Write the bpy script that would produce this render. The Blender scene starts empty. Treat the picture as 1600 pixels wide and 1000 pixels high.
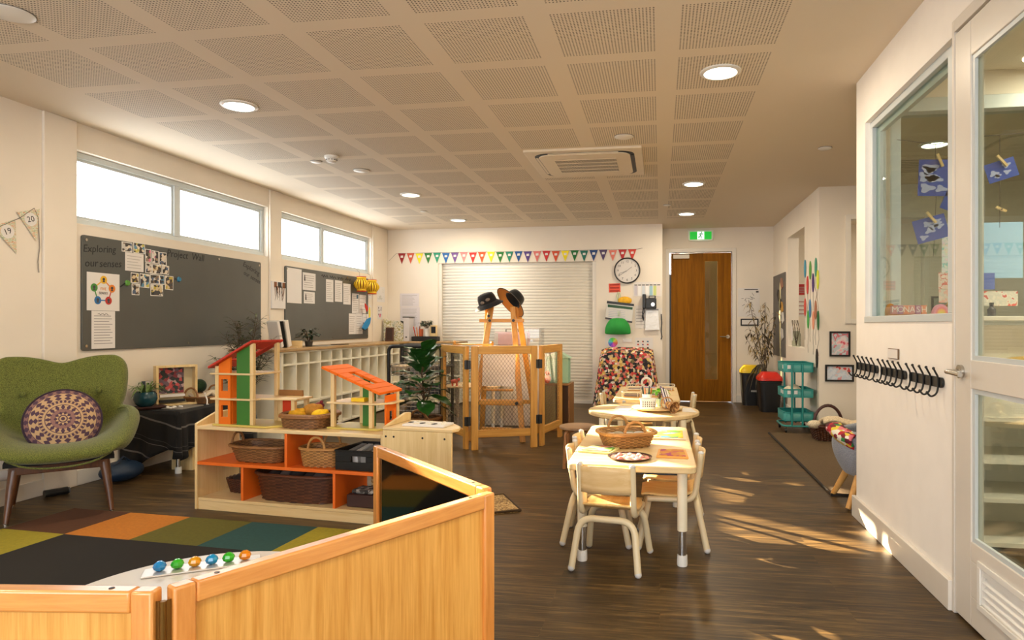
import bpy, math, random
from mathutils import Vector, Matrix
random.seed(7)
SC = bpy.context.scene
COL = SC.collection
PI = math.pi

# ------------------------------------------------------------------ materials
MATS = {}
def _new(name):
    m = bpy.data.materials.new(name); m.use_nodes = True
    nt = m.node_tree
    return m, nt, nt.nodes['Principled BSDF']
def lin(c):
    def f(u):
        u = u / 255.0
        return u / 12.92 if u <= .04045 else ((u + .055) / 1.055) ** 2.4
    return (f(c[0]), f(c[1]), f(c[2]), 1)
def plain(name, rgb, rough=.5, metal=0, spec=.5, var=0.0, scale=8, bump=0.0, bscale=None, sheen=0, coat=0):
    """one colour with a gentle procedural variation and an optional fine bump"""
    if name in MATS: return MATS[name]
    m, nt, b = _new(name)
    b.inputs['Roughness'].default_value = rough
    b.inputs['Metallic'].default_value = metal
    b.inputs['Specular IOR Level'].default_value = spec
    if sheen: b.inputs['Sheen Weight'].default_value = sheen
    if coat: b.inputs['Coat Weight'].default_value = coat
    c = lin(rgb)
    tc = nt.nodes.new('ShaderNodeTexCoord')
    nz = nt.nodes.new('ShaderNodeTexNoise'); nz.inputs['Scale'].default_value = scale; nz.inputs['Detail'].default_value = 4
    nt.links.new(tc.outputs['Object'], nz.inputs['Vector'])
    r = nt.nodes.new('ShaderNodeValToRGB')
    v = max(var, .015)
    r.color_ramp.elements[0].position = .3; r.color_ramp.elements[1].position = .7
    r.color_ramp.elements[0].color = (c[0]*(1-v), c[1]*(1-v), c[2]*(1-v), 1)
    r.color_ramp.elements[1].color = (min(1, c[0]*(1+v)), min(1, c[1]*(1+v)), min(1, c[2]*(1+v)), 1)
    nt.links.new(nz.outputs['Fac'], r.inputs['Fac'])
    nt.links.new(r.outputs['Color'], b.inputs['Base Color'])
    if bump:
        n2 = nt.nodes.new('ShaderNodeTexNoise'); n2.inputs['Scale'].default_value = bscale or 200; n2.inputs['Detail'].default_value = 2
        nt.links.new(tc.outputs['Object'], n2.inputs['Vector'])
        bp = nt.nodes.new('ShaderNodeBump'); bp.inputs['Strength'].default_value = bump; bp.inputs['Distance'].default_value = .004
        nt.links.new(n2.outputs['Fac'], bp.inputs['Height']); nt.links.new(bp.outputs['Normal'], b.inputs['Normal'])
    MATS[name] = m
    return m
def wood(name, c1, c2, axis='Z', scale=6, rough=.42, stretch=12, coat=0.0, fine=.25, crough=.03, spec=.5):
    """grain drawn out along one object axis"""
    if name in MATS: return MATS[name]
    m, nt, b = _new(name)
    b.inputs['Roughness'].default_value = rough
    b.inputs['Coat Weight'].default_value = coat; b.inputs['Coat Roughness'].default_value = crough; b.inputs['Specular IOR Level'].default_value = spec
    tc = nt.nodes.new('ShaderNodeTexCoord'); mp = nt.nodes.new('ShaderNodeMapping')
    s = [scale * stretch / 4] * 3; s['XYZ'.index(axis)] = scale / stretch * 2
    mp.inputs['Scale'].default_value = s
    nt.links.new(tc.outputs['Object'], mp.inputs['Vector'])
    nz = nt.nodes.new('ShaderNodeTexNoise'); nz.inputs['Scale'].default_value = 1.6; nz.inputs['Detail'].default_value = 6
    nz.inputs['Roughness'].default_value = .65; nz.inputs['Distortion'].default_value = .6
    nt.links.new(mp.outputs['Vector'], nz.inputs['Vector'])
    n2 = nt.nodes.new('ShaderNodeTexNoise'); n2.inputs['Scale'].default_value = 9; n2.inputs['Detail'].default_value = 3
    nt.links.new(mp.outputs['Vector'], n2.inputs['Vector'])
    mx = nt.nodes.new('ShaderNodeMath'); mx.operation = 'MULTIPLY_ADD'
    nt.links.new(n2.outputs['Fac'], mx.inputs[0]); mx.inputs[1].default_value = fine; nt.links.new(nz.outputs['Fac'], mx.inputs[2])
    r = nt.nodes.new('ShaderNodeValToRGB')
    r.color_ramp.elements[0].position = .42; r.color_ramp.elements[1].position = .78
    r.color_ramp.elements[0].color = lin(c1); r.color_ramp.elements[1].color = lin(c2)
    nt.links.new(mx.outputs[0], r.inputs['Fac']); nt.links.new(r.outputs['Color'], b.inputs['Base Color'])
    MATS[name] = m
    return m
def blotch(name, cols, scale=20, rough=.8, kind='vor', stretch=(1, 1, 1)):
    """a print of many colours: voronoi cells or noise bands mapped on a stepped ramp"""
    if name in MATS: return MATS[name]
    m, nt, b = _new(name)
    b.inputs['Roughness'].default_value = rough
    tc = nt.nodes.new('ShaderNodeTexCoord'); mp = nt.nodes.new('ShaderNodeMapping'); mp.inputs['Scale'].default_value = stretch
    nt.links.new(tc.outputs['Object'], mp.inputs['Vector'])
    r = nt.nodes.new('ShaderNodeValToRGB'); r.color_ramp.interpolation = 'CONSTANT'
    if kind == 'vor':
        t = nt.nodes.new('ShaderNodeTexVoronoi'); t.inputs['Scale'].default_value = scale
        nt.links.new(mp.outputs['Vector'], t.inputs['Vector'])
        sp = nt.nodes.new('ShaderNodeSeparateColor'); nt.links.new(t.outputs['Color'], sp.inputs['Color'])
        nt.links.new(sp.outputs['Red'], r.inputs['Fac'])
        lo, hi = 0, 1
    else:
        t = nt.nodes.new('ShaderNodeTexNoise'); t.inputs['Scale'].default_value = scale; t.inputs['Detail'].default_value = 3
        nt.links.new(mp.outputs['Vector'], t.inputs['Vector']); nt.links.new(t.outputs['Fac'], r.inputs['Fac'])
        lo, hi = .3, .7
    el = r.color_ramp.elements
    n = len(cols)
    el[0].position = 0; el[0].color = lin(cols[0]); el[1].position = lo + (hi - lo) / n; el[1].color = lin(cols[1])
    for i in range(2, n):
        e = el.new(lo + (hi - lo) * i / n); e.color = lin(cols[i])
    nt.links.new(r.outputs['Color'], b.inputs['Base Color'])
    MATS[name] = m
    return m
def glow(name, rgb, strength):
    if name in MATS: return MATS[name]
    m, nt, b = _new(name)
    b.inputs['Base Color'].default_value = lin(rgb)
    b.inputs['Emission Color'].default_value = lin(rgb); b.inputs['Emission Strength'].default_value = strength
    MATS[name] = m
    return m
def glass(name, tint=(255, 255, 255), rough=0.0, ior=1.45):
    """thin pane: clear straight through with a Fresnel reflection on top"""
    if name in MATS: return MATS[name]
    m = bpy.data.materials.new(name); m.use_nodes = True; nt = m.node_tree; nt.nodes.clear()
    o = nt.nodes.new('ShaderNodeOutputMaterial'); mx = nt.nodes.new('ShaderNodeMixShader')
    t = nt.nodes.new('ShaderNodeBsdfTransparent'); t.inputs['Color'].default_value = lin(tint)
    g = nt.nodes.new('ShaderNodeBsdfGlossy'); g.inputs['Roughness'].default_value = rough
    lw = nt.nodes.new('ShaderNodeLayerWeight'); lw.inputs['Blend'].default_value = .5
    pw = nt.nodes.new('ShaderNodeMath'); pw.operation = 'POWER'; nt.links.new(lw.outputs['Facing'], pw.inputs[0]); pw.inputs[1].default_value = 4
    f = nt.nodes.new('ShaderNodeMath'); f.operation = 'MULTIPLY_ADD'; nt.links.new(pw.outputs[0], f.inputs[0]); f.inputs[1].default_value = .6; f.inputs[2].default_value = .025
    nt.links.new(f.outputs[0], mx.inputs[0]); nt.links.new(t.outputs[0], mx.inputs[1]); nt.links.new(g.outputs[0], mx.inputs[2])
    nt.links.new(mx.outputs[0], o.inputs['Surface'])
    MATS[name] = m
    return m

# ------------------------------------------------------------------ mesh building
class MB:
    def __init__(s): s.v = []; s.f = []; s.m = []; s.cur = 0
    def mi(s, i): s.cur = i; return s
    def _add(s, vs, fs):
        n = len(s.v); s.v += [tuple(p) for p in vs]
        for f in fs: s.f.append(tuple(n + i for i in f)); s.m.append(s.cur)
        return s
    def box(s, x0, x1, y0, y1, z0, z1, M=None):
        vs = [Vector((x, y, z)) for z in (z0, z1) for y in (y0, y1) for x in (x0, x1)]
        if M is not None: vs = [M @ p for p in vs]
        fs = [(0, 2, 3, 1), (4, 5, 7, 6), (0, 1, 5, 4), (2, 6, 7, 3), (0, 4, 6, 2), (1, 3, 7, 5)]
        return s._add(vs, fs)
    def obox(s, c, size, rz=0, M=None):
        R = Matrix.Translation(c) @ Matrix.Rotation(rz, 4, 'Z')
        if M is not None: R = R @ M
        a, b, d = size[0] / 2, size[1] / 2, size[2] / 2
        return s.box(-a, a, -b, b, -d, d, R)
    def beam(s, p0, p1, w, d, up=(0, 0, 1)):
        """a rectangular bar from p0 to p1"""
        p0, p1 = Vector(p0), Vector(p1); z = (p1 - p0); L = z.length; z.normalize()
        u = Vector(up)
        if abs(z.dot(u)) > .98: u = Vector((0, 1, 0))
        x = u.cross(z).normalized(); y = z.cross(x)
        M = Matrix(((x[0], y[0], z[0], p0[0]), (x[1], y[1], z[1], p0[1]), (x[2], y[2], z[2], p0[2]), (0, 0, 0, 1)))
        return s.box(-w / 2, w / 2, -d / 2, d / 2, 0, L, M)
    def ring(s, c, x, y, r, n): return [Vector(c) + x * (r * math.cos(2 * PI * i / n)) + y * (r * math.sin(2 * PI * i / n)) for i in range(n)]
    def tube(s, pts, r, n=8, closed=False, cap=True):
        pts = [Vector(p) for p in pts]; N = len(pts)
        rs = r if isinstance(r, (list, tuple)) else [r] * N
        rings = []; px = None
        for i, p in enumerate(pts):
            a = pts[i - 1] if (i > 0 or closed) else p; b = pts[(i + 1) % N] if (i < N - 1 or closed) else p
            t = (b - a)
            t = t.normalized() if t.length > 1e-9 else Vector((0, 0, 1))
            if px is None:
                u = Vector((0, 0, 1)) if abs(t.z) < .9 else Vector((1, 0, 0))
                px = (u - t * u.dot(t)).normalized()
            else:
                px = px - t * px.dot(t)
                px = px.normalized() if px.length > 1e-6 else Vector((1, 0, 0))
            rings.append(s.ring(p, px, t.cross(px), rs[i], n))
        vs = [p for q in rings for p in q]; fs = []
        for i in range(N if closed else N - 1):
            a, b = i * n, ((i + 1) % N) * n
            for j in range(n): fs.append((a + j, a + (j + 1) % n, b + (j + 1) % n, b + j))
        if cap and not closed:
            fs.append(tuple(range(n - 1, -1, -1))); fs.append(tuple((N - 1) * n + j for j in range(n)))
        return s._add(vs, fs)
    def cyl(s, p0, p1, r0, r1=None, n=16): return s.tube([p0, p1], [r0, r0 if r1 is None else r1], n)
    def lathe(s, prof, c=(0, 0, 0), n=24, M=None, cap=True):
        vs = []; fs = []
        for r, z in prof:
            for i in range(n):
                a = 2 * PI * i / n; vs.append(Vector((r * math.cos(a), r * math.sin(a), z)))
        for k in range(len(prof) - 1):
            for i in range(n): fs.append((k * n + i, k * n + (i + 1) % n, (k + 1) * n + (i + 1) % n, (k + 1) * n + i))
        if cap:
            fs.append(tuple(range(n - 1, -1, -1))); fs.append(tuple((len(prof) - 1) * n + i for i in range(n)))
        T = Matrix.Translation(c) @ (M if M is not None else Matrix.Identity(4))
        return s._add([T @ p for p in vs], fs)
    def prism(s, poly, f, d0, d1):
        """poly of (a, b) pairs; f(a, b, d) gives the point"""
        n = len(poly); vs = [f(a, b, d0) for a, b in poly] + [f(a, b, d1) for a, b in poly]
        fs = [tuple(range(n - 1, -1, -1)), tuple(range(n, 2 * n))] + [(i, (i + 1) % n, n + (i + 1) % n, n + i) for i in range(n)]
        return s._add(vs, fs)
    def ball(s, c, r, sc=(1, 1, 1), n=16, k=10, M=None):
        prof = [(max(1e-4, r * math.sin(PI * i / k)), -r * math.cos(PI * i / k)) for i in range(k + 1)]
        R = (M if M is not None else Matrix.Identity(4)) @ Matrix.Diagonal((sc[0], sc[1], sc[2], 1))
        return s.lathe(prof, c, n, R)
    def surf(s, nu, nv, f, wrap=False):
        vs = [f(i / (nu if wrap else nu - 1), j / (nv - 1)) for j in range(nv) for i in range(nu)]
        fs = []
        for j in range(nv - 1):
            for i in range(nu if wrap else nu - 1):
                a = j * nu + i; b = j * nu + (i + 1) % nu
                fs.append((a, b, b + nu, a + nu))
        return s._add(vs, fs)
    def leaf(s, p, d, L, w, droop=.3, fold=.15):
        """one blade of 4 x 2 faces, bent under its weight"""
        p, d = Vector(p), Vector(d).normalized()
        side = d.cross(Vector((0, 0, 1)))
        side = side.normalized() if side.length > .05 else Vector((1, 0, 0))
        up = side.cross(d); vs = []
        for k, ww in enumerate((.12, .75, 1, .7, .04)):
            t = k / 4; c = p + d * (L * t) - Vector((0, 0, droop * L * t * t))
            vs += [c - side * (w * ww / 2) + up * (fold * w * ww), c, c + side * (w * ww / 2) + up * (fold * w * ww)]
        fs = []
        for k in range(4):
            for i in range(2): a = 3 * k + i; fs.append((a, a + 1, a + 4, a + 3))
        return s._add(vs, fs)
    def build(s, name, mat, parent=None, bevel=0, seg=2, smooth=True, angle=38, world=False, subsurf=0, solid=0, solid_off=-1):
        me = bpy.data.meshes.new(name)
        vs = s.v
        if world and parent is not None:
            I = root_matrix(parent).inverted(); vs = [I @ Vector(p) for p in vs]
        me.from_pydata([tuple(p) for p in vs], [], s.f)
        mats = mat if isinstance(mat, (list, tuple)) else [mat]
        for m in mats: me.materials.append(m)
        if len(mats) > 1: me.polygons.foreach_set('material_index', s.m)
        me.update()
        if smooth:
            me.shade_smooth(); me.set_sharp_from_angle(angle=math.radians(angle))
        o = bpy.data.objects.new(name, me); COL.objects.link(o)
        if parent is not None: o.parent = parent
        if solid:
            md = o.modifiers.new('thickness', 'SOLIDIFY'); md.thickness = solid; md.offset = solid_off
        if bevel:
            md = o.modifiers.new('bevel', 'BEVEL'); md.width = bevel; md.segments = seg; md.limit_method = 'ANGLE'; md.angle_limit = math.radians(40)
        if subsurf:
            md = o.modifiers.new('subdivision', 'SUBSURF'); md.levels = subsurf; md.render_levels = subsurf
        return o
def root_matrix(o):
    M = o.matrix_basis.copy()
    while o.parent is not None:
        o = o.parent; M = o.matrix_basis @ M
    return M
def fillet(pts, r, n=5):
    """round the corners of a polyline"""
    pts = [Vector(p) for p in pts]; out = [pts[0]]
    for i in range(1, len(pts) - 1):
        a, b, c = pts[i - 1], pts[i], pts[i + 1]
        q = min(r, (a - b).length * .48, (c - b).length * .48)
        p0 = b + (a - b).normalized() * q; p1 = b + (c - b).normalized() * q
        for k in range(n + 1):
            t = k / n; out.append(p0 * (1 - t) ** 2 + b * (2 * t * (1 - t)) + p1 * t * t)
    return out + [pts[-1]]
def rrect(x0, x1, y0, y1, r, n=5):
    out = []
    for cx, cy, a0 in ((x1 - r, y1 - r, 0), (x0 + r, y1 - r, 90), (x0 + r, y0 + r, 180), (x1 - r, y0 + r, 270)):
        for k in range(n + 1):
            a = math.radians(a0 + 90 * k / n); out.append((cx + r * math.cos(a), cy + r * math.sin(a)))
    return out
XYZ = lambda a, b, d: (a, b, d)

# ------------------------------------------------------------------ things
def tag(o, label=None, cat=None, group=None, kind=None):
    if label: o['label'] = label
    if cat: o['category'] = cat
    if group: o['group'] = group
    if kind: o['kind'] = kind
    return o
def thing(name, label, cat, loc=(0, 0, 0), rz=0, group=None):
    o = bpy.data.objects.new(name, None); COL.objects.link(o)
    o.empty_display_size = .05
    o.location = loc; o.rotation_euler = (0, 0, rz)
    o.matrix_basis = Matrix.Translation(loc) @ Matrix.Rotation(rz, 4, 'Z')
    return tag(o, label, cat, group)
def struct(o): o['kind'] = 'structure'; return o
def copy_tree(o, parent=None):
    c = o.copy(); COL.objects.link(c)
    if parent is not None: c.parent = parent
    for ch in list(o.children): copy_tree(ch, c)
    return c
def dup(root, loc, rz, label, group=None):
    c = copy_tree(root); c.location = loc; c.rotation_euler = (0, 0, rz); c['label'] = label
    if group: c['group'] = group
    return c
# wall frames: (u along the wall, z, d out of the wall) -> world point, and the turn that text needs there
XL, YB, YE, XP, XR, YN = -4.21, 9.75, 10.27, 1.19, 1.685, 7.4
WALL = {
    'L': (lambda u, z, d: (XL + d, u, z), (PI / 2, 0, PI / 2)),
    'B': (lambda u, z, d: (u, YB - d, z), (PI / 2, 0, 0)),
    'E': (lambda u, z, d: (u, YE - d, z), (PI / 2, 0, 0)),
    'P': (lambda u, z, d: (XP - d, u, z), (PI / 2, 0, -PI / 2)),
    'R': (lambda u, z, d: (XR - d, u, z), (PI / 2, 0, -PI / 2)),
    'N': (lambda u, z, d: (u, YN - d, z), (PI / 2, 0, 0)),
}
def wbox(mb, side, u0, u1, z0, z1, d0, d1):
    f = WALL[side][0]
    a, b = f(u0, z0, d0), f(u1, z1, d1)
    return mb.box(min(a[0], b[0]), max(a[0], b[0]), min(a[1], b[1]), max(a[1], b[1]), min(a[2], b[2]), max(a[2], b[2]))
def wquad(mb, side, pts, d, th=.0006):
    f = WALL[side][0]
    return mb.prism(pts, lambda a, b, k: f(a, b, k), d, d + th)
def text(s, size, mat, parent, loc, rot, name='lettering', extrude=.0004, align='CENTER', spacing=1.0, shear=0):
    cu = bpy.data.curves.new('t', 'FONT'); cu.body = s; cu.size = size; cu.extrude = extrude; cu.resolution_u = 2
    cu.align_x = align; cu.align_y = 'CENTER'; cu.space_character = spacing; cu.shear = shear
    to = bpy.data.objects.new('t', cu); COL.objects.link(to)
    dg = bpy.context.evaluated_depsgraph_get(); dg.update()
    me = bpy.data.meshes.new_from_object(to.evaluated_get(dg)); me.name = name
    bpy.data.objects.remove(to); bpy.data.curves.remove(cu)
    me.materials.clear(); me.materials.append(mat)
    o = bpy.data.objects.new(name, me); COL.objects.link(o)
    from mathutils import Euler
    M = Matrix.Translation(loc) @ Euler(rot).to_matrix().to_4x4()
    if parent is not None:
        o.parent = parent; M = root_matrix(parent).inverted() @ M
    me.transform(M)
    return o
def sheet(side, u0, u1, z0, z1, mat, name, label, cat, group=None, d=.004, lines=0, ink=None, heading=False, th=.0012, tilt=0, margin=.1):
    """a sheet of paper lying against a wall or a board, with its printed lines as a part"""
    cu, cz = (u0 + u1) / 2, (z0 + z1) / 2; ca, sa = math.cos(tilt), math.sin(tilt)
    def P(u, z): return (cu + (u - cu) * ca - (z - cz) * sa, cz + (u - cu) * sa + (z - cz) * ca)
    mb = MB(); wquad(mb, side, [P(u0, z0), P(u1, z0), P(u1, z1), P(u0, z1)], d, th)
    o = tag(mb.build(name, mat), label, cat, group)
    if lines:
        lb = MB(); w = u1 - u0; h = z1 - z0
        for i in range(lines):
            z = z1 - h * (margin + (1 - 2 * margin) * (i + .5) / lines); t = min(.0035, h * (1 - 2 * margin) / lines * .13)
            e = u1 - w * margin - w * random.random() * .25
            if heading and i == 0: t *= 2; e = u0 + w * .7
            wquad(lb, side, [P(u0 + w * margin, z - t), P(e, z - t), P(e, z + t), P(u0 + w * margin, z + t)], d + th, .0003)
        lb.build('printed_lines', ink or M_INKP, o)
    return o
def shade(m):
    """the darker strand colour that alternates with this one in a weave"""
    n = m.name + ' darker strand'
    if n in MATS: return MATS[n]
    d = m.copy(); d.name = n; MATS[n] = d
    for nd in d.node_tree.nodes:
        if nd.type == 'VALTORGB':
            for e in nd.color_ramp.elements: c = e.color; e.color = (c[0] * .56, c[1] * .54, c[2] * .5, 1)
    return d
def wick(mb, w, l, h, flare=.12, r=.05, rows=14, cols=72, amp=.005, base=(0, 0, 0)):
    """woven wall of a basket: strands pass in front of and behind the uprights by turns"""
    bx, by, bz = base
    def f(u, v):
        k = 1 - flare * (1 - v); a = 2 * PI * u
        n = 3.2
        ca, sa = math.cos(a), math.sin(a)
        q = (abs(ca) ** n + abs(sa) ** n) ** (-1 / n)
        j = round(u * cols); i = round(v * rows)
        o = amp * (1 if (j // 2 + i) % 2 else -1)
        return (bx + (w / 2 * k * q + o) * ca, by + (l / 2 * k * q + o) * sa, bz + h * v)
    mb.surf(cols, rows + 1, f, wrap=True)
    n0 = len(mb.v) - cols * (rows + 1)
    for q in range(cols * rows): mb.m[len(mb.m) - cols * rows + q] = ((q % cols) // 2 + q // cols) % 2
    mb.f.append(tuple(n0 + i for i in range(cols - 1, -1, -1))); mb.m.append(mb.cur)
    return mb
def rimpts(w, l, z, cols=40, base=(0, 0, 0)):
    out = []
    for i in range(cols):
        a = 2 * PI * i / cols; ca, sa = math.cos(a), math.sin(a); q = (abs(ca) ** 3.2 + abs(sa) ** 3.2) ** (-1 / 3.2)
        out.append((base[0] + w / 2 * q * ca, base[1] + l / 2 * q * sa, base[2] + z))
    return out
def basket(name, label, loc, w, l, h, mat, rz=0, flare=.15, handles='ends', rim=.009, group=None, rows=12, amp=.004, hh=.09):
    t = thing(name, label, 'basket', loc, rz, group)
    wick(MB(), w, l, h, flare, rows=rows, amp=amp).build('woven_body', [mat, shade(mat)], t, angle=80, solid=.004)
    mb = MB(); mb.tube(rimpts(w + .01, l + .01, h), rim, 6, closed=True); mb.build('rim', mat, t)
    def arc(p0, p1, up, r):
        p0, p1 = Vector(p0), Vector(p1); b = MB(); pts = []
        for i in range(13):
            a = PI * i / 12; m = (p0 + p1) / 2 - (p1 - p0) / 2 * math.cos(a); pts.append(m + Vector((0, 0, up * math.sin(a))))
        b.tube(pts, r, 7); b.build('handle', mat, t)
    if handles == 'ends':
        for s in (-1, 1): arc((s * w / 2, -l * .2, h), (s * w / 2, l * .2, h), hh, .008)
    elif handles == 'sides':
        for s in (-1, 1): arc((-w * .2, s * l / 2, h), (w * .2, s * l / 2, h), hh, .008)
    elif handles == 'over':
        arc((-w / 2, 0, h), (w / 2, 0, h), hh, .012)
    return t
# ------------------------------------------------------------------ shared materials
M_INK = plain('printing ink', (70, 68, 70), .8)
M_INKP = plain('grey page print', (150, 146, 146), .8)
M_WALL = plain('warm white wall paint', (232, 223, 209), .7, var=.02, scale=3, bump=.05, bscale=90)
M_TRIM = plain('white satin trim paint', (226, 220, 210), .4)
M_PART = plain('partition wall paint', (246, 241, 234), .6, var=.02)
M_FRAME = plain('pale grey window aluminium', (196, 204, 206), .35)
M_DOORW = plain('off white door paint', (218, 212, 202), .35)
M_PAPER = plain('white paper', (226, 222, 218), .75, var=.02)
M_WHITE = plain('white plastic', (232, 230, 224), .35)
M_BLACK = plain('black plastic', (18, 18, 18), .4)
M_DARK = plain('dark metal', (24, 24, 26), .45, metal=.3)
M_STEEL = plain('brushed steel', (190, 186, 178), .25, metal=1)
M_CHROME = plain('chrome', (225, 225, 225), .08, metal=1)
M_GLASS = glass('clear window glass')
M_GLASS2 = glass('partition glass', (238, 244, 240))
M_BIRCH = wood('pale birch ply', (214, 182, 122), (232, 206, 154), 'Z', 5, .4)
M_BIRCHX = wood('pale birch ply lying grain', (214, 182, 126), (230, 205, 156), 'X', 5, .4)
M_PINE = wood('golden pine', (186, 128, 52), (226, 172, 88), 'Z', 5, .4)
M_PINEX = wood('golden pine rails', (186, 128, 52), (226, 172, 88), 'X', 5, .4)
M_BEECH = wood('beech veneer', (206, 142, 58), (236, 180, 96), 'Z', 7, .4, stretch=14)
M_BEECHX = wood('beech rail', (204, 126, 50), (232, 162, 84), 'X', 7, .34, stretch=10, coat=1.0, crough=.22)
M_BEECHZ = wood('beech stile', (204, 126, 50), (232, 162, 84), 'Z', 7, .34, stretch=10, coat=1.0, crough=.22)
M_CREAM = plain('cream laminate', (232, 222, 196), .45)
M_GREENLEAF = plain('dark glossy leaf', (36, 84, 30), .3, var=.35, scale=9)
M_LEAF2 = plain('olive leaf', (78, 86, 48), .5, var=.3, scale=20)
M_STEM = plain('brown stem', (84, 66, 46), .7)
M_SOIL = plain('potting soil', (40, 30, 22), .9, var=.3, scale=60)

# ------------------------------------------------------------------ floor
def floor_material():
    m, nt, b = _new('dark timber planks')
    tc = nt.nodes.new('ShaderNodeTexCoord')
    br = nt.nodes.new('ShaderNodeTexBrick'); br.offset = .37; br.inputs['Scale'].default_value = 1
    br.inputs['Brick Width'].default_value = 1.22; br.inputs['Row Height'].default_value = .152
    br.inputs['Mortar Size'].default_value = .0012; br.inputs['Bias'].default_value = 0
    br.inputs['Color1'].default_value = (0, 0, 0, 1); br.inputs['Color2'].default_value = (1, 1, 1, 1); br.inputs['Mortar'].default_value = (.35, .35, .35, 1)
    nt.links.new(tc.outputs['Object'], br.inputs['Vector'])
    mp = nt.nodes.new('ShaderNodeMapping'); mp.inputs['Scale'].default_value = (1.6, 22, 1)
    nt.links.new(tc.outputs['Object'], mp.inputs['Vector'])
    ad = nt.nodes.new('ShaderNodeVectorMath'); ad.operation = 'MULTIPLY_ADD'
    nt.links.new(br.outputs['Color'], ad.inputs[0]); ad.inputs[1].default_value = (7, 3, 5); nt.links.new(mp.outputs['Vector'], ad.inputs[2])
    nz = nt.nodes.new('ShaderNodeTexNoise'); nz.inputs['Scale'].default_value = 1.5; nz.inputs['Detail'].default_value = 8
    nz.inputs['Roughness'].default_value = .68; nz.inputs['Distortion'].default_value = .5
    nt.links.new(ad.outputs[0], nz.inputs['Vector'])
    r = nt.nodes.new('ShaderNodeValToRGB')
    r.color_ramp.elements[0].position = .3; r.color_ramp.elements[0].color = lin((32, 24, 14))
    r.color_ramp.elements[1].position = .72; r.color_ramp.elements[1].color = lin((134, 106, 64))
    e = r.color_ramp.elements.new(.5); e.color = lin((80, 61, 35))
    nt.links.new(nz.outputs['Fac'], r.inputs['Fac'])
    m3 = nt.nodes.new('ShaderNodeMapping'); m3.inputs['Scale'].default_value = (4, 110, 1); nt.links.new(tc.outputs['Object'], m3.inputs['Vector'])
    n3 = nt.nodes.new('ShaderNodeTexNoise'); n3.inputs['Scale'].default_value = 1.2; n3.inputs['Detail'].default_value = 4; nt.links.new(m3.outputs['Vector'], n3.inputs['Vector'])
    ov = nt.nodes.new('ShaderNodeMath'); ov.operation = 'MULTIPLY_ADD'; nt.links.new(n3.outputs['Fac'], ov.inputs[0]); ov.inputs[1].default_value = .45; ov.inputs[2].default_value = -.225
    sm = nt.nodes.new('ShaderNodeMath'); sm.operation = 'ADD'; nt.links.new(nz.outputs['Fac'], sm.inputs[0]); nt.links.new(ov.outputs[0], sm.inputs[1]); nt.links.new(sm.outputs[0], r.inputs['Fac'])
    sp = nt.nodes.new('ShaderNodeMix'); sp.data_type = 'RGBA'; sp.blend_type = 'MULTIPLY'; sp.inputs['Factor'].default_value = .35
    nt.links.new(r.outputs['Color'], sp.inputs['A']); nt.links.new(br.outputs['Color'], sp.inputs['B'])
    nt.links.new(sp.outputs['Result'], b.inputs['Base Color'])
    rr = nt.nodes.new('ShaderNodeMapRange'); rr.inputs['To Min'].default_value = .34; rr.inputs['To Max'].default_value = .52; b.inputs['Specular IOR Level'].default_value = .32
    nt.links.new(nz.outputs['Fac'], rr.inputs['Value']); nt.links.new(rr.outputs[0], b.inputs['Roughness'])
    bp = nt.nodes.new('ShaderNodeBump'); bp.inputs['Strength'].default_value = .25; bp.inputs['Distance'].default_value = .002
    nt.links.new(nz.outputs['Fac'], bp.inputs['Height']); nt.links.new(bp.outputs['Normal'], b.inputs['Normal'])
    return m
struct(MB().box(-4.5, 4.4, -2.5, 10.6, -.06, 0).build('floor', floor_material(), smooth=False))

# ------------------------------------------------------------------ ceiling: plasterboard perforated in square fields
def ceiling_material():
    m, nt, b = _new('perforated plasterboard')
    b.inputs['Roughness'].default_value = .8
    tc = nt.nodes.new('ShaderNodeTexCoord'); sx = nt.nodes.new('ShaderNodeSeparateXYZ')
    nt.links.new(tc.outputs['Object'], sx.inputs[0])
    def M(op, a, b2=None, c=None):
        n = nt.nodes.new('ShaderNodeMath'); n.operation = op
        for i, q in enumerate((a, b2, c)):
            if q is None: continue
            if isinstance(q, (int, float)): n.inputs[i].default_value = q
            else: nt.links.new(q, n.inputs[i])
        return n.outputs[0]
    def field(axis, start, per, wid, lo, hi):
        v = sx.outputs[axis]
        q = M('MODULO', M('ADD', M('SUBTRACT', v, start), per * 40), per)
        ins = M('LESS_THAN', q, wid)
        ins = M('MULTIPLY', ins, M('GREATER_THAN', v, lo)); ins = M('MULTIPLY', ins, M('LESS_THAN', v, hi))
        pitch = wid / 30
        d = M('SUBTRACT', M('MODULO', q, pitch), pitch / 2)
        return ins, M('MULTIPLY', d, d)
    ix, dx = field('X', .098, .6235, .505, -3.75, .62)
    iy, dy = field('Y', 3.095, .6085, .505, .5, 9.25)
    r2 = M('ADD', dx, dy)
    hole = M('MULTIPLY', M('MULTIPLY', ix, iy), M('LESS_THAN', r2, .0042 ** 2))
    mx = nt.nodes.new('ShaderNodeMix'); mx.data_type = 'RGBA'
    mx.inputs['A'].default_value = lin((226, 214, 194)); mx.inputs['B'].default_value = lin((86, 76, 64))
    nt.links.new(hole, mx.inputs['Factor']); nt.links.new(mx.outputs['Result'], b.inputs['Base Color'])
    return m
struct(MB().box(-4.5, 4.4, -2.5, 10.6, 2.65, 2.75).build('ceiling', ceiling_material(), smooth=False))

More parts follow.
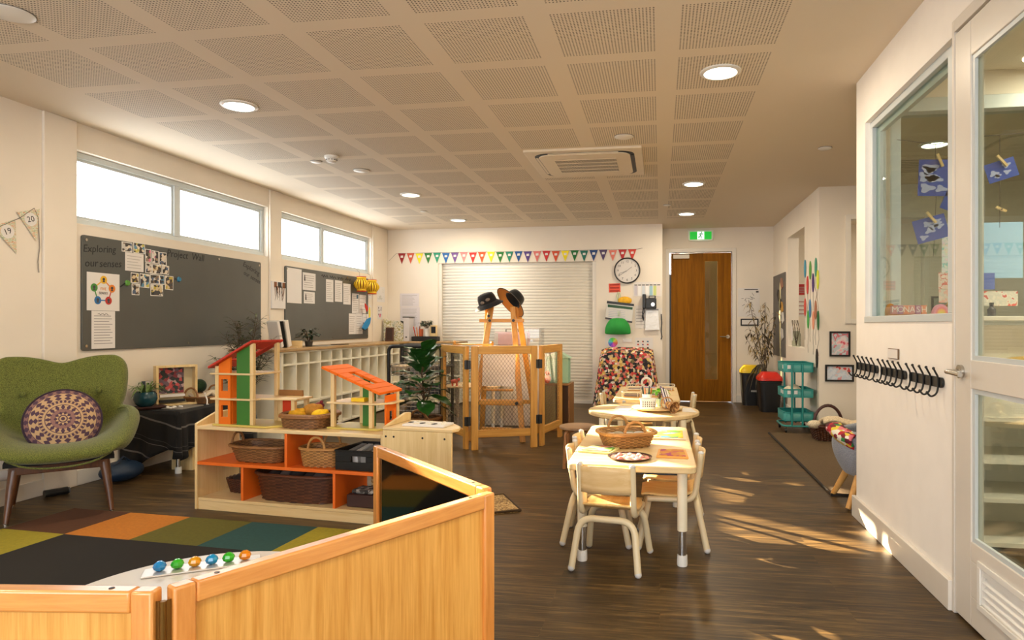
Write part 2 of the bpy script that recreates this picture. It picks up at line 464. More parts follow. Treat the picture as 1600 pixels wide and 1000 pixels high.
# ------------------------------------------------------------------ outer (left) wall with its two clerestory windows
W1, W2, WZ = (4.215, 6.60), (6.84, 9.20), (1.915, 2.455)
mb = MB(); X0, X1 = -4.40, XL
mb.box(X0, X1, -2.5, W1[0], 0, 2.65)
for a, b_ in (W1, W2):
    mb.box(X0, X1, a, b_, 0, WZ[0]); mb.box(X0, X1, a, b_, WZ[1], 2.65)
mb.box(X0, X1, W1[1], W2[0], 0, 2.65); mb.box(X0, X1, W2[1], 10.6, 0, 2.65)
struct(mb.build('wall_left', M_WALL, smooth=False))
for i, (a, b_) in enumerate(((3.945, 4.205), (6.612, 6.83), (9.215, 9.745))):
    struct(MB().box(XL, XL + .022, a, b_, .0, 2.649).build('trim_%d' % (i + 1), M_WALL, bevel=.004))
for i, ((a, b_), mu) in enumerate(((W1, 5.30), (W2, 7.87))):
    w = thing('window_%d' % (i + 1), 'long high %s window with two panes of white sky' % ('first' if i == 0 else 'second'), 'window', (-4.30, a, WZ[0])); struct(w)
    mb = MB(); xa, xb = -4.33, -4.26; f = .045
    mb.box(xa, xb, a, b_, WZ[0], WZ[0] + f); mb.box(xa, xb, a, b_, WZ[1] - f, WZ[1])
    for y in (a, b_ - f): mb.box(xa, xb, y, y + f, WZ[0] + f, WZ[1] - f)
    mb.box(xa, xb, mu - .035, mu + .035, WZ[0] + f, WZ[1] - f)
    mb.build('window_frame', M_FRAME, w, world=True, bevel=.004)
    for y0, y1 in ((a + f, mu - .035), (mu + .035, b_ - f)):
        MB().box(-4.30, -4.295, y0, y1, WZ[0] + f, WZ[1] - f).build('pane', M_GLASS, w, world=True)
        s = MB()
        for (p, q, r_, t) in ((y0, y1, WZ[0] + f, WZ[0] + f + .022), (y0, y1, WZ[1] - f - .022, WZ[1] - f)): s.box(-4.325, -4.275, p, q, r_, t)
        s.box(-4.325, -4.275, y1 - .022, y1, WZ[0] + f + .022, WZ[1] - f - .022); s.box(-4.325, -4.275, y0, y0 + .022, WZ[0] + f + .022, WZ[1] - f - .022)
        s.build('sash', M_FRAME, w, world=True)
struct(MB().box(XL, XL + .018, -2.4, 6.05, 0, .11).build('baseboard_left', M_TRIM, bevel=.003))

# ------------------------------------------------------------------ far wall, door recess, right walls, nook
SH = (-3.375, -.935, 2.118)
mb = MB(); mb.box(-4.4, SH[0], YB, YB + .19, 0, 2.65); mb.box(SH[1], .037, YB, YB + .19, 0, 2.65); mb.box(SH[0], SH[1], YB, YB + .19, SH[2], 2.65)
mb.box(-.1, .037, YB + .19, YE, 0, 2.65); mb.box(-4.4, -.1, YB + .5, YB + .6, 0, 2.65)
struct(mb.build('wall_far', M_WALL, smooth=False))
DX = (.146, 1.083, 2.283)
mb = MB(); mb.box(.037, DX[0], YE, YE + .15, 0, 2.65); mb.box(DX[1], 4.4, YE, YE + .15, 0, 2.65); mb.box(DX[0], DX[1], YE, YE + .15, DX[2], 2.65)
struct(mb.build('wall_recess', M_WALL, smooth=False))
OP = (8.12, 9.145, .893, 2.331)
mb = MB(); mb.box(XR, XR + .14, YN, OP[0], 0, 2.65); mb.box(XR, XR + .14, OP[1], YE, 0, 2.65)
mb.box(XR, XR + .14, OP[0], OP[1], 0, OP[2]); mb.box(XR, XR + .14, OP[0], OP[1], OP[3], 2.65)
struct(mb.build('wall_right', M_WALL, smooth=False))
NW = (1.985, 2.75, 1.215, 2.315)
mb = MB(); mb.box(XR + .14, NW[0], YN, YN + .12, 0, 2.65); mb.box(NW[1], 4.4, YN, YN + .12, 0, 2.65)
mb.box(NW[0], NW[1], YN, YN + .12, 0, NW[2]); mb.box(NW[0], NW[1], YN, YN + .12, NW[3], 2.65)
struct(mb.build('wall_nook', M_WALL, smooth=False))
struct(MB().box(4.3, 4.4, -2.4, YE, 0, 2.65).build('wall_outer', M_WALL, smooth=False))
for nm, bx in (('baseboard_far', (SH[1] + .02, .037, YB - .016, YB)), ('baseboard_recess', (1.143, XR, YE - .016, YE)), ('baseboard_right', (XR - .016, XR, YN, YE - .016)), ('baseboard_nook', (XR, 4.3, YN - .016, YN))):
    struct(MB().box(bx[0], bx[1], bx[2], bx[3], 0, .11).build(nm, M_TRIM, bevel=.003))
w = struct(thing('window_3', 'narrow framed window on the wall facing the camera beyond the partition', 'window', (NW[0], YN, NW[2])))
mb = MB(); f = .05
mb.box(NW[0] - .035, NW[0] + .02, YN - .02, YN + .09, NW[2] - .03, NW[3] + .03); mb.box(NW[1] - .02, NW[1] + .03, YN - .02, YN + .09, NW[2] - .03, NW[3] + .03)
mb.box(NW[0] + .02, NW[1] - .02, YN - .02, YN + .09, NW[3] - .02, NW[3] + .03); mb.box(NW[0] + .02, NW[1] - .02, YN - .02, YN + .09, NW[2] - .03, NW[2] + .02)
mb.build('window_frame', M_TRIM, w, world=True, bevel=.003)
MB().box(NW[0] + .02, NW[1] - .02, YN + .04, YN + .046, NW[2] + .02, NW[3] - .02).build('pane', M_GLASS, w, world=True)

# ------------------------------------------------------------------ partition with its window and glazed door
PW = (2.955, 4.095, 1.19, 2.305); PE = 4.268
DR = (1.93, 2.905, 2.36)
mb = MB(); xa, xb = XP, XP + .10
mb.box(xa, xb, PW[1], PE, 0, 2.65); mb.box(xa, xb, DR[1], PW[1], 0, PW[2]); mb.box(xa, xb, DR[1], PW[1], PW[3] + .05, 2.65)
mb.box(xa, xb, DR[0], DR[1], DR[2] + .05, 2.65); mb.box(xa, xb, -2.4, DR[0], 0, 2.65)
struct(mb.build('wall_partition', M_PART, smooth=False))
struct(MB().box(XP - .022, XP, DR[1] + .01, PE + .022, 0, .125).box(XP, XP + .1, PE, PE + .022, 0, .125).build('baseboard_partition', M_TRIM, bevel=.003))
w = struct(thing('window_4', 'large internal window in white partition above the coat hooks', 'window', (XP, PW[0], PW[2])))
mb = MB(); y0, y1, z0, z1 = DR[1] + .01, PW[1], PW[2], PW[3] + .05
xa, xb = XP + .028, XP + .105
mb.box(XP - .006, xb, y0, y1, z0 - .005, z0 + .03); mb.box(xa, xb, y0, y1, z1 - .04, z1); mb.box(xa, xb, y1 - .035, y1, z0 + .03, z1 - .04); mb.box(XP - .006, xb, y0, y0 + .045, z0 + .03, z1 - .04)
mb.build('window_frame', M_FRAME, w, world=True, bevel=.003)
MB().box(XP + .06, XP + .085, y1 - .075, y1 - .035, z0 + .03, z1 - .04).box(XP + .06, XP + .085, y0 + .045, y1 - .075, z1 - .075, z1 - .04).build('bead', M_FRAME, w, world=True)
MB().box(XP + .05, XP + .056, y0 + .045, y1 - .035, z0 + .03, z1 - .04).build('pane', M_GLASS2, w, world=True)
# glazed door, standing shut in the partition
d = struct(thing('door_1', 'off white glazed door with lever handle and louvre vent', 'door', (XP, DR[0], 0)))
mb = MB(); xa, xb = XP - .004, XP + .04
yA, yB = DR[0] + .02, DR[1] - .012
stA, stB = yA + .12, yB - .135
mb.box(xa, xb, stB, yB, .01, DR[2] - .01); mb.box(xa, xb, yA, stA, .01, DR[2] - .01)
mb.box(xa, xb, stA, stB, 2.21, DR[2] - .01); mb.box(xa, xb, stA, stB, .925, 1.035)
VL = (2.10, 2.67, .125, .262)
mb.box(xa, xb, stA, stB, VL[3], .335); mb.box(xa, xb, stA, stB, .01, VL[2]); mb.box(xa, xb, VL[1], stB, VL[2], VL[3]); mb.box(xa, xb, stA, VL[0], VL[2], VL[3])
mb.build('door_leaf', M_DOORW, d, world=True, bevel=.003)
for z0, z1, nm in ((1.035, 2.21, 'upper_pane'), (.335, .925, 'lower_pane')):
    MB().box(XP + .015, XP + .021, stA, stB, z0, z1).build(nm, M_GLASS2, d, world=True)
    g = MB()
    for q in ((stB - .02, stB, z0, z1), (stA, stA + .02, z0, z1), (stA + .02, stB - .02, z0, z0 + .018), (stA + .02, stB - .02, z1 - .018, z1)): g.box(XP + .002, XP + .014, *q)
    g.build('glazing_bead', M_FRAME, d, world=True)
v = MB(); fr = .022
v.box(xa - .008, xa, VL[0] - fr, VL[1] + fr, VL[3], VL[3] + fr).box(xa - .008, xa, VL[0] - fr, VL[1] + fr, VL[2] - fr, VL[2]).box(xa - .008, xa, VL[0] - fr, VL[0], VL[2], VL[3]).box(xa - .008, xa, VL[1], VL[1] + fr, VL[2], VL[3])
vent = v.build('vent_frame', M_WHITE, d, world=True, bevel=.002)
v = MB()
for k in range(5):
    z = VL[2] + (k + .5) * (VL[3] - VL[2]) / 5
    v.prism([(xa + .002, z - .012), (xa + .006, z - .012), (xa + .03, z + .012), (xa + .026, z + .012)], lambda a, b, y: (a, y, b), VL[0], VL[1])
v.build('louvre_slats', M_WHITE, d, world=True)
MB().box(xb + .002, xb + .01, VL[0], VL[1], VL[2], VL[3]).build('vent_mesh', M_DARK, d, world=True)
h = MB(); hy, hz = 2.835, .985
h.cyl((xa, hy, hz), (xa - .012, hy, hz), .027, n=20)
h.tube(fillet([(xa - .008, hy, hz), (xa - .058, hy, hz), (xa - .058, hy - .02, hz), (xa - .058, hy - .125, hz - .004)], .02), .0095, 10)
h.build('door_handle', M_STEEL, d, world=True)
h = MB(); h.tube(fillet([(xb, hy, hz), (xb + .055, hy, hz), (xb + .055, hy + .12, hz)], .02), .0095, 10); h.build('inner_handle', M_STEEL, d, world=True)
jm = MB(); jm.box(XP - .008, XP + .105, DR[1] - .01, DR[1] + .01, 0, DR[2] + .05).box(XP - .008, XP + .105, DR[0], DR[0] + .018, 0, DR[2] + .05).box(XP - .008, XP + .105, DR[0] + .018, DR[1] - .01, DR[2], DR[2] + .05)
jm.build('door_jamb', M_DOORW, d, world=True, bevel=.002)

# room behind the partition: end wall with its own window, looking into the nook
EW = (1.36, 3.1, 1.19, 2.485); ya, yb = 4.168, 4.268
mb = MB(); mb.box(XP + .1, EW[0], ya, yb, 0, 2.65); mb.box(EW[1], 4.3, ya, yb, 0, 2.65); mb.box(EW[0], EW[1], ya, yb, 0, EW[2]); mb.box(EW[0], EW[1], ya, yb, EW[3], 2.65)
struct(mb.build('wall_office', M_WALL, smooth=False))
w = struct(thing('window_5', 'second internal window seen through the partition glass', 'window', (EW[0], ya, EW[2])))
mb = MB(); a, b_ = ya - .02, yb + .01
mb.box(EW[0] - .01, EW[0] + .045, a, b_, EW[2], EW[3]); mb.box(EW[1] - .045, EW[1], a, b_, EW[2], EW[3]); mb.box(EW[0] + .045, EW[1] - .045, a, b_, EW[3] - .06, EW[3] + .02); mb.box(EW[0] + .045, EW[1] - .045, a, b_, EW[2] - .02, EW[2] + .03)
mb.build('window_frame', M_FRAME, w, world=True, bevel=.003)
MB().box(EW[0] + .045, EW[1] - .045, ya + .05, ya + .056, EW[2] + .03, EW[3] - .06).build('pane', M_GLASS2, w, world=True)

# rear wall behind the photographer, glazed towards the garden
RW = [(-3.7, -1.6), (-1.2, .9)]; RZ = (.35, 2.35)
mb = MB(); ya, yb = -2.5, -2.4
xs = [-4.4] + [q for p in RW for q in p] + [4.3]
for k in range(0, len(xs), 2): mb.box(xs[k], xs[k + 1], ya, yb, 0, 2.65)
for p in RW: mb.box(p[0], p[1], ya, yb, 0, RZ[0]); mb.box(p[0], p[1], ya, yb, RZ[1], 2.65)
struct(mb.build('wall_rear', M_WALL, smooth=False))
for i, p in enumerate(RW):
    w = struct(thing('window_%d' % (6 + i), 'wide garden window behind the photographer', 'window', (p[0], ya, RZ[0])))
    mb = MB(); mb.box(p[0], p[1], ya + .02, yb - .02, RZ[0], RZ[0] + .05).box(p[0], p[1], ya + .02, yb - .02, RZ[1] - .05, RZ[1])
    m_ = (p[0] + p[1]) / 2
    for x in (p[0], m_ - .025, p[1] - .05): mb.box(x, x + .05, ya + .02, yb - .02, RZ[0] + .05, RZ[1] - .05)
    mb.build('window_frame', M_FRAME, w, world=True)
    MB().box(p[0] + .05, p[1] - .05, ya + .05, ya + .054, RZ[0] + .05, RZ[1] - .05).build('pane', M_GLASS, w, world=True)

# ------------------------------------------------------------------ roller shutter, brown door, exit sign
t = thing('roller_shutter', 'closed white ribbed roller shutter filling opening in far wall', 'shutter', (-2.155, YB + .06, 0))
mb = MB(); N = 46; h = (SH[2] - .0) / N; prof = []
for k in range(N):
    for q, dd in ((0, .010), (.12, .001), (.35, 0), (.65, 0), (.88, .001)): prof.append((dd, (k + q) * h))
prof.append((.010, SH[2]))
mb.surf(2, len(prof), lambda u, v: (SH[0] + .03 + (SH[1] - SH[0] - .06) * u, YB + .05 + prof[round(v * (len(prof) - 1))][0], prof[round(v * (len(prof) - 1))][1]))
mb.f = [tuple(f) for f in mb.f]
mb.build('shutter_curtain', plain('white shutter enamel', (246, 242, 232), .45), t, world=True, angle=20, solid=.004)
for x0, x1 in ((SH[0], SH[0] + .055), (SH[1] - .055, SH[1])): MB().box(x0, x1, YB + .012, YB + .075, 0, SH[2]).build('guide_rail', M_TRIM, t, world=True, bevel=.003)
MB().box(SH[0] + .055, SH[1] - .055, YB + .035, YB + .07, 0, .05).build('bottom_bar', M_TRIM, t, world=True)
MB().box(SH[0], SH[1], YB + .17, YB + .19, 0, SH[2]).build('backing_panel', M_TRIM, t, world=True)

M_DOOR = wood('oiled brown door veneer', (100, 58, 3), (142, 90, 10), 'Z', 5, .6, stretch=14, fine=.4, spec=.12)
d = struct(thing('door_2', 'brown timber door with narrow glass strip and steel lever', 'door', (.6, YE, 0)))
x0, x1, z1 = DX; gx = (.677, .868, .343, 2.145); xa, xb = x0 + .025, x1 - .012; ya, yb = YE + .015, YE + .055
mb = MB(); mb.box(xa, gx[0], ya, yb, .008, z1 - .012).box(gx[1], xb, ya, yb, .008, z1 - .012).box(gx[0], gx[1], ya, yb, .008, gx[2]).box(gx[0], gx[1], ya, yb, gx[3], z1 - .012)
mb.build('door_leaf', M_DOOR, d, world=True)
MB().box(gx[0], gx[1], ya + .015, ya + .021, gx[2], gx[3]).build('glass_strip', glass('greyed door glass', (170, 168, 150)), d, world=True)
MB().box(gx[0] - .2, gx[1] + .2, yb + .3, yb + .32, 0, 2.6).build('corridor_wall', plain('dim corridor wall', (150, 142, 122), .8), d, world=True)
mb = MB(); mb.box(x0 - .058, x0, YE - .014, YE + .1, 0, z1 + .058).box(x1, x1 + .058, YE - .014, YE + .1, 0, z1 + .058).box(x0, x1, YE - .014, YE + .1, z1, z1 + .058)
mb.build('door_frame', M_TRIM, d, world=True, bevel=.003)
MB().box(x0, xa, YE + .005, YE + .05, .01, 1.95).build('finger_guard', M_BLACK, d, world=True)
c = MB().box(.2, .445, ya - .045, ya, 2.186, 2.25).build('door_closer', plain('silver closer paint', (208, 200, 186), .4), d, world=True, bevel=.004)
MB().beam((.3, ya - .03, 2.265), (.66, ya - .03, 2.272), .02, .012).build('closer_arm', M_STEEL, c, world=True)
h = MB(); h.cyl((1.02, ya, .995), (1.02, ya - .012, .995), .028, n=18); h.tube(fillet([(1.02, ya, .995), (1.02, ya - .05, .995), (.9, ya - .05, .995)], .02), .01, 10)
h.build('door_handle', M_CHROME, d, world=True)

t = thing('exit_sign', 'green running man exit sign mounted above brown door', 'sign', (.612, YE, 2.45))
mb = MB(); mb.prism([(.425, 2.61), (.425, 2.50), (.44, 2.455), (.5, 2.447), (.725, 2.447), (.785, 2.455), (.8, 2.50), (.8, 2.61)], lambda a, b, y: (a, y, b), YE - .05, YE)
mb.build('sign_housing', plain('grey white sign case', (232, 240, 230), .4), t, world=True)
MB().box(.452, .773, YE - .056, YE - .05, 2.472, 2.588).build('green_panel', glow('lit green sign', (14, 160, 44), 1.0), t, world=True)
MB().box(.562, .664, YE - .059, YE - .056, 2.472, 2.588).build('white_panel', glow('lit white sign', (225, 255, 230), 1.2), t, world=True)
g = glow('sign figure green', (6, 96, 40), .4); mb = MB(); yy = YE - .0605
def bar(a, b_, r=.006): mb.beam((a[0], yy, a[1]), (b_[0], yy, b_[1]), r * 2, .003, up=(0, 1, 0))
mb.prism([(.627 + .0095 * math.cos(k * PI / 6), 2.577 + .0095 * math.sin(k * PI / 6)) for k in range(12)], lambda a, b, y: (a, y, b), yy - .0015, yy + .0015)
for a, b_ in (((.622, 2.563), (.606, 2.53)), ((.62, 2.56), (.598, 2.556)), ((.598, 2.556), (.585, 2.54)), ((.62, 2.56), (.64, 2.548)), ((.64, 2.548), (.652, 2.553)), ((.606, 2.53), (.622, 2.512)), ((.622, 2.512), (.616, 2.482)), ((.606, 2.53), (.596, 2.505)), ((.596, 2.505), (.575, 2.505))): bar(a, b_)
mb.build('running_figure', g, t, world=True)
# ------------------------------------------------------------------ ceiling fittings
M_LAMP = glow('lit lamp diffuser', (255, 246, 228), 9)
lamp_labels = [((-2.8, 4.06), 'round recessed downlight near the camera above the dolls house shelf'), ((.35, 3.95), 'largest round downlight glowing above the near play table'),
    ((-2.79, 7.13), 'round downlight over the cubby shelf between smoke detector and corner'), ((-2.8, 8.95), 'round downlight nearest the far left corner above the rainbow bunting'),
    ((.35, 7.03), 'round downlight right of the air conditioner above the far tables'), ((.35, 8.9), 'round downlight nearest the green exit sign'), ((2.22, 5.8), 'round downlight seen through partition glass above the blue paintings')]
for (x, y), lab in lamp_labels:
    t = thing('downlight', lab, 'ceiling light', (x, y, 2.65), 0, 'recessed downlights')
    MB().lathe([(.095, -.002), (.095, -.012), (.108, -.012), (.118, -.006), (.118, 0)], (0, 0, 0), 32, cap=False).build('trim_ring', M_WHITE, t)
    MB().lathe([(.001, -.006), (.096, -.006)], (0, 0, 0), 32, cap=False).build('diffuser', M_LAMP, t)
t = thing('air_conditioner', 'square ceiling cassette air conditioner with slotted intake grille', 'air conditioner', (-.645, 5.955, 2.65))
M_AC = plain('ivory cassette plastic', (226, 212, 188), .4)
H = .5; MB().prism(rrect(-H, H, -H, H, .02), XYZ, -.022, 0).build('fascia', M_AC, t, bevel=.006)
mb = MB(); mb.prism(rrect(-.43, .43, -.43, .43, .12, 8), XYZ, -.0235, -.0222); mb.build('air_outlet', M_DARK, t)
MB().prism(rrect(-.395, .395, -.40, .40, .10, 8), XYZ, -.034, -.0236).build('centre_cover', M_AC, t, bevel=.004)
MB().box(-.27, .27, -.24, .24, -.0352, -.0345).build('grille_backing', M_DARK, t)
mb = MB()
for k in range(5): y = -.24 + k * .12; mb.box(-.27, .27, y - .008, y + .008, -.039, -.0353)
for k in range(55): x = -.27 + k * .01; mb.box(x - .0022, x + .0022, -.24, .24, -.0375, -.0354)
mb.build('intake_grille', M_AC, t)
for a in range(4):
    R = Matrix.Rotation(a * PI / 2, 4, 'Z'); mb = MB(); mb.box(-.3, .3, .402, .424, -.028, -.0236, R); mb.build('louvre_flap', M_DARK if a in (0, 3) else M_AC, t)
t = thing('smoke_detector', 'white domed smoke detector on the ceiling near the first window', 'smoke detector', (-2.842, 5.404, 2.65))
MB().lathe([(.06, 0), (.06, -.018), (.05, -.03)], (0, 0, 0), 24).build('base', M_WHITE, t)
MB().lathe([(.047, -.0302), (.045, -.045), (.03, -.055), (.001, -.057)], (0, 0, 0), 24, cap=False).build('sensor_dome', M_WHITE, t)
mb = MB()
for k in range(12): a = k * PI / 6; mb.obox((.0475 * math.cos(a), .0475 * math.sin(a), -.036), (.003, .012, .006), a)
mb.build('sensor_slots', M_DARK, t)
for (x, y, r), lab in (((-3.068, 5.552, .05), 'small flat white ceiling disc left of the smoke detector'), ((-2.817, 5.939, .075), 'larger flat white ceiling disc right of the smoke detector'),
                       ((-.278, 5.186, .075), 'flat round ceiling vent beside the air conditioner'), ((-3.045, 2.691, .10), 'round white ceiling plate at the near left corner of the ceiling'), ((1.362, 5.779, .055), 'small ceiling disc near the partition corner'),
                       ((-3.032, 8.197, .045), 'tiny ceiling sprinkler cover before the rainbow bunting'), ((.086, 8.218, .045), 'tiny ceiling sprinkler cover near the last downlight')):
    t = thing('ceiling_plate', lab, 'ceiling cover', (x, y, 2.65))
    MB().lathe([(r, 0), (r, -.006), (r * .8, -.012), (.001, -.013)], (0, 0, 0), 24, cap=False).build('cover_disc', M_WHITE, t)
    MB().lathe([(r * 1.03, -.0005), (r * 1.03, -.004), (r * 1.0, -.004)], (0, 0, 0), 24, cap=False).build('shadow_ring', plain('painted cover shadow', (120, 112, 102), .6), t)  # grey ring puts a shadow line round each cover into the colour

# ------------------------------------------------------------------ blackboards on the left wall
M_BOARD = plain('charcoal pinboard', (80, 82, 79), .34, var=.06, scale=3)
M_CHALKD = plain('dark marker writing', (36, 38, 40), .8)
M_FAINT = plain('faint rubbed marker', (66, 67, 65), .7)
fL = WALL['L'][0]
def board(name, label, y0, y1, z0, z1):
    t = thing(name, label, 'board', (XL, (y0 + y1) / 2, z0))
    mb = MB(); mb.prism(rrect(y0, y1, z0, z1, .02), lambda a, b, d: fL(a, b, d), .001, .016); mb.build('board_panel', M_BOARD, t, world=True, bevel=.002)
    for y, z in ((y0 + .035, z0 + .035), (y0 + .035, z1 - .035), (y1 - .035, z0 + .035), (y1 - .035, z1 - .035), ((y0 + y1) / 2, z0 + .03), ((y0 + y1) / 2 + .42, z1 - .03)):
        MB().cyl(fL(y, z, .016), fL(y, z, .02), .011, n=12).build('screw_cap', M_STEEL, t, world=True)
    return t
rL = WALL['L'][1]; D = .0165
b1 = board('pinboard', 'large charcoal pinboard with photos under the first window', 4.252, 6.45, .98, 1.836)
def wr(s, y, z, size, par, rot=0, m=M_CHALKD): return text(s, size, m, par, fL(y, z, D), (rL[0], rot, rL[2]), 'handwriting', shear=.15)
wr('Exploring', 4.405, 1.745, .078, b1, -.08); wr('our', 4.33, 1.632, .082, b1, -.08); wr('senses', 4.505, 1.642, .08, b1, -.08)
wr('Project', 5.22, 1.79, .088, b1); wr('Wall', 5.48, 1.79, .088, b1); wr('Exploring', 6.28, 1.755, .075, b1, .30); wr('our', 6.20, 1.695, .066, b1, .30); wr('senses', 6.35, 1.65, .066, b1, .30)
b2 = board('pinboard', 'smaller charcoal pinboard with white pages under the second window', 6.912, 9.06, .98, 1.845)
for k in range(4):
    y0 = 7.72 + k * .21; q = MB(); q.tube([fL(y0 + j * .022, 1.792 + .018 * math.sin(j * 2.4 + k), D) for j in range(8)], .0035, 5); q.build('handwriting', M_CHALKD, b2, world=True)
# poster and pages on the first board
t = sheet('L', 4.289, 4.588, 1.28, 1.566, M_PAPER, 'senses_poster', 'white poster with ring of five coloured senses circles on first pinboard', 'poster', d=.018)
cols = [(230, 180, 40), (70, 140, 60), (40, 110, 170), (190, 50, 40), (225, 130, 40)]
C5 = [(4.438, 1.515), (4.352, 1.452), (4.384, 1.358), (4.482, 1.358), (4.515, 1.452)]
for k, (y, z) in enumerate(C5):
    mb = MB(); wquad(mb, 'L', [(y + .031 * math.cos(a * PI / 10), z + .031 * math.sin(a * PI / 10)) for a in range(20)], .0203, .0005); o = mb.build('coloured_circle', plain('poster colour %d' % k, cols[k], .6), t)
    mb = MB(); mb.cyl(fL(y, z + .004, .0209), fL(y, z + .004, .0213), .012, n=10); wquad(mb, 'L', [(y - .012, z - .018), (y + .012, z - .018), (y + .008, z - .008), (y - .008, z - .008)], .0209, .0004); mb.build('circle_picture', M_INK, o)
    y2, z2 = C5[(k + 1) % 5]; q = MB(); q.beam(fL(y, z, .0198), fL(y2, z2, .0198), .0006, .009); q.build('linking_line', plain('poster colour %d' % k, cols[k], .6), t)
text('FIVE', .03, plain('orange heading', (220, 140, 50), .6), t, fL(4.435, 1.445, .0205), rL); text('SENSES', .026, M_INK, t, fL(4.435, 1.413, .0205), rL)
s = sheet('L', 4.33, 4.545, .992, 1.278, M_PAPER, 'typed_page', 'typed page below senses poster on first pinboard', 'page', d=.018, lines=11, heading=False)
q = MB(); q.tube([fL(4.385 + j * .012, 1.253 + .006 * math.sin(j * 2.2), .0196) for j in range(9)], .002, 4); q.build('heading_mark', M_INK, s)
sheet('L', 4.643, 4.832, 1.604, 1.75, M_PAPER, 'note_page', 'blank looking white note beside the pinboard handwriting', 'page', d=.018, lines=5, ink=plain('pale ink', (190, 186, 182), .8))
PH = [((60, 54, 46), (220, 208, 190), (30, 28, 28), (120, 100, 80), (200, 196, 190), (70, 90, 120)), ((34, 30, 30), (210, 190, 150), (90, 70, 54), (225, 220, 210), (60, 60, 64), (190, 170, 60)), ((30, 34, 44), (214, 120, 150), (220, 214, 206), (80, 66, 60), (40, 36, 36), (150, 130, 110)), ((40, 60, 80), (90, 140, 170), (220, 210, 190), (60, 48, 40), (200, 190, 90), (30, 30, 34))]
rows = [('top', [(4.61, 4.715, 1.752, 1.83, 0), (4.725, 4.845, 1.752, 1.84, 3)]), ('second', [(4.85, 4.915, 1.69, 1.80, 2), (4.92, 4.995, 1.685, 1.795, 2), (5.0, 5.085, 1.68, 1.79, 0)]),
        ('third', [(4.848, 4.92, 1.6, 1.685, 0), (4.925, 5.03, 1.6, 1.68, 1), (5.035, 5.115, 1.605, 1.68, 0)]), ('fourth', [(4.70, 4.782, 1.51, 1.592, 1), (4.79, 4.895, 1.478, 1.592, 3), (4.90, 5.0, 1.515, 1.595, 0), (5.005, 5.065, 1.515, 1.595, 3), (5.07, 5.165, 1.475, 1.595, 1)]),
        ('bottom', [(4.71, 4.788, 1.413, 1.505, 0), (4.905, 5.045, 1.415, 1.512, 1)])]
for rn, ps in rows:
    for k, (y0, y1, z0, z1, c) in enumerate(ps):
        o = sheet('L', y0, y1, z0, z1, M_WHITE, 'photo_print', '%s photo print in the %s row of the pinboard photo cluster' % (['first', 'second', 'third', 'fourth', 'fifth'][k], rn), 'photo', 'photos on the first pinboard', d=.0175 + .0015 * ((k + len(rn)) % 3), tilt=random.uniform(-.04, .04))
        mb = MB(); wquad(mb, 'L', [(y0 + .006, z0 + .006), (y1 - .006, z0 + .006), (y1 - .006, z1 - .006), (y0 + .006, z1 - .006)], .0188 + .0015 * ((k + len(rn)) % 3), .0005)
        mb.build('picture', blotch('snapshot colours %d' % c, PH[c], 42, .4), o)
for y, z, c, lab in ((4.665, 1.505, (90, 150, 60), 'green round magnet left of the photo cluster'), (5.235, 1.573, (40, 120, 160), 'blue round magnet right of the photo cluster')):
    t = thing('board_magnet', lab, 'magnet', fL(y, z, .017))
    MB().cyl(fL(y, z, .0175), fL(y, z, .03), .024, .018, 16).build('magnet_disc', plain('magnet ' + str(c), c, .3), t, world=True)
    MB().beam(fL(y - .07, z - .035, .0185) if c[0] == 90 else fL(y - .05, z, .0185), fL(y - .02, z, .0185), .006, .006).build('black_string', M_BLACK, t, world=True)

# pages on the second board and the wall beside it
MP2 = plain('cool white paper', (222, 220, 220), .75)
PAPERS = [(6.94, 7.25, 1.425, 1.828, 'tall blank white sheet at near edge of second pinboard', 0), (7.275, 7.57, 1.592, 1.80, 'white page with small figure near top of second pinboard', 6), (7.30, 7.55, 1.432, 1.572, 'small square page below the figure page on second pinboard', 5),
          (7.828, 8.018, 1.468, 1.755, 'first of the three narrow pages in middle of second pinboard', 9), (8.06, 8.262, 1.478, 1.758, 'second of the three narrow pages in middle of second pinboard', 9), (8.29, 8.50, 1.45, 1.73, 'third of the three narrow pages in middle of second pinboard', 9),
          (8.545, 8.75, 1.335, 1.61, 'page with dark stamp above lowest pages of second pinboard', 8), (8.45, 8.66, 1.045, 1.33, 'lowest page at the far end of second pinboard', 8), (8.665, 8.87, 1.045, 1.34, 'page with dotted border beside the lowest page on second pinboard', 7),
          (8.76, 8.98, 1.34, 1.60, 'white page hanging behind the paper lanterns', 4), (8.875, 9.05, 1.13, 1.33, 'page with little bird row at far end of second pinboard', 3)]
for y0, y1, z0, z1, lab, n in PAPERS:
    o = sheet('L', y0, y1, z0, z1, MP2, 'paper_sheet', lab, 'page', 'pages on the second pinboard', d=.0175 + (.002 if 'behind' in lab else 0), lines=n, ink=plain('grey print', (168, 164, 164), .8), tilt=random.uniform(-.01, .01))
    if 'figure' in lab: mb = MB(); wquad(mb, 'L', [(y0 + .03, z1 - .1), (y0 + .06, z1 - .1), (y0 + .05, z1 - .03), (y0 + .035, z1 - .03)], .0188, .0006); mb.build('figure_stamp', M_BLACK, o)
    if 'stamp' in lab: mb = MB(); wquad(mb, 'L', [(y1 - .07, z1 - .07), (y1 - .02, z1 - .07), (y1 - .02, z1 - .015), (y1 - .07, z1 - .015)], .0188, .0006); mb.build('stamp', plain('teal stamp', (60, 96, 120), .7), o)
    if 'bird' in lab:
        mb = MB()
        for q in range(4): mb.ball(fL(y0 + .03 + q * .04, z0 + .07, .019), .014, (.15, 1.3, .8), 8, 6)
        mb.build('bird_row', M_BLACK, o)
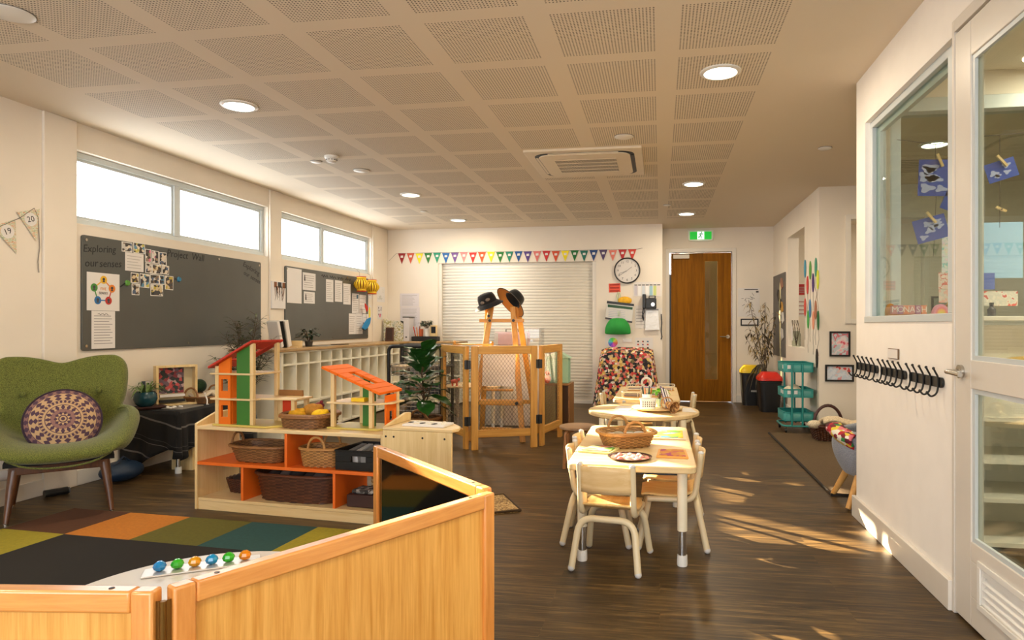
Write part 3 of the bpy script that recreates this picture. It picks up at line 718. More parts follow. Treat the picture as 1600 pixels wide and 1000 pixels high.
# paper lanterns hanging in front of the second board
ML = plain('yellow craft paper', (238, 196, 40), .7)
for y, z, lab in ((8.62, 1.735, 'yellow paper lantern hanging nearer the pinboard centre'), (8.96, 1.715, 'yellow paper lantern hanging nearer the far corner')):
    t = thing('paper_lantern', lab, 'lantern', (XL + .12, y, z - .1), 0, 'yellow paper lanterns')
    mb = MB(); NS = 16
    for k in range(NS):
        a = 2 * PI * k / NS; b = a + 2 * PI / NS * .62
        mb.surf(2, 7, lambda u, v: (((.06 + .045 * math.sin(PI * v)) * math.cos(a + (b - a) * u)), ((.06 + .045 * math.sin(PI * v)) * math.sin(a + (b - a) * u)), .03 + .14 * v))
    mb.build('cut_strips', ML, t, solid=.002)
    for zz in (.008, .17): MB().lathe([(.062, zz), (.064, zz + .028)], (0, 0, 0), 20, cap=False).build('yellow_band', ML, t, solid=.002)
    for zz in (0, .198): MB().lathe([(.0645, zz), (.0645, zz + .01)], (0, 0, 0), 20, cap=False).build('red_band', plain('red craft paper', (196, 52, 30), .7), t, solid=.002)
    MB().tube([(0, -.06, .2), (-.02, -.02, .27), (-.08, .03, .3)], .002, 6).build('hanging_string', M_INK, t)
    MB().lathe([(.001, .03), (.04, .03), (.04, .17)], (0, 0, 0), 12).build('inner_tube', plain('brown inner paper', (150, 84, 30), .7), t)
t = thing('felt_mobile', 'string with red scrap and blue felt leaf under the lanterns', 'mobile', (XL + .09, 8.82, 1.15))
MB().tube([(0, 0, .42), (.0, .01, .25), (0, .02, .06)], .002, 6).build('string', M_INK, t)
mb = MB(); mb.prism([(-.03, .33), (.05, .29), (.07, .24), (.03, .21), (-.02, .27)], lambda a, b, d: (d, a, b), -.006, .006); mb.build('red_scrap', plain('red felt', (200, 50, 34), .9), t, bevel=.003)
mb = MB(); mb.prism([(-.12, -.02), (-.04, .05), (.05, .11), (.15, .13), (.13, .05), (.05, -.02), (-.04, -.05)], lambda a, b, d: (d, a, b), -.01, .012); mb.build('blue_leaf', plain('blue felt', (40, 130, 190), .9), t, bevel=.006)
MB().prism([(-.13, -.03), (-.04, -.06), (.06, -.03)], lambda a, b, d: (d, a, b), -.008, .008).build('leaf_edge', M_DARK, t)
sheet('L', 9.09, 9.2, 1.56, 1.84, MP2, 'paper_sheet', 'white page with black marks on the wall beside the lanterns', 'page', d=.002, lines=5)
o = sheet('L', 9.08, 9.19, 1.24, 1.46, MP2, 'child_drawing', 'white page with yellow painted stroke below the lanterns', 'drawing', d=.002); mb = MB(); wquad(mb, 'L', [(9.13 + .03 * math.cos(a * PI / 8), 1.35 + .09 * math.sin(a * PI / 8)) for a in range(16)], .0035, .0005); mb.build('yellow_stroke', plain('yellow paint', (236, 222, 60), .6), o)
o = sheet('L', 9.34, 9.62, 1.52, 1.75, MP2, 'child_drawing', 'large pale sketch in the corner above the pink drawing', 'drawing', d=.024); mb = MB()
for q in range(14): y = 9.37 + random.random() * .18; z = 1.56 + random.random() * .15; mb.tube([fL(y, z, .0256), fL(y + .03, z + random.uniform(-.03, .03), .0256), fL(y + .06, z, .0256)], .0012, 4)
mb.build('pencil_sketch', plain('pale green pencil', (150, 168, 150), .8), o)
o = sheet('L', 9.36, 9.52, 1.255, 1.465, MP2, 'child_drawing', 'small drawing in pink and black paint above the files', 'drawing', d=.024); mb = MB()
for y, z in ((9.40, 1.43), (9.41, 1.39), (9.48, 1.40), (9.485, 1.43), (9.40, 1.33), (9.47, 1.33)): mb = MB(); wquad(mb, 'L', [(y - .01, z - .014), (y + .012, z - .01), (y + .008, z + .014), (y - .012, z + .01)], .0256, .0006); mb.build('black_dab', plain('plum paint', (70, 20, 40), .6), o)
mb = MB(); mb.tube([fL(9.42, 1.34, .0256), fL(9.43, 1.30, .0256), fL(9.445, 1.29, .0256), fL(9.455, 1.31, .0256), fL(9.46, 1.34, .0256)], .006, 5); mb.build('pink_curve', plain('pink paint', (226, 90, 130), .6), o)
# canvas on the pilaster between the two boards
t = thing('canvas_picture', 'white canvas with dripping brown and black paint between the pinboards', 'picture', (XL + .022, 6.74, 1.352))
MB().box(XL + .0225, XL + .042, 6.615, 6.875, 1.352, 1.652).build('canvas', MP2, t, world=True, bevel=.003)
mb = MB(); dr = MB()
for k, (y, w, c) in enumerate(((6.675, .05, 0), (6.755, .07, 1), (6.835, .05, 0), (6.865, .02, 1))):
    q = mb if c else dr; wquad(q, 'L', [(y - w / 2, 1.585), (y + w / 2, 1.585), (y + w / 2, 1.645), (y - w / 2, 1.645)], .0421, .002)
for k in range(16):
    y = 6.65 + .21 * random.random(); L = .05 + .12 * random.random(); (mb if k % 2 else dr).tube([fL(y, 1.6, .0425), fL(y + random.uniform(-.012, .012), 1.6 - L * .5, .0425), fL(y + random.uniform(-.02, .02), 1.6 - L, .0425)], [.004, .003, .0015], 5)
mb.build('black_drips', M_BLACK, t, world=True); dr.build('brown_drips', plain('brown paint', (128, 74, 30), .6), t, world=True)

# number pennants on the left wall
M_PEN = blotch('striped pennant print', [(214, 196, 170), (210, 150, 110), (226, 220, 204), (170, 188, 150), (222, 214, 196), (216, 190, 120)], 9, .8, 'noise', (1, 3, 14))
t = thing('number_bunting', 'string of patterned pennants numbered 19 and 20 on left wall', 'bunting', fL(3.72, 1.7, 0))
def pen(y, z, ang, num):
    R = Matrix.Rotation(ang, 2); P = lambda a, b: (y + (R @ Vector((a, b)))[0], z + (R @ Vector((a, b)))[1])
    mb = MB(); wquad(mb, 'L', [P(-.085, .06), P(.085, .06), P(.0, -.15)], .006, .0015); p = mb.build('pennant', M_PEN, t, world=True)
    mb = MB(); wquad(mb, 'L', [P(.045 * math.cos(q * PI / 10), .045 * math.sin(q * PI / 10)) for q in range(20)], .0076, .0006); d = mb.build('number_disc', M_PAPER, p)
    d.data.transform(root_matrix(t).inverted())
    if num: x = text(num, .055, M_BLACK, p, fL(y, z, .0084), (rL[0], -ang, rL[2]), 'number')
pen(3.70, 1.78, .42, '19'); pen(3.86, 1.885, .28, '20'); pen(3.56, 1.66, .55, '')
MB().tube([fL(3.4, 1.56, .007), fL(3.62, 1.79, .007), fL(3.78, 1.88, .007), fL(3.885, 1.965, .007), fL(3.915, 1.90, .007), fL(3.925, 1.70, .007), fL(3.912, 1.60, .007), fL(3.92, 1.53, .007)], .0025, 6).build('string', plain('grey cord', (120, 112, 104), .8), t, world=True)

# ------------------------------------------------------------------ rainbow bunting over the shutter
CB = [((150, 34, 34), 'dark red'), ((205, 88, 60), 'orange'), ((236, 222, 40), 'yellow'), ((46, 120, 56), 'green'), ((44, 150, 116), 'teal'), ((38, 104, 176), 'blue'), ((112, 84, 150), 'purple'), ((226, 140, 140), 'pink'), ((206, 42, 40), 'red'), ((222, 84, 40), 'orange'),
      ((240, 226, 40), 'yellow'), ((30, 122, 50), 'green'), ((30, 132, 104), 'teal'), ((28, 84, 150), 'blue'), ((84, 62, 136), 'purple'), ((220, 120, 116), 'pink'), ((196, 40, 44), 'red'), ((210, 78, 44), 'orange'), ((242, 222, 30), 'yellow'), ((28, 112, 56), 'green'), ((30, 112, 96), 'teal'), ((34, 70, 126), 'blue'), ((80, 64, 106), 'purple'), ((222, 126, 110), 'pink'), ((186, 48, 50), 'red'), ((206, 66, 54), 'orange')]
t = thing('rainbow_bunting', 'long string of rainbow pennants across the top of the shutter', 'bunting', (-2.2, YB, 2.2))
fB = WALL['B'][0]; xa, xb = -4.03, -.33
for k, (c, nm) in enumerate(CB):
    x = xa + (xb - xa) * (k + .5) / 26; w = .062; z1 = 2.282 + .004 * math.sin(k * 2.1)
    mb = MB(); wquad(mb, 'B', [(x - w, z1), (x, z1 - .165), (x + w, z1)], .005, .0015)
    p = mb.build('pennant', plain('pennant %s %d' % (nm, k), c, .7), t, world=True); p['label'] = nm + ' pennant'
    mb = MB(); wquad(mb, 'B', [(x - .02, z1 - .068), (x + .022, z1 - .066), (x + .022, z1 - .032), (x - .02, z1 - .034)], .0066, .0005); q = mb.build('white_tag', M_PAPER, p); q.data.transform(root_matrix(t).inverted())
MB().tube([fB(xa - .14, 2.17, .004), fB(xa - .02, 2.285, .004)] + [fB(xa + (xb - xa) * k / 8, 2.284 + .003 * math.sin(k), .004) for k in range(9)] + [fB(xb + .08, 2.3, .004)], .002, 5).build('string', M_INK, t, world=True)
# clock and the things hung on the far wall
t = thing('wall_clock', 'round white wall clock with black rim above the hanging bags', 'clock', fB(-.475, 1.972, 0))
mb = MB(); R90 = Matrix.Rotation(PI / 2, 4, 'X')
mb.lathe([(.172, .001), (.19, .001), (.194, .02), (.186, .038), (.175, .03)], fB(-.475, 1.972, 0), 40, R90, cap=False); mb.build('rim', M_BLACK, t, world=True)
mb = MB(); mb.lathe([(.0005, .014), (.176, .014)], fB(-.475, 1.972, 0), 40, R90, cap=False); mb.build('dial', plain('clock dial', (228, 222, 214), .4), t, world=True)
for h in range(12): a = h * PI / 6; text(str(h or 12), .046, M_INK, t, fB(-.475 + .135 * math.sin(a), 1.972 + .135 * math.cos(a), .0155), WALL['B'][1], 'numeral')
for a, L, w in ((math.radians(238), .12, .007), (math.radians(52), .085, .009), (math.radians(250), .13, .003)): MB().beam(fB(-.475, 1.972, .018), fB(-.475 + L * math.sin(a), 1.972 + L * math.cos(a), .018), w, .003).build('hand', M_BLACK, t, world=True)
MB().lathe([(.0005, .030), (.176, .030)], fB(-.475, 1.972, 0), 32, R90, cap=False).build('cover_glass', glass('clock glass'), t, world=True)
o = sheet('B', -.745, -.575, 1.655, 1.785, plain('coral card', (222, 84, 62), .7), 'coral_notice', 'small coral red notice below the clock', 'notice', d=.003, tilt=.03)
for z in (1.765, 1.72, 1.675):
    q = MB(); wquad(q, 'B', [(-.728, z - .008), (-.592, z - .008), (-.592, z + .008), (-.728, z + .008)], .0044, .0005); q.build('printed_row', plain('dark red print', (150, 40, 26), .7), o)
o = sheet('B', -.385, .022, 1.59, 1.80, M_PAPER, 'colour_chart', 'laminated chart with coloured columns right of the coral notice', 'chart', d=.003)
for k, c in enumerate(((200, 196, 206), (236, 236, 236), (206, 214, 222), (240, 240, 240), (160, 200, 214), (200, 212, 130), (226, 214, 206))):
    x = -.37 + k * .055; mb = MB(); wquad(mb, 'B', [(x, 1.605), (x + .045, 1.605), (x + .045, 1.745), (x, 1.745)], .0044, .0005); mb.build('chart_column', plain('chart colour %d' % k, c, .5), o)
mb = MB()
for k in range(7): x = -.37 + k * .055; wquad(mb, 'B', [(x, 1.752), (x + .045, 1.752), (x + .045, 1.766), (x, 1.766)], .0044, .0005)
mb.build('chart_headings', M_INK, o)
o = sheet('B', -.36, -.2, 1.12, 1.46, M_PAPER, 'paper_sheet', 'white page half hidden between green bag and plastic pocket', 'page', d=.003, lines=6)
# emergency bags
t = thing('document_pouch', 'clear zip pouch with black trim hanging over the green bag', 'pouch', fB(-.59, 1.3, 0))
P = [(-.79, 1.275), (-.40, 1.215), (-.375, 1.47), (-.765, 1.52)]
mb = MB(); wquad(mb, 'B', P, .075, .012); mb.build('pouch_body', plain('pouch page white', (206, 204, 196), .35), t, world=True, bevel=.003)
mb = MB(); wquad(mb, 'B', [(-.77, 1.49), (-.372, 1.445), (-.372, 1.478), (-.765, 1.527)], .0875, .004); mb.build('black_zip', M_BLACK, t, world=True)
mb = MB(); wquad(mb, 'B', [(-.795, 1.26), (-.40, 1.20), (-.398, 1.225), (-.79, 1.285)], .0875, .004); mb.build('black_hem', M_BLACK, t, world=True)
mb = MB(); wquad(mb, 'B', [(-.755, 1.435), (-.395, 1.395), (-.39, 1.43), (-.755, 1.475)], .0875, .001); mb.build('printed_header', plain('dark green print', (30, 78, 46), .5), t, world=True)
mb = MB()
for k in range(5): z = 1.40 - k * .025; wquad(mb, 'B', [(-.745, z - k * .001), (-.50, z - .03), (-.50, z - .026), (-.745, z + .004)], .0875, .0006)
mb.build('printed_lines', plain('pale blue print', (160, 172, 190), .6), t, world=True)
t = thing('drawstring_bag', 'bright green fabric drawstring bag hanging on the far wall', 'bag', fB(-.61, 1.03, 0))
def gb(u, v):
    a = 2 * PI * u; w = (.19 * (1 - .55 * v ** 3)) * (1 + .02 * math.cos(9 * a)); q = .075 * math.sin(PI * min(1, v * .8 + .12)) + .006 * math.cos(11 * a) * v
    return (-.61 + w * math.cos(a), YB - .085 + q * math.sin(a), 1.03 + .245 * v - .03 * (1 - abs(math.cos(a))) * (1 - v) * 0)
mb = MB(); mb.surf(40, 10, gb, wrap=True); mb.f += [tuple(range(39, -1, -1)), tuple(360 + i for i in range(40))]; mb.m += [0, 0]
mb.build('bag_body', plain('green bag fabric', (40, 150, 62), .8, var=.08), t, world=True, subsurf=1)
MB().tube([(-.6, YB - .1, 1.3), (-.62, YB - .03, 1.62), (-.60, YB - .006, 1.66), (-.57, YB - .03, 1.6), (-.58, YB - .1, 1.3)], .006, 6).build('drawstring', plain('pale green cord', (190, 204, 170), .8), t, world=True)
t = thing('yellow_bag', 'crumpled yellow bag tucked behind the clear document pouch', 'bag', fB(-.51, 1.47, 0))
MB().ball((-.51, YB - .04, 1.53), .1, (1.05, .35, .6), 14, 8).build('bag_body', plain('yellow bag fabric', (232, 178, 36), .7, var=.15, scale=30), t, world=True)
MB().tube([(-.6, YB - .03, 1.53), (-.62, YB - .02, 1.60), (-.6, YB - .01, 1.66)], .01, 6).build('strap', plain('pale green cord', (190, 204, 170), .8), t, world=True)
t = thing('instant_camera', 'black camera hanging beside the document pouch', 'camera', fB(-.15, 1.4, 0))
mb = MB(); mb.box(-.25, -.05, YB - .09, YB - .01, 1.41, 1.56); mb.box(-.25, -.20, YB - .1, YB - .01, 1.41, 1.62); mb.box(-.16, -.06, YB - .08, YB - .01, 1.561, 1.60); mb.build('camera_body', M_BLACK, t, world=True, bevel=.01)
MB().box(-.15, -.075, YB - .084, YB - .08, 1.565, 1.59).build('flash_window', plain('grey flash', (160, 156, 146), .3), t, world=True)
MB().cyl((-.1, YB - .088, 1.47), (-.1, YB - .11, 1.47), .028, n=20).build('lens', M_STEEL, t, world=True)
MB().tube([(-.24, YB - .04, 1.42), (-.25, YB - .04, 1.35), (-.235, YB - .04, 1.27), (-.24, YB - .04, 1.23), (-.255, YB - .04, 1.3), (-.225, YB - .04, 1.36), (-.23, YB - .04, 1.42)], .007, 6).build('wrist_strap', M_BLACK, t, world=True)
t = thing('plastic_pocket', 'crinkled clear plastic pocket hanging below the camera', 'pocket', fB(-.11, 1.09, 0))
mb = MB(); wquad(mb, 'B', [(-.215, 1.09), (0.0, 1.10), (-.02, 1.395), (-.205, 1.385)], .03, .014); mb.build('pocket_body', plain('crinkled plastic', (222, 220, 216), .12, bump=1.0, bscale=26), t, world=True, bevel=.005)
MB().box(-.205, -.02, YB - .048, YB - .03, 1.385, 1.405).build('pocket_hem', plain('grey hem', (130, 128, 126), .4), t, world=True)
o = sheet('B', -.08, .03, 1.28, 1.42, M_PAPER, 'paper_sheet', 'white slip behind the plastic pocket at the wall edge', 'page', d=.003)
o = sheet('B', -.8, -.61, .86, 1.02, M_PAPER, 'colour_wheel_page', 'white page with rainbow colour wheel behind the draped blanket', 'page', d=.003)
for k in range(12):
    a0, a1 = k * PI / 6, (k + 1) * PI / 6; mb = MB(); c = (-.685, .915); import colorsys; q = colorsys.hsv_to_rgb((k / 12 + .1) % 1, .6, .85)
    wquad(mb, 'B', [c] + [(c[0] + .07 * math.cos(a0 + (a1 - a0) * j / 3), c[1] + .07 * math.sin(a0 + (a1 - a0) * j / 3)) for j in range(4)], .0043, .0006); mb.build('wheel_segment', plain('wheel %d' % k, tuple(int(255 * v) for v in q), .6), o)
t = thing('label_holder', 'empty clear label holder between colour wheel page and small chart', 'label holder', fB(-.47, .95, 0))
MB().box(-.545, -.40, YB - .012, YB, .915, .975).build('holder', plain('clear holder plastic', (214, 204, 190), .2), t, world=True, bevel=.003); MB().box(-.53, -.415, YB - .0135, YB - .0121, .927, .963).build('card', M_PAPER, t, world=True)
o = sheet('B', -.36, -.1, .80, .985, M_PAPER, 'picture_chart', 'small white chart with coloured pictures above the draped blanket', 'chart', d=.003); mb = MB()
for q in range(9): x = -.33 + .07 * (q % 3); z = .83 + .045 * (q // 3); mb = MB(); wquad(mb, 'B', [(x, z), (x + .03, z), (x + .026, z + .02), (x + .004, z + .02)], .0043, .0005); mb.build('chart_picture', blotch('chart picture colours', [(40, 60, 50), (200, 70, 60), (60, 110, 150), (40, 40, 40)], 30), o)
t = thing('wall_strap', 'dark strap hanging at the wall edge beside the brown door', 'strap', (.03, YB, 1.1)); MB().tube([(.02, YB - .012, 1.33), (.028, YB - .014, 1.2), (.02, YB - .012, 1.08), (.03, YB - .013, 1.0), (.018, YB - .012, .96)], .008, 6).build('strap', M_BLACK, t, world=True)
for x0, x1, z0, z1, lab, n in ((-3.99, -3.68, 1.452, 1.66, 'upper printed page on far wall above the file boxes', 8), (-3.985, -3.67, 1.235, 1.448, 'middle printed page on far wall above the file boxes', 9), (-3.93, -3.67, 1.03, 1.232, 'lowest printed page on far wall behind the plant', 8)):
    sheet('B', x0, x1, z0, z1, plain('lilac white paper', (216, 212, 218), .8), 'paper_sheet', lab, 'page', 'pages on the far wall', d=.003, lines=n, ink=plain('grey print', (168, 164, 164), .8))
# recess wall notices
fE = WALL['E'][0]
o = sheet('E', 1.17, 1.486, 1.298, 1.73, M_PAPER, 'evacuation_plan', 'white evacuation plan on the wall beside the brown door', 'notice', d=.003, lines=0); mb = MB(); wquad(mb, 'E', [(1.26, 1.70), (1.46, 1.70), (1.46, 1.712), (1.26, 1.712)], .0043, .0004); wquad(mb, 'E', [(1.43, 1.66), (1.47, 1.66), (1.47, 1.685), (1.43, 1.685)], .0043, .0004)
for k in range(14): x = 1.25 + random.random() * .17; z = 1.38 + random.random() * .24; mb.tube([fE(x, z, .0046), fE(x + random.uniform(-.05, .05), z + random.uniform(-.05, .05), .0046)], .0026, 4)
mb.build('plan_drawing', M_INK, o)
t = thing('framed_label', 'small black framed label below the evacuation plan', 'frame', fE(1.335, 1.16, 0)); MB().box(1.205, 1.467, YE - .014, YE, 1.16, 1.267).build('frame', M_BLACK, t, world=True, bevel=.003); MB().box(1.225, 1.447, YE - .0155, YE - .0141, 1.18, 1.247).build('card', M_PAPER, t, world=True)
# right wall: grey board, painted leaves, framed pictures in the nook
fR = WALL['R'][0]
t = thing('noticeboard', 'grey noticeboard with pinned shapes behind the dried branches', 'board', fR(9.7, .73, 0)); MB().box(XR - .014, XR, 9.28, 10.2, .73, 1.89).build('board_panel', plain('grey felt board', (104, 100, 96), .8), t, world=True)
for y, z, c, k in ((9.62, 1.47, (30, 28, 30), 0), (9.5, 1.42, (190, 140, 60), 1), (9.44, 1.28, (220, 214, 206), 2), (9.6, 1.30, (214, 208, 200), 0), (9.48, 1.05, (200, 196, 190), 2), (9.75, 1.6, (40, 32, 30), 1), (9.5, 1.75, (150, 110, 90), 0)):
    mb = MB(); mb.prism([(y - .12, z - .05), (y, z - .09), (y + .11, z + .01), (y + .05, z + .08), (y - .07, z + .06)], lambda a, b, d: fR(a, b, d), .0145, .022); mb.build('pinned_shape', plain('pinned %s' % str(c), c, .8), t, world=True)
LC = [(8.07, 1.83, (60, 150, 180)), (7.80, 1.79, (90, 160, 70)), (7.53, 1.80, (60, 150, 120)), (7.44, 1.66, (210, 220, 60)), (7.94, 1.63, (200, 50, 50)), (7.66, 1.64, (70, 40, 110)), (8.07, 1.38, (206, 80, 70)), (7.81, 1.36, (70, 130, 180)), (7.54, 1.335, (170, 110, 80)), (7.91, 1.235, (70, 170, 80)), (7.65, 1.225, (226, 150, 120)), (7.42, 1.22, (30, 100, 50)), (7.48, .81, (20, 20, 20))]
ords = ['light blue', 'leaf green', 'sea green', 'lime yellow', 'red', 'dark purple', 'coral', 'sky blue', 'brown', 'bright green', 'peach', 'dark green', 'black']
for (y, z, c), nm in zip(LC, ords):
    t = thing('painted_leaf', '%s leaf shaped tag hanging on wall right of the opening' % nm, 'tag', fR(y, z, 0), 0, 'leaf tags on the right wall')
    mb = MB(); mb.prism([(y + .05 * math.sin(q * PI / 8), z + .105 * math.cos(q * PI / 8)) for q in range(16)], lambda a, b, d: fR(a, b, d), .003, .008); mb.build('leaf_tag', plain('leaf tag ' + nm, c, .6), t, world=True)
    w_ = random.uniform(-.04, .04); MB().tube([fR(y, z - .1, .005), fR(y + w_, z - .2, .005), fR(y - w_, z - .3, .005), fR(y + w_ * .5, z - .38, .005)], .002, 5).build('string', plain('grey cord', (120, 112, 104), .8), t, world=True)
for x0, x1, z0, z1, lab, cs in ((1.79, 1.998, .836, 1.104, 'black framed pink and red painting, upper one in the nook', 0), (1.745, 2.034, .57, .748, 'black framed pale painting with red splashes, lower one in nook', 1)):
    t = thing('framed_picture', lab, 'picture', (x0, YN, z0)); f = .018
    mb = MB(); mb.box(x0, x1, YN - .02, YN, z0, z0 + f).box(x0, x1, YN - .02, YN, z1 - f, z1).box(x0, x0 + f, YN - .02, YN, z0 + f, z1 - f).box(x1 - f, x1, YN - .02, YN, z0 + f, z1 - f); mb.build('frame', M_BLACK, t, world=True)
    MB().box(x0 + f, x1 - f, YN - .008, YN - .001, z0 + f, z1 - f).build('painting', blotch('pink wash %d' % cs, [(216, 90, 110), (232, 180, 186), (226, 212, 214), (190, 200, 206), (214, 120, 130), (200, 210, 216)] if cs == 0 else [(206, 70, 70), (222, 200, 200), (196, 208, 222), (214, 220, 230), (200, 212, 226), (226, 150, 150)], 11, .6, 'noise'), t, world=True)
# hooks and name plate on the partition
fP = WALL['P'][0]
for k, (y0, y1, lab) in enumerate(((3.845, 4.235, 'black five hook coat rail nearest the partition end'), (3.425, 3.79, 'middle black coat rail of the three on white partition'), (3.0, 3.378, 'black five hook coat rail nearest the glazed door'))):
    t = thing('coat_rail', lab, 'coat rail', fP((y0 + y1) / 2, .925, 0), 0, 'coat rails on the partition')
    mb = MB(); mb.prism(rrect(y0, y1, .903, .947, .02), lambda a, b, d: fP(a, b, d), .001, .012); mb.build('rail', M_BLACK, t, world=True, bevel=.002)
    for j in range(5):
        y = y0 + .03 + (y1 - y0 - .06) * j / 4
        mb = MB(); mb.tube(fillet([fP(y, .985, .034), fP(y, .968, .026), fP(y, .95, .016), fP(y, .90, .016), fP(y, .875, .022), fP(y, .862, .045), fP(y, .882, .060)], .02, 4), .0042, 7)
        mb.ball(fP(y, .985, .034), .0065, n=8, k=6); mb.ball(fP(y, .882, .060), .006, n=8, k=6); mb.build('hook', M_BLACK, t, world=True)
t = thing('name_plate', 'small brass edged name plate above the coat rails', 'name plate', fP(3.61, 1.02, 0)); MB().box(XP - .008, XP, 3.535, 3.685, .996, 1.05).build('plate_frame', plain('bronze frame', (110, 84, 56), .4), t, world=True, bevel=.003); MB().box(XP - .0095, XP - .0081, 3.539, 3.681, 1.0, 1.046).build('plate_card', M_PAPER, t, world=True)
# ------------------------------------------------------------------ armchair and cushion
def fabric(name, c1, c2, scale=260, rough=.9):
    if name in MATS: return MATS[name]
    m, nt, b = _new(name); b.inputs['Roughness'].default_value = rough; b.inputs['Sheen Weight'].default_value = .2
    tc = nt.nodes.new('ShaderNodeTexCoord'); nz = nt.nodes.new('ShaderNodeTexNoise'); nz.inputs['Scale'].default_value = scale; nz.inputs['Detail'].default_value = 2
    nt.links.new(tc.outputs['Object'], nz.inputs['Vector'])
    r = nt.nodes.new('ShaderNodeValToRGB'); r.color_ramp.elements[0].position = .38; r.color_ramp.elements[1].position = .62
    r.color_ramp.elements[0].color = lin(c1); r.color_ramp.elements[1].color = lin(c2)
    nt.links.new(nz.outputs['Fac'], r.inputs['Fac']); nt.links.new(r.outputs['Color'], b.inputs['Base Color'])
    bp = nt.nodes.new('ShaderNodeBump'); bp.inputs['Strength'].default_value = .4; bp.inputs['Distance'].default_value = .002
    nt.links.new(nz.outputs['Fac'], bp.inputs['Height']); nt.links.new(bp.outputs['Normal'], b.inputs['Normal'])
    MATS[name] = m
    return m
M_OLIVE = fabric('olive green wool', (62, 70, 18), (112, 118, 46))
M_WALNUT = wood('walnut legs', (58, 32, 16), (98, 58, 30), 'Z', 6, .35)
t = thing('armchair', 'olive green curved wing armchair with walnut legs beneath the number pennants', 'armchair', (-3.765, 3.665, 0), math.radians(45))
# rows from the front lip over the seat and up the back: (y, z) on the centre line, half width, rise and forward pull of the edge, centre dip
ROWS = [(-.34, .335, .20, .02, .0), (-.395, .37, .31, .015, .0), (-.40, .415, .36, .03, .01), (-.30, .45, .405, .06, .0), (-.16, .45, .43, .13, .0), (-.02, .43, .445, .20, .0), (.10, .425, .43, .22, -.03),
        (.165, .47, .385, .17, -.07), (.19, .56, .355, .06, -.10), (.215, .66, .365, .02, -.11), (.24, .77, .39, .01, -.10), (.262, .855, .41, .025, -.08), (.275, .91, .395, .03, -.05), (.285, .93, .36, .01, -.03)]
def shell(off):
    vs = []
    for (y, z, w, e, fwd) in ROWS:
        row = []
        for i in range(11):
            u = -1 + i / 5; a = abs(u)
            k = a ** 2.6
            row.append(Vector((w * .86 * u * (1.0 if a < .9 else .985), y + fwd * k, z + e * k - (.012 * (1 - a) if z > .9 else 0) + (.045 * math.sin(a * PI * .78) if z > .9 else 0))))
        vs.append(row)
    return vs
S = shell(0); nr, nc = len(S), 11
mb = MB(); mb._add([p for r in S for p in r], [(j * nc + i, j * nc + i + 1, (j + 1) * nc + i + 1, (j + 1) * nc + i) for j in range(nr - 1) for i in range(nc - 1)])
o = mb.build('upholstered_shell', M_OLIVE, t, solid=.10, solid_off=-1, subsurf=2, angle=180)
edge = [S[0][i] for i in range(nc)] + [S[j][nc - 1] for j in range(1, nr)] + [S[nr - 1][i] for i in range(nc - 2, -1, -1)] + [S[j][0] for j in range(nr - 2, 0, -1)]
for x, z in ((-.2, .725), (0, .715), (.2, .725)): MB().ball((x, .207 - .028 * (abs(x) > 0), z), .017, (1, .6, 1), 12, 8).build('button', M_OLIVE, t)
ep = [S[j][nc - 1] for j in range(8, 0, -1)] + [S[0][i] for i in range(nc - 1, -1, -1)] + [S[j][0] for j in range(1, 9)]
for _ in range(3): ep = [ep[0]] + [(ep[i - 1] + ep[i] * 2 + ep[i + 1]) / 4 for i in range(1, len(ep) - 1)] + [ep[-1]]
pp = MB(); pp.tube([p + Vector((0, -.004, -.012)) for p in ep], .006, 6)
pp.build('piping', M_OLIVE, t)
mb = MB(); mb.beam((-.24, -.2, .31), (.24, -.2, .31), .05, .06); mb.beam((-.24, .2, .31), (.24, .2, .31), .05, .06); mb.beam((-.22, -.2, .31), (-.22, .2, .31), .05, .06); mb.beam((.22, -.2, .31), (.22, .2, .31), .05, .06); mb.build('under_frame', M_WALNUT, t, bevel=.005)
mb = MB(); mb.box(-.27, .27, -.27, .24, .335, .36); mb.build('seat_base', plain('black base cloth', (20, 20, 18), .9), t)
for sx, sy in ((-1, -1), (1, -1), (-1, 1), (1, 1)):
    mb = MB(); mb.tube([(sx * .215, sy * .19, .345), (sx * .235, sy * .22, .2), (sx * .255, sy * .265, .012)], [.031, .024, .014], 10); l = mb.build('leg', M_WALNUT, t)
    MB().cyl((sx * .255, sy * .265, 0), (sx * .255, sy * .265, .013), .012, n=10).build('glide', M_STEEL, l)
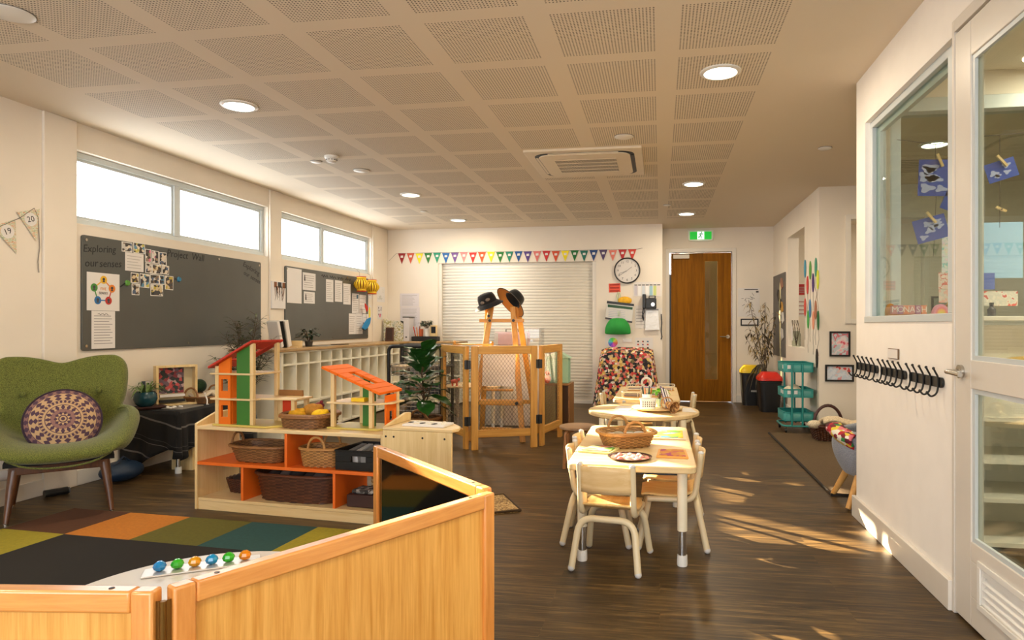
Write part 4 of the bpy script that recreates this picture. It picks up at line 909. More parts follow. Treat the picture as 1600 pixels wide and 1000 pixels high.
def mandala():
    m, nt, b = _new('purple mandala print'); b.inputs['Roughness'].default_value = .85
    tc = nt.nodes.new('ShaderNodeTexCoord'); sx = nt.nodes.new('ShaderNodeSeparateXYZ'); nt.links.new(tc.outputs['Object'], sx.inputs[0])
    def M(op, a, b2=None):
        n = nt.nodes.new('ShaderNodeMath'); n.operation = op
        for i, q in enumerate((a, b2)):
            if q is None: continue
            if isinstance(q, (int, float)): n.inputs[i].default_value = q
            else: nt.links.new(q, n.inputs[i])
        return n.outputs[0]
    x, y = sx.outputs['X'], sx.outputs['Y']
    r = M('DIVIDE', M('SQRT', M('ADD', M('MULTIPLY', x, x), M('MULTIPLY', y, y))), .198); a = M('ARCTAN2', y, x)
    def petal(r0, r1, n, sharp=1.0):
        """lozenges or petals repeated n times round the ring from r0 to r1"""
        d = M('DIVIDE', M('ABSOLUTE', M('SUBTRACT', r, (r0 + r1) / 2)), (r1 - r0) / 2)
        w = M('MULTIPLY', M('ADD', M('COSINE', M('MULTIPLY', a, n)), 1), .5)
        return M('GREATER_THAN', w, M('ADD', M('MULTIPLY', d, sharp), .12))
    def band(r0, r1): return M('MULTIPLY', M('GREATER_THAN', r, r0), M('LESS_THAN', r, r1))
    dark = band(0, .05)
    for q in (band(.09, .12), band(.19, .205), band(.44, .46), band(.52, .53), band(.60, .61), band(.85, .865), band(.97, 1.5), petal(.14, .22, 10, .7), petal(.30, .44, 16, .8), petal(.53, .60, 34, .6), petal(.62, .73, 18, .85), petal(.73, .84, 18, .85), petal(.87, .97, 26, .7)): dark = M('MAXIMUM', dark, q)
    mid = M('MAXIMUM', band(.2, .32), band(.865, .97))
    m1 = nt.nodes.new('ShaderNodeMix'); m1.data_type = 'RGBA'; m1.inputs['A'].default_value = lin((184, 152, 112)); m1.inputs['B'].default_value = lin((134, 98, 92)); nt.links.new(mid, m1.inputs['Factor'])
    m2 = nt.nodes.new('ShaderNodeMix'); m2.data_type = 'RGBA'; nt.links.new(m1.outputs['Result'], m2.inputs['A']); m2.inputs['B'].default_value = lin((74, 50, 68)); nt.links.new(dark, m2.inputs['Factor'])
    nt.links.new(m2.outputs['Result'], b.inputs['Base Color'])
    return m
c = bpy.data.objects.new('round_cushion', None); COL.objects.link(c); tag(c, 'round purple mandala cushion leaning in green armchair', 'cushion')
F = Matrix.Translation((-3.66, 3.575, .575)) @ Matrix.Rotation(math.radians(45), 4, 'Z') @ Matrix.Rotation(math.radians(70), 4, 'X')
c.matrix_basis = F
prof = [(.001, .062), (.06, .06), (.11, .05), (.155, .034), (.188, .012), (.198, 0), (.188, -.012), (.155, -.034), (.11, -.05), (.001, -.062)]
MB().lathe(prof, (0, 0, 0), 48).build('cushion_body', mandala(), c, angle=180)
MB().tube([(.199 * math.cos(k * PI / 24), .199 * math.sin(k * PI / 24), 0) for k in range(48)], .006, 6, closed=True).build('dark_piping', plain('plum piping', (46, 28, 44), .8), c)

# ------------------------------------------------------------------ low table under a black striped cloth
t = thing('play_table', 'low table with white legs hidden under a black striped cloth', 'table', (-3.95, 5.08, 0))
MB().box(-4.18, -3.72, 4.64, 5.50, .47, .49).build('table_top', M_BIRCH, t, world=True, bevel=.005)
for x in (-4.14, -3.76):
    for y in (4.69, 5.45):
        l = MB().cyl((x, y, .12), (x, y, .47), .022, n=14).build('leg', M_CREAM, t, world=True)
        MB().cyl((x, y, .05), (x, y, .13), .017, n=14).build('steel_foot_tube', M_STEEL, l, world=True); MB().cyl((x, y, 0), (x, y, .05), .024, n=14).build('foot_cap', M_WHITE, l, world=True)
def cloth_mat():
    m, nt, b = _new('black cloth with fine white stripes'); b.inputs['Roughness'].default_value = .9
    tc = nt.nodes.new('ShaderNodeTexCoord'); sx = nt.nodes.new('ShaderNodeSeparateXYZ'); nt.links.new(tc.outputs['Object'], sx.inputs[0])
    ad = nt.nodes.new('ShaderNodeMath'); ad.operation = 'MULTIPLY_ADD'; nt.links.new(sx.outputs['Z'], ad.inputs[0]); ad.inputs[1].default_value = 1; xm = nt.nodes.new('ShaderNodeMath'); xm.operation = 'MULTIPLY'; nt.links.new(sx.outputs['X'], xm.inputs[0]); xm.inputs[1].default_value = .25; nt.links.new(xm.outputs[0], ad.inputs[2])
    n = nt.nodes.new('ShaderNodeTexNoise'); n.noise_dimensions = '1D'; n.inputs['Scale'].default_value = 34; n.inputs['Detail'].default_value = 1; nt.links.new(ad.outputs[0], n.inputs['W'])
    r = nt.nodes.new('ShaderNodeValToRGB'); r.color_ramp.interpolation = 'CONSTANT'; r.color_ramp.elements[0].color = lin((16, 15, 17)); r.color_ramp.elements[1].position = .69; r.color_ramp.elements[1].color = lin((104, 100, 98))
    nt.links.new(n.outputs['Fac'], r.inputs['Fac']); nt.links.new(r.outputs['Color'], b.inputs['Base Color'])
    return m
cl = MB()
def drape(u, v):
    # v across the table from wall to room side and down; u along it
    y = 4.615 + .91 * u; s = v * 1.0
    if s < .55: x, z = -4.19 + s / .55 * .49, .497
    else:
        q = (s - .55) / .45; x = -3.70 + .03 * math.sin(u * 34) * q + .015 * q; z = .497 - q * (.30 + .10 * math.sin(u * 5 + 2.2))
    return (x, y, z)
cl.surf(60, 22, drape)
def drape2(u, v):
    q = v; x = -4.19 + .505 * u
    return (x + .01 * q, 4.612 - .012 * q - .022 * math.sin(u * 15) * q - .02 * q, .497 - q * (.36 + .07 * math.sin(u * 4 + 1)))
cl.surf(30, 12, drape2)
cl.surf(14, 10, lambda u, v: (-3.72 + .05 * u + .02 * math.sin(u * 9) * v, 4.60 + .03 * math.sin(u * 7) * v - .01 * v, .497 - v * .36))
o = tag(cl.build('tablecloth', cloth_mat(), None, solid=.004), 'black striped cloth draped over the low table behind armchair', 'tablecloth')
t = thing('spider_plant', 'spider plant in dark teal pot on black cloth table', 'plant', (-4.06, 4.70, .5))
MB().lathe([(.045, 0), (.07, .02), (.085, .06), (.08, .10), (.065, .115), (.06, .11), (.06, .1)], (0, 0, 0), 24).build('pot', plain('teal glazed pot', (28, 72, 84), .25), t)
mb = MB()
for k in range(34): a = random.random() * 2 * PI; e = .5 + random.random() * 1.0; mb.leaf((.02 * math.cos(a), .02 * math.sin(a), .1), (math.cos(a), math.sin(a), e * 1.6), .2 + .14 * random.random(), .015, .75)
mb.build('leaves', plain('striped spider leaves', (96, 122, 60), .5, var=.4, scale=40), t)
mb = MB(); mb.lathe([(.05, 0), (.11, .005), (.12, .02), (.11, .024)], (.02, .02, -.0), 20); tag(mb.build('plant_saucer', plain('dark red wood', (58, 30, 26), .5)), 'dark red saucer under the teal spider plant pot', 'saucer'); bpy.data.objects['plant_saucer'].location = (-4.06, 4.70, .4985)
t.location.z = .522
t = thing('shadow_box', 'deep pale timber box frame with red and grey collage inside', 'box frame', (-4.04, 4.99, .5), math.radians(55))
w, h, dpt = .155, .335, .085
mb = MB(); mb.box(-w, w, -dpt, 0, 0, .018).box(-w, w, -dpt, 0, h - .018, h).box(-w, -w + .018, -dpt, 0, .018, h - .018).box(w - .018, w, -dpt, 0, .018, h - .018); mb.build('box_sides', M_BIRCH, t, bevel=.002)
MB().box(-w + .018, w - .018, -.008, 0, .018, h - .018).build('back_board', plain('pale backing', (206, 190, 150), .6), t)
MB().box(-w + .02, w * .45, -.013, -.0085, .10, h - .02).build('collage', blotch('red grey collage', [(60, 50, 56), (140, 60, 66), (180, 150, 150), (50, 60, 58), (110, 90, 100), (190, 80, 80)], 40), t)
for z in (.03, .075): MB().box(-w + .03, w * .4, -.07, -.03, z, z + .02).build('stored_paper', M_PAPER if z > .05 else M_BLACK, t)
t = thing('blue_folder', 'blue grey folder standing behind the timber box frame', 'folder', (-4.15, 4.90, .5)); MB().box(-4.185, -4.15, 4.80, 4.86, .5, .71).build('cover', plain('slate blue card', (54, 66, 84), .6), t, world=True, bevel=.003); MB().box(-4.18, -4.1495, 4.806, 4.854, .505, .708).build('leaves', M_PAPER, t, world=True)
M_WICK = wood('honey wicker', (142, 94, 42), (198, 146, 82), 'X', 20, .55)
M_WICKD = wood('dark wicker', (60, 30, 16), (104, 58, 32), 'X', 20, .5)
M_WICKM = wood('brown wicker', (104, 66, 34), (160, 112, 64), 'X', 20, .55)
basket('wicker_tray', 'shallow wicker basket lined with cream cloth on black table', (-3.93, 5.20, .5), .32, .30, .055, M_WICKM, 0, .1, 'sides', .008, hh=.08)
t = thing('cream_cloth', 'folded cream cloth lying in the shallow basket', 'cloth', (-3.93, 5.20, .56)); mb = MB()
mb.surf(14, 14, lambda u, v: (-.14 + .28 * u + .015 * math.sin(v * 9), -.135 + .27 * v, .012 + .02 * math.sin(u * 7 + v * 4) + .016 * math.sin(v * 13))); mb.build('folded_cloth', plain('cream cotton', (214, 198, 172), .9), t, solid=.02)
MB().tube([(.1, -.11, .03), (.16, -.16, -.02), (.18, -.19, -.055), (.17, -.16, -.057)], .006, 6).build('white_tie', M_PAPER, t)
t = thing('green_ball', 'dark green knitted ball behind the cream lined basket', 'ball', (-4.12, 5.40, .5)); MB().ball((0, 0, .12), .062, n=24, k=16).build('ball_body', fabric('dark green yarn', (14, 40, 22), (30, 66, 38), 120), t); MB().cyl((0, 0, 0), (0, 0, .065), .045, .03, 16).build('stand', M_WICKD, t)
t = thing('small_tray', 'small grey tray with scattered white shells on black cloth', 'tray', (-3.83, 4.83, .5)); MB().prism(rrect(-.09, .09, -.14, .14, .02), XYZ, .0, .008).build('tray_base', plain('grey tray', (120, 116, 110), .4), t, bevel=.002)
for k in range(9): tag(MB().ball((-3.90 + .12 * random.random(), 4.70 + .14 * random.random(), .512), .013, (1, 1, .7), 8, 6).build('shell', M_PAPER), 'small white shell scattered at the near edge of black cloth', 'shell', 'white shells on the black cloth')
t = thing('wooden_crate', 'pale ply box standing under the black cloth table', 'box', (-3.80, 4.90, 0)); MB().box(-3.91, -3.72, 4.80, 5.0, .0, .22).build('crate_body', M_BIRCH, t, world=True, bevel=.003); MB().box(-3.7195, -3.717, 4.84, 4.95, .09, .17).build('dark_opening', M_DARK, t, world=True)
t = thing('blue_bag', 'crumpled navy bag on the floor behind the armchair', 'bag', (-4.0, 4.4, 0)); mb = MB(); mb.ball((-4.0, 4.4, .075), .15, (.85, 1.1, .5), 20, 12); mb.build('bag_body', plain('navy nylon', (20, 44, 70), .5, bump=.8, bscale=14), t, world=True); MB().tube([(-3.98, 4.3, .13), (-3.95, 4.36, .19), (-3.97, 4.46, .13)], .008, 6).build('handle', plain('navy nylon', (20, 44, 70), .5), t, world=True)
t = thing('rolled_paper', 'white cardboard roll leaning low at the wall left of armchair', 'roll', (-4.1, 3.3, .2)); MB().cyl((-4.13, 2.9, .26), (-4.13, 3.62, .21), .033, n=18).build('roll_tube', M_PAPER, t, world=True); MB().cyl((-4.13, 3.62, .21), (-4.13, 3.64, .2085), .028, n=18).build('dark_end', M_BLACK, t, world=True); MB().box(-4.19, -4.08, 2.96, 3.5, 0, .185).build('roll_holder', M_TRIM, t, world=True, bevel=.004)
t = thing('black_cylinder', 'small black cylinder lying on the floor behind the armchair leg', 'cylinder', (-4.1, 3.98, 0)); MB().cyl((-4.12, 3.88, .026), (-4.06, 4.0, .026), .025, n=16).build('body', M_BLACK, t, world=True); MB().cyl((-4.06, 4.0, .026), (-4.055, 4.01, .026), .02, n=16).build('end_cap', plain('grey cap', (90, 90, 90), .4), t, world=True)

# ------------------------------------------------------------------ chequered rug
RG = [plain('rug brown', (78, 42, 14), .95, var=.12, scale=60), plain('rug orange', (180, 110, 24), .95, var=.1, scale=60), plain('rug olive', (88, 84, 16), .95, var=.1, scale=60), plain('rug teal', (24, 68, 68), .95, var=.1, scale=60), plain('rug mustard green', (146, 134, 26), .95, var=.1, scale=60), plain('rug black', (18, 14, 12), .95, var=.1, scale=60)]
RI = [[0, 1, 2, 3, 4, 0], [4, 5, 5, 5, 5, 5], [5, 5, 5, 4, 5, 3], [1, 3, 5, 5, 4, 1], [5, 2, 1, 5, 5, 0]]
mb = MB(); s = .432
for j in range(5):
    for i in range(6):
        mb.mi(RI[j][i])
        n = 6
        for a in range(n):
            for b_ in range(n):
                x0, x1 = s * (i + a / n), s * (i + (a + 1) / n); y1, y0 = -s * (j + b_ / n), -s * (j + (b_ + 1) / n)
                mb._add([(x0, y0, .012), (x1, y0, .012), (x1, y1, .012), (x0, y1, .012)], [(0, 1, 2, 3)])
W_, L_ = 6 * s, 5 * s; mb.mi(5)
mb._add([(0, 0, 0), (W_, 0, 0), (W_, -L_, 0), (0, -L_, 0), (0, 0, .012), (W_, 0, .012), (W_, -L_, .012), (0, -L_, .012)], [(0, 1, 5, 4), (1, 2, 6, 5), (2, 3, 7, 6), (3, 0, 4, 7)])
o = mb.build('play_rug', RG, None, smooth=False); o.location = (-3.66, 3.655, .0005); o.rotation_euler = (0, 0, math.radians(-4.3)); tag(o, 'chequered rug of brown, orange, olive, teal and black squares', 'rug')

# ------------------------------------------------------------------ birch shelf with orange divisions
SH_O = (-2.925, 3.79); SH_R = math.radians(-6.6); SW = 1.344; SD = .37
M_ORANGE = plain('orange painted ply', (226, 106, 24), .5, var=.04)
t = thing('shelf_unit', 'low birch toy shelf with orange divisions behind the rug', 'shelf', (SH_O[0], SH_O[1], 0), SH_R)
MB().prism([(0, 0), (SD, 0), (SD, .60), (SD * .45, .60), (0, .545)], lambda a, b, d: (d, a, b), 0, .02).build('side_panel', M_BIRCH, t, bevel=.004)
MB().box(SW - .02, SW, 0, SD, 0, .53).build('side_panel', M_BIRCH, t, bevel=.004)
MB().box(.02, SW - .02, .0, SD, .508, .53).build('top_board', M_BIRCHX, t, bevel=.003)
MB().box(.02, SW - .02, .008, SD, .055, .075).build('bottom_board', M_BIRCHX, t, bevel=.003)
MB().box(.02, SW - .02, .012, .03, .0, .055).build('plinth', M_BIRCHX, t)
MB().box(.02, SW - .02, .002, SD - .01, .284, .304).build('orange_shelf', M_ORANGE, t, bevel=.002)
MB().box(.668, .686, .002, SD - .01, .304, .508).build('orange_divider', M_ORANGE, t, bevel=.002)
for x in (.345, 1.0): MB().box(x, x + .018, .008, SD - .01, .075, .284).build('orange_divider', M_ORANGE, t, bevel=.002)
RS = Matrix.Translation((SH_O[0], SH_O[1], 0)) @ Matrix.Rotation(SH_R, 4, 'Z')
def onshelf(x, y, z): p = RS @ Vector((x, y, z)); return (p[0], p[1], p[2])
basket('wicker_basket', 'brown oval basket on the upper left orange shelf', onshelf(.40, .16, .306), .42, .26, .10, M_WICKM, SH_R, .2, 'ends', .01, hh=.07)
basket('wicker_basket', 'honey rectangular basket with loop handles in the upper middle bay', onshelf(.86, .13, .306), .27, .20, .11, M_WICK, SH_R + .12, .12, 'sides', .009, hh=.075)
basket('wicker_basket', 'long dark basket in the bottom middle bay of birch shelf', onshelf(.68, .17, .077), .60, .28, .165, M_WICKD, SH_R, .12, 'none', .010, rows=16)
for k in range(6):
    p = onshelf(.47 + k * .085, .17 + .02 * (k % 2), .077); 
    tag(MB().ball((p[0], p[1], .205 + .01 * (k % 3)), .05, (1, 1.2, .7), 12, 8).build('wrapped_bundle', plain('grey brown bundle %d' % (k % 3), [(70, 60, 56), (110, 96, 90), (52, 44, 44)][k % 3], .9, var=.2)), 'grey brown soft bundle inside the long dark bottom basket', 'bundle', 'bundles in the long dark basket')
t = thing('black_crate', 'black plastic crate of papers in the upper right bay', 'crate', onshelf(1.165, .17, .306), SH_R)
mb = MB(); w, l, h = .155, .15, .115; mb.box(-w, w, -l, l, 0, .006).box(-w, w, -l, -l + .006, .006, .05).box(-w, -.05, -l, -l + .006, .05, .085).box(.05, w, -l, -l + .006, .05, .085).box(-w, w, -l, -l + .006, .085, h).box(-w, w, l - .006, l, .006, h).box(-w, -w + .006, -l + .006, l - .006, .006, h).box(w - .006, w, -l + .006, l - .006, .006, h); mb.build('crate_walls', M_BLACK, t, bevel=.002)
MB().tube([(-w, -l, h), (w, -l, h), (w, l, h), (-w, l, h)], .006, 6, closed=True).build('crate_rim', M_BLACK, t)
for k in range(5):
    p = RS @ Vector((1.06 + k * .05, .17, .306)); rz = SH_R + random.uniform(-.3, .3)
    o = MB().obox((0, 0, .055), (.035, .2, .095), 0).build('paper_stack', M_PAPER if k % 2 else plain('grey card', (150, 146, 142), .7), None, bevel=.004); o.location = (p[0], p[1], p[2] + .007); o.rotation_euler = (.1, 0, SH_R + .05 * k); tag(o, 'paper bundle standing %s in the black plastic crate' % ['first', 'second', 'third', 'fourth', 'last'][k], 'paper bundle', 'papers in the black crate')
t = thing('dark_basket', 'round dark basket deep in the lower left bay', 'basket', onshelf(.20, .24, .077), SH_R); wick(MB(), .24, .2, .09, .2).build('woven_body', [M_WICKD, shade(M_WICKD)], t, solid=.004); MB().ball((0, 0, .08), .09, (1.1, .9, .35), 14, 8).build('brown_lining', plain('dark brown lining', (48, 34, 28), .9), t)
t = thing('dark_box', 'small dark box with patterned lid in lower right bay', 'box', onshelf(1.17, .14, .077), SH_R); MB().box(-.11, .11, -.08, .08, 0, .075).build('box_body', plain('dark red brown card', (56, 30, 26), .6), t, bevel=.006); MB().box(-.09, .09, -.06, .06, .0755, .10).build('grey_contents', blotch('grey mixed contents', [(60, 56, 54), (130, 126, 122), (40, 38, 38), (170, 166, 160)], 40), t, bevel=.01)
t = thing('cork_board', 'speckled cork panel leaning in the lower right bay', 'panel', onshelf(1.17, .33, .077), SH_R); MB().box(-.1, .1, -.008, .008, 0, .18).build('cork_panel', blotch('speckled cork', [(150, 112, 62), (190, 156, 104), (120, 84, 46), (206, 180, 130)], 90), t, bevel=.003); MB().box(-.1, .1, -.012, -.0085, .0, .012).build('edge_strip', M_BIRCHX, t)
# basket of bright cloths between the two dolls houses
t = basket('wicker_basket', 'round plaited basket holding yellow toys between the dolls houses', onshelf(.715, .19, .53), .31, .28, .075, M_WICKM, SH_R, .08, 'none', .016, rows=8, amp=.007)
for k, (dx, dy, r, c, lab) in enumerate(((-.08, -.02, .05, (226, 168, 30), 'golden toy at the left of the plaited basket'), (.0, .03, .06, (170, 116, 30), 'brown knitted toy in middle of the plaited basket'), (.03, .05, .028, (110, 24, 40), 'small crimson toy on top of plaited basket'), (.09, -.02, .05, (240, 190, 20), 'bright yellow toy at right of the plaited basket'))):
    p = onshelf(.715 + dx, .19 + dy, .53); o = tag(MB().ball((p[0], p[1], .605 + .02 * (k in (1, 2)) + .03 * (k == 2)), r, (1.2, .9, .75), 14, 8).build('soft_toy', plain('toy ' + str(c), c, .8, var=.2, scale=40)), lab, 'soft toy')
    MB().ball((p[0] + r * .7, p[1] - .01, .63 + .02 * (k in (1, 2)) + .03 * (k == 2)), r * .45, (1, .8, .7), 10, 6).build('head', plain('toy ' + str(c), c, .8), o)

# ------------------------------------------------------------------ dolls houses
M_RED = plain('red painted ply', (184, 44, 30), .4); M_GRN = plain('green painted ply', (50, 112, 36), .4, var=.05); M_YEL = plain('pale yellow painted ply', (206, 186, 96), .4); M_ORG2 = plain('bright orange painted ply', (226, 112, 22), .55, spec=.3); M_ORR = plain('vermilion painted ply', (232, 108, 14), .6, spec=.25)
def panel_with_window(mb, x0, x1, y0, y1, z0, z1, wx0, wx1, wz0, wz1, axis='x'):
    if axis == 'x':
        mb.box(x0, wx0, y0, y1, z0, z1).box(wx1, x1, y0, y1, z0, z1).box(wx0, wx1, y0, y1, z0, wz0).box(wx0, wx1, y0, y1, wz1, z1)
    else:
        mb.box(x0, x1, y0, wx0, z0, z1).box(x0, x1, wx1, y1, z0, z1).box(x0, x1, wx0, wx1, z0, wz0).box(x0, x1, wx0, wx1, wz1, z1)
t = thing('dolls_house', 'tall three storey dolls house with red roof and green pillar', 'dolls house', onshelf(.12, .04, .53), SH_R)
w, d = .275, .255; z1, z2 = .165, .325
MB().prism([(-.02, 0), (.40, -.015), (.49, .10), (.49, d + .01), (-.02, d + .01)], XYZ, 0, .012).build('base_board', M_YEL, t, bevel=.003)
MB().prism([(-.03, -.01), (w + .02, -.01), (w + .02, .06), (.54, .09), (.54, d), (-.03, d)], XYZ, z1, z1 + .012).build('first_floor', M_BIRCHX, t, bevel=.003)
MB().prism([(-.03, -.01), (w + .02, -.01), (w + .02, d), (-.03, d)], XYZ, z2, z2 + .012).build('second_floor', M_BIRCHX, t, bevel=.003)
zl, zr = .375, .535
for x, y, h in ((.0, .0, .38), (w - .012, .0, .525), (.0, d - .03, .38), (w - .012, d - .03, .525)): MB().box(x, x + .026, y, y + .026, .012, h).build('corner_post', M_BIRCH, t, bevel=.003)
mb = MB()
for z0, zz in ((.012, z1), (z1 + .012, z2)): panel_with_window(mb, .027, .115, .004, .018, z0, zz, .046, .096, z0 + .045, z0 + .12)
mb.prism([(.027, z2 + .012), (.115, z2 + .012), (.115, .44), (.027, .395)], lambda a, b, dd: (a, dd, b), .004, .018)
mb.build('orange_front', M_ORG2, t)
mb = MB(); panel_with_window(mb, .103, .117, .02, d - .03, z1 + .012, z2, .10, .15, z1 + .055, z1 + .12, 'y'); mb.box(.103, .117, .02, d - .03, .012, z1); mb.build('orange_side', M_ORG2, t)
mb = MB(); mb.box(.165, .235, .002, .02, .012, z1).box(.165, .235, .002, .02, z1 + .012, z2); mb.prism([(.165, z2 + .012), (.262, z2 + .012), (.262, .525), (.165, .468)], lambda a, b, dd: (a, dd, b), .002, .02); mb.box(.235, .262, .002, .02, .012, z1).box(.235, .262, .002, .02, z1 + .012, z2); mb.build('green_pillar', M_GRN, t)
MB().box(.33, .39, d - .03, d - .016, .012, z1).build('red_door', plain('red door paint', (214, 64, 30), .4), t); MB().box(.295, .33, d - .032, d - .014, .012, z1).build('door_post', M_BIRCH, t)
MB().box(w + .02, w + .2, d - .02, d - .01, z1 + .012, z1 + .05).build('balcony_rail', plain('brown ply', (140, 96, 48), .5), t)
MB().box(.49, .515, .10, .125, .012, z1).build('terrace_post', M_BIRCH, t); MB().box(.49, .515, d - .03, d - .005, .012, z1).build('terrace_post', M_BIRCH, t)
mb = MB(); n = Vector((-(zr - zl), 0, .33)).normalized()
P = [(-.025, .364), (.30, .532), (.30, .547), (-.03, .378)]
mb.prism(P, lambda a, b, dd: (a, dd, b), -.03, .055); mb.prism(P, lambda a, b, dd: (a, dd, b), d - .05, d + .015); mb.prism([(.20, .4803), (.30, .532), (.30, .547), (.195, .4928)], lambda a, b, dd: (a, dd, b), .055, d - .05); mb.prism([(-.025, .364), (.07, .4131), (.065, .4271), (-.03, .378)], lambda a, b, dd: (a, dd, b), .055, d - .05)
mb.build('red_roof', M_RED, t, bevel=.003)
t = thing('dolls_house', 'small two storey dolls house with sloping orange roof', 'dolls house', onshelf(.925, .125, .53), SH_R)
w, d = .30, .22
MB().prism([(-.04, -.01), (.31, -.01), (.36, .06), (.36, d), (-.04, d)], XYZ, 0, .012).build('base_board', M_YEL, t, bevel=.003)
MB().prism([(-.04, -.012), (.30, -.012), (.37, .07), (.37, d), (-.04, d)], XYZ, .155, .167).build('first_floor', M_BIRCHX, t, bevel=.003)
MB().box(.10, .19, .04, .11, .168, .19).build('yellow_block', plain('yellow block', (240, 200, 30), .5), t)
for x, y, h in ((-.02, 0, .35), (.245, 0, .245), (.07, d - .04, .33), (.315, d - .04, .225)): MB().box(x, x + .026, y, y + .026, .012, h).build('corner_post', M_BIRCH, t, bevel=.003)
mb = MB(); mb.box(.15, .235, .09, .104, .012, .155); mb.prism([(.15, .167), (.235, .167), (.235, .255), (.15, .29)], lambda a, b, dd: (a, dd, b), .09, .104); mb.build('green_wall', M_GRN, t); mb = MB(); mb.box(.09, .135, d - .035, d - .02, .012, .155); mb.prism([(.09, .167), (.135, .167), (.135, .285), (.09, .305)], lambda a, b, dd: (a, dd, b), d - .035, d - .02); mb.build('green_wall', M_GRN, t)
mb = MB(); panel_with_window(mb, .325, .337, .05, d - .05, .012, .155, .09, .14, .05, .11, 'y'); mb.box(.325, .337, .05, d - .05, .167, .21); mb.build('orange_door', M_ORR, t)
P = lambda x: .372 - (x + .05) * .385
def plank(mb, xa, xb, ya, yb): mb.prism([(xa, P(xa)), (xb, P(xb)), (xb + .005, P(xb) + .015), (xa + .005, P(xa) + .015)], lambda a, b, dd: (a, dd, b), ya, yb)
mb = MB(); N = 7; L = .40 / N
for k in range(N):
    xa = -.055 + k * L; xb = xa + L - .0025
    if k in (2, 3, 4): plank(mb, xa, xb, -.045, .06); plank(mb, xa, xb, .135, d + .01)
    else: plank(mb, xa, xb, -.045, d + .01)
mb.build('orange_roof', M_ORR, t, bevel=.002)
# second unit standing across the end of the shelf
a = math.radians(-6.6); t = thing('corner_shelf', 'birch corner shelf with rounded top behind the mirror panel', 'shelf', (-1.566, 3.572, 0), a)
MB().box(0, .425, 0, .02, 0, .57).build('end_panel', M_BIRCH, t, bevel=.003)
MB().prism([(0, .0), (.43, .0), (.445, .06), (.42, .14), (.35, .22), (.24, .28), (.10, .30), (0, .30)], XYZ, .5705, .588).build('curved_top', M_BIRCHX, t, bevel=.004)
for z, nm in ((.28, 'middle_shelf'), (.03, 'bottom_shelf')): MB().prism([(.0, .021), (.41, .021), (.39, .12), (.33, .19), (.23, .25), (.10, .28), (0, .28)], XYZ, z, z + .018).build(nm, M_BIRCHX, t)
MB().prism([(.021, 0), (.30, 0), (.30, .57), (.021, .57)], lambda p, q, dd: (dd, p, q), .0, .02).build('side_panel', M_BIRCH, t); MB().prism([(.0, .5885), (.30, .5885), (.30, .635), (.24, .64), (.05, .60)], lambda p, q, dd: (dd, p, q), .0, .02).build('raised_edge', M_BIRCH, t, bevel=.003)
for x in (.02, .07, .25, .385): MB().cyl((x, -.0015, .535), (x, .001, .535), .006, n=10).build('screw_cap', M_DARK, t)
t = thing('wooden_puzzle', 'pale puzzle tray with black gaps on the corner shelf', 'puzzle', (-1.33, 3.67, .5885), a); MB().box(-.13, .13, -.07, .07, 0, .012).build('tray', M_PAPER, t, bevel=.002)
for k in range(9): MB().obox((-.11 + .027 * k, .05 * math.sin(k * 2), .0125), (.02, .03, .006), k).build('puzzle_piece', M_DARK if k % 3 == 0 else M_CREAM, t)
t = thing('floor_mat', 'woven jute mat edge on floor beside the corner shelf', 'mat', (-1.10, 4.15, 0), .5); MB().prism(rrect(-.16, .16, -.2, .2, .03), XYZ, .0, .012).build('woven_mat', blotch('jute weave', [(150, 118, 70), (184, 152, 98), (120, 92, 54), (200, 172, 120)], 90), t); MB().tube([(-.16, -.2, .01), (.16, -.2, .01), (.16, .2, .01), (-.16, .2, .01)], .008, 6, closed=True).build('bound_edge', plain('dark jute edge', (70, 54, 36), .9), t)

# ------------------------------------------------------------------ beech room divider in the foreground
def bpanel(name, label, p0, p1, zt, fill, loc_group='beech divider panels'):
    p0, p1 = Vector((p0[0], p0[1], 0)), Vector((p1[0], p1[1], 0)); L = (p1 - p0).length; a = math.atan2(p1[1] - p0[1], p1[0] - p0[0])
    t = thing(name, label, 'room divider', p0, a, loc_group); T = .038; f = .048
    for nm, bx in (('stile', (0, f, 0, zt)), ('stile', (L - f, L, 0, zt))):
        MB().prism([(bx[0], -T / 2), (bx[1], -T / 2), (bx[1], T / 2), (bx[0], T / 2)], XYZ, bx[2], bx[3]).build(nm, M_BEECHZ, t, bevel=.006, seg=3)
    MB().box(f, L - f, -T / 2, T / 2, zt - f, zt).build('top_rail', M_BEECHX, t, bevel=.006, seg=3); MB().box(f, L - f, -T / 2, T / 2, .03, .03 + f).build('bottom_rail', M_BEECHX, t, bevel=.006, seg=3)
    MB().box(f, L - f, -.006, .006, .03 + f, zt - f).build('infill_panel' if fill is M_BEECH else 'mirror_panel', fill, t)
    for x in (.10, L - .10): MB().cyl((x, 0, zt), (x, 0, zt + .001), .006, n=10).build('screw_cap', M_DARK, t)
    return t, L
M_MIRROR = plain('tinted acrylic mirror', (104, 104, 100), .06, metal=1)
ZT = .605
bpanel('divider_panel', 'near beech divider panel cut off by the bottom left corner', (-1.98, 1.153), (-1.064, 1.265), ZT, M_BEECH)
bpanel('divider_panel', 'large beech divider panel angled across the foreground', (-1.047, 1.281), (-.567, 2.178), ZT, M_BEECH)
bpanel('divider_panel', 'beech divider panel holding a dark acrylic mirror', (-.592, 2.225), (-1.316, 2.935), ZT, M_MIRROR)
mb = MB()
h_ = Matrix.Translation((-1.050, 1.264, 0)); t = bpy.data.objects.new('hinge', None); COL.objects.link(t); t.parent = bpy.data.objects['divider_panel']; t.matrix_basis = root_matrix(t.parent).inverted() @ h_; MB().cyl((0, 0, .05), (0, 0, .58), .007, n=10).build('hinge_pin', plain('dark brass', (128, 92, 40), .35, metal=.8), t)
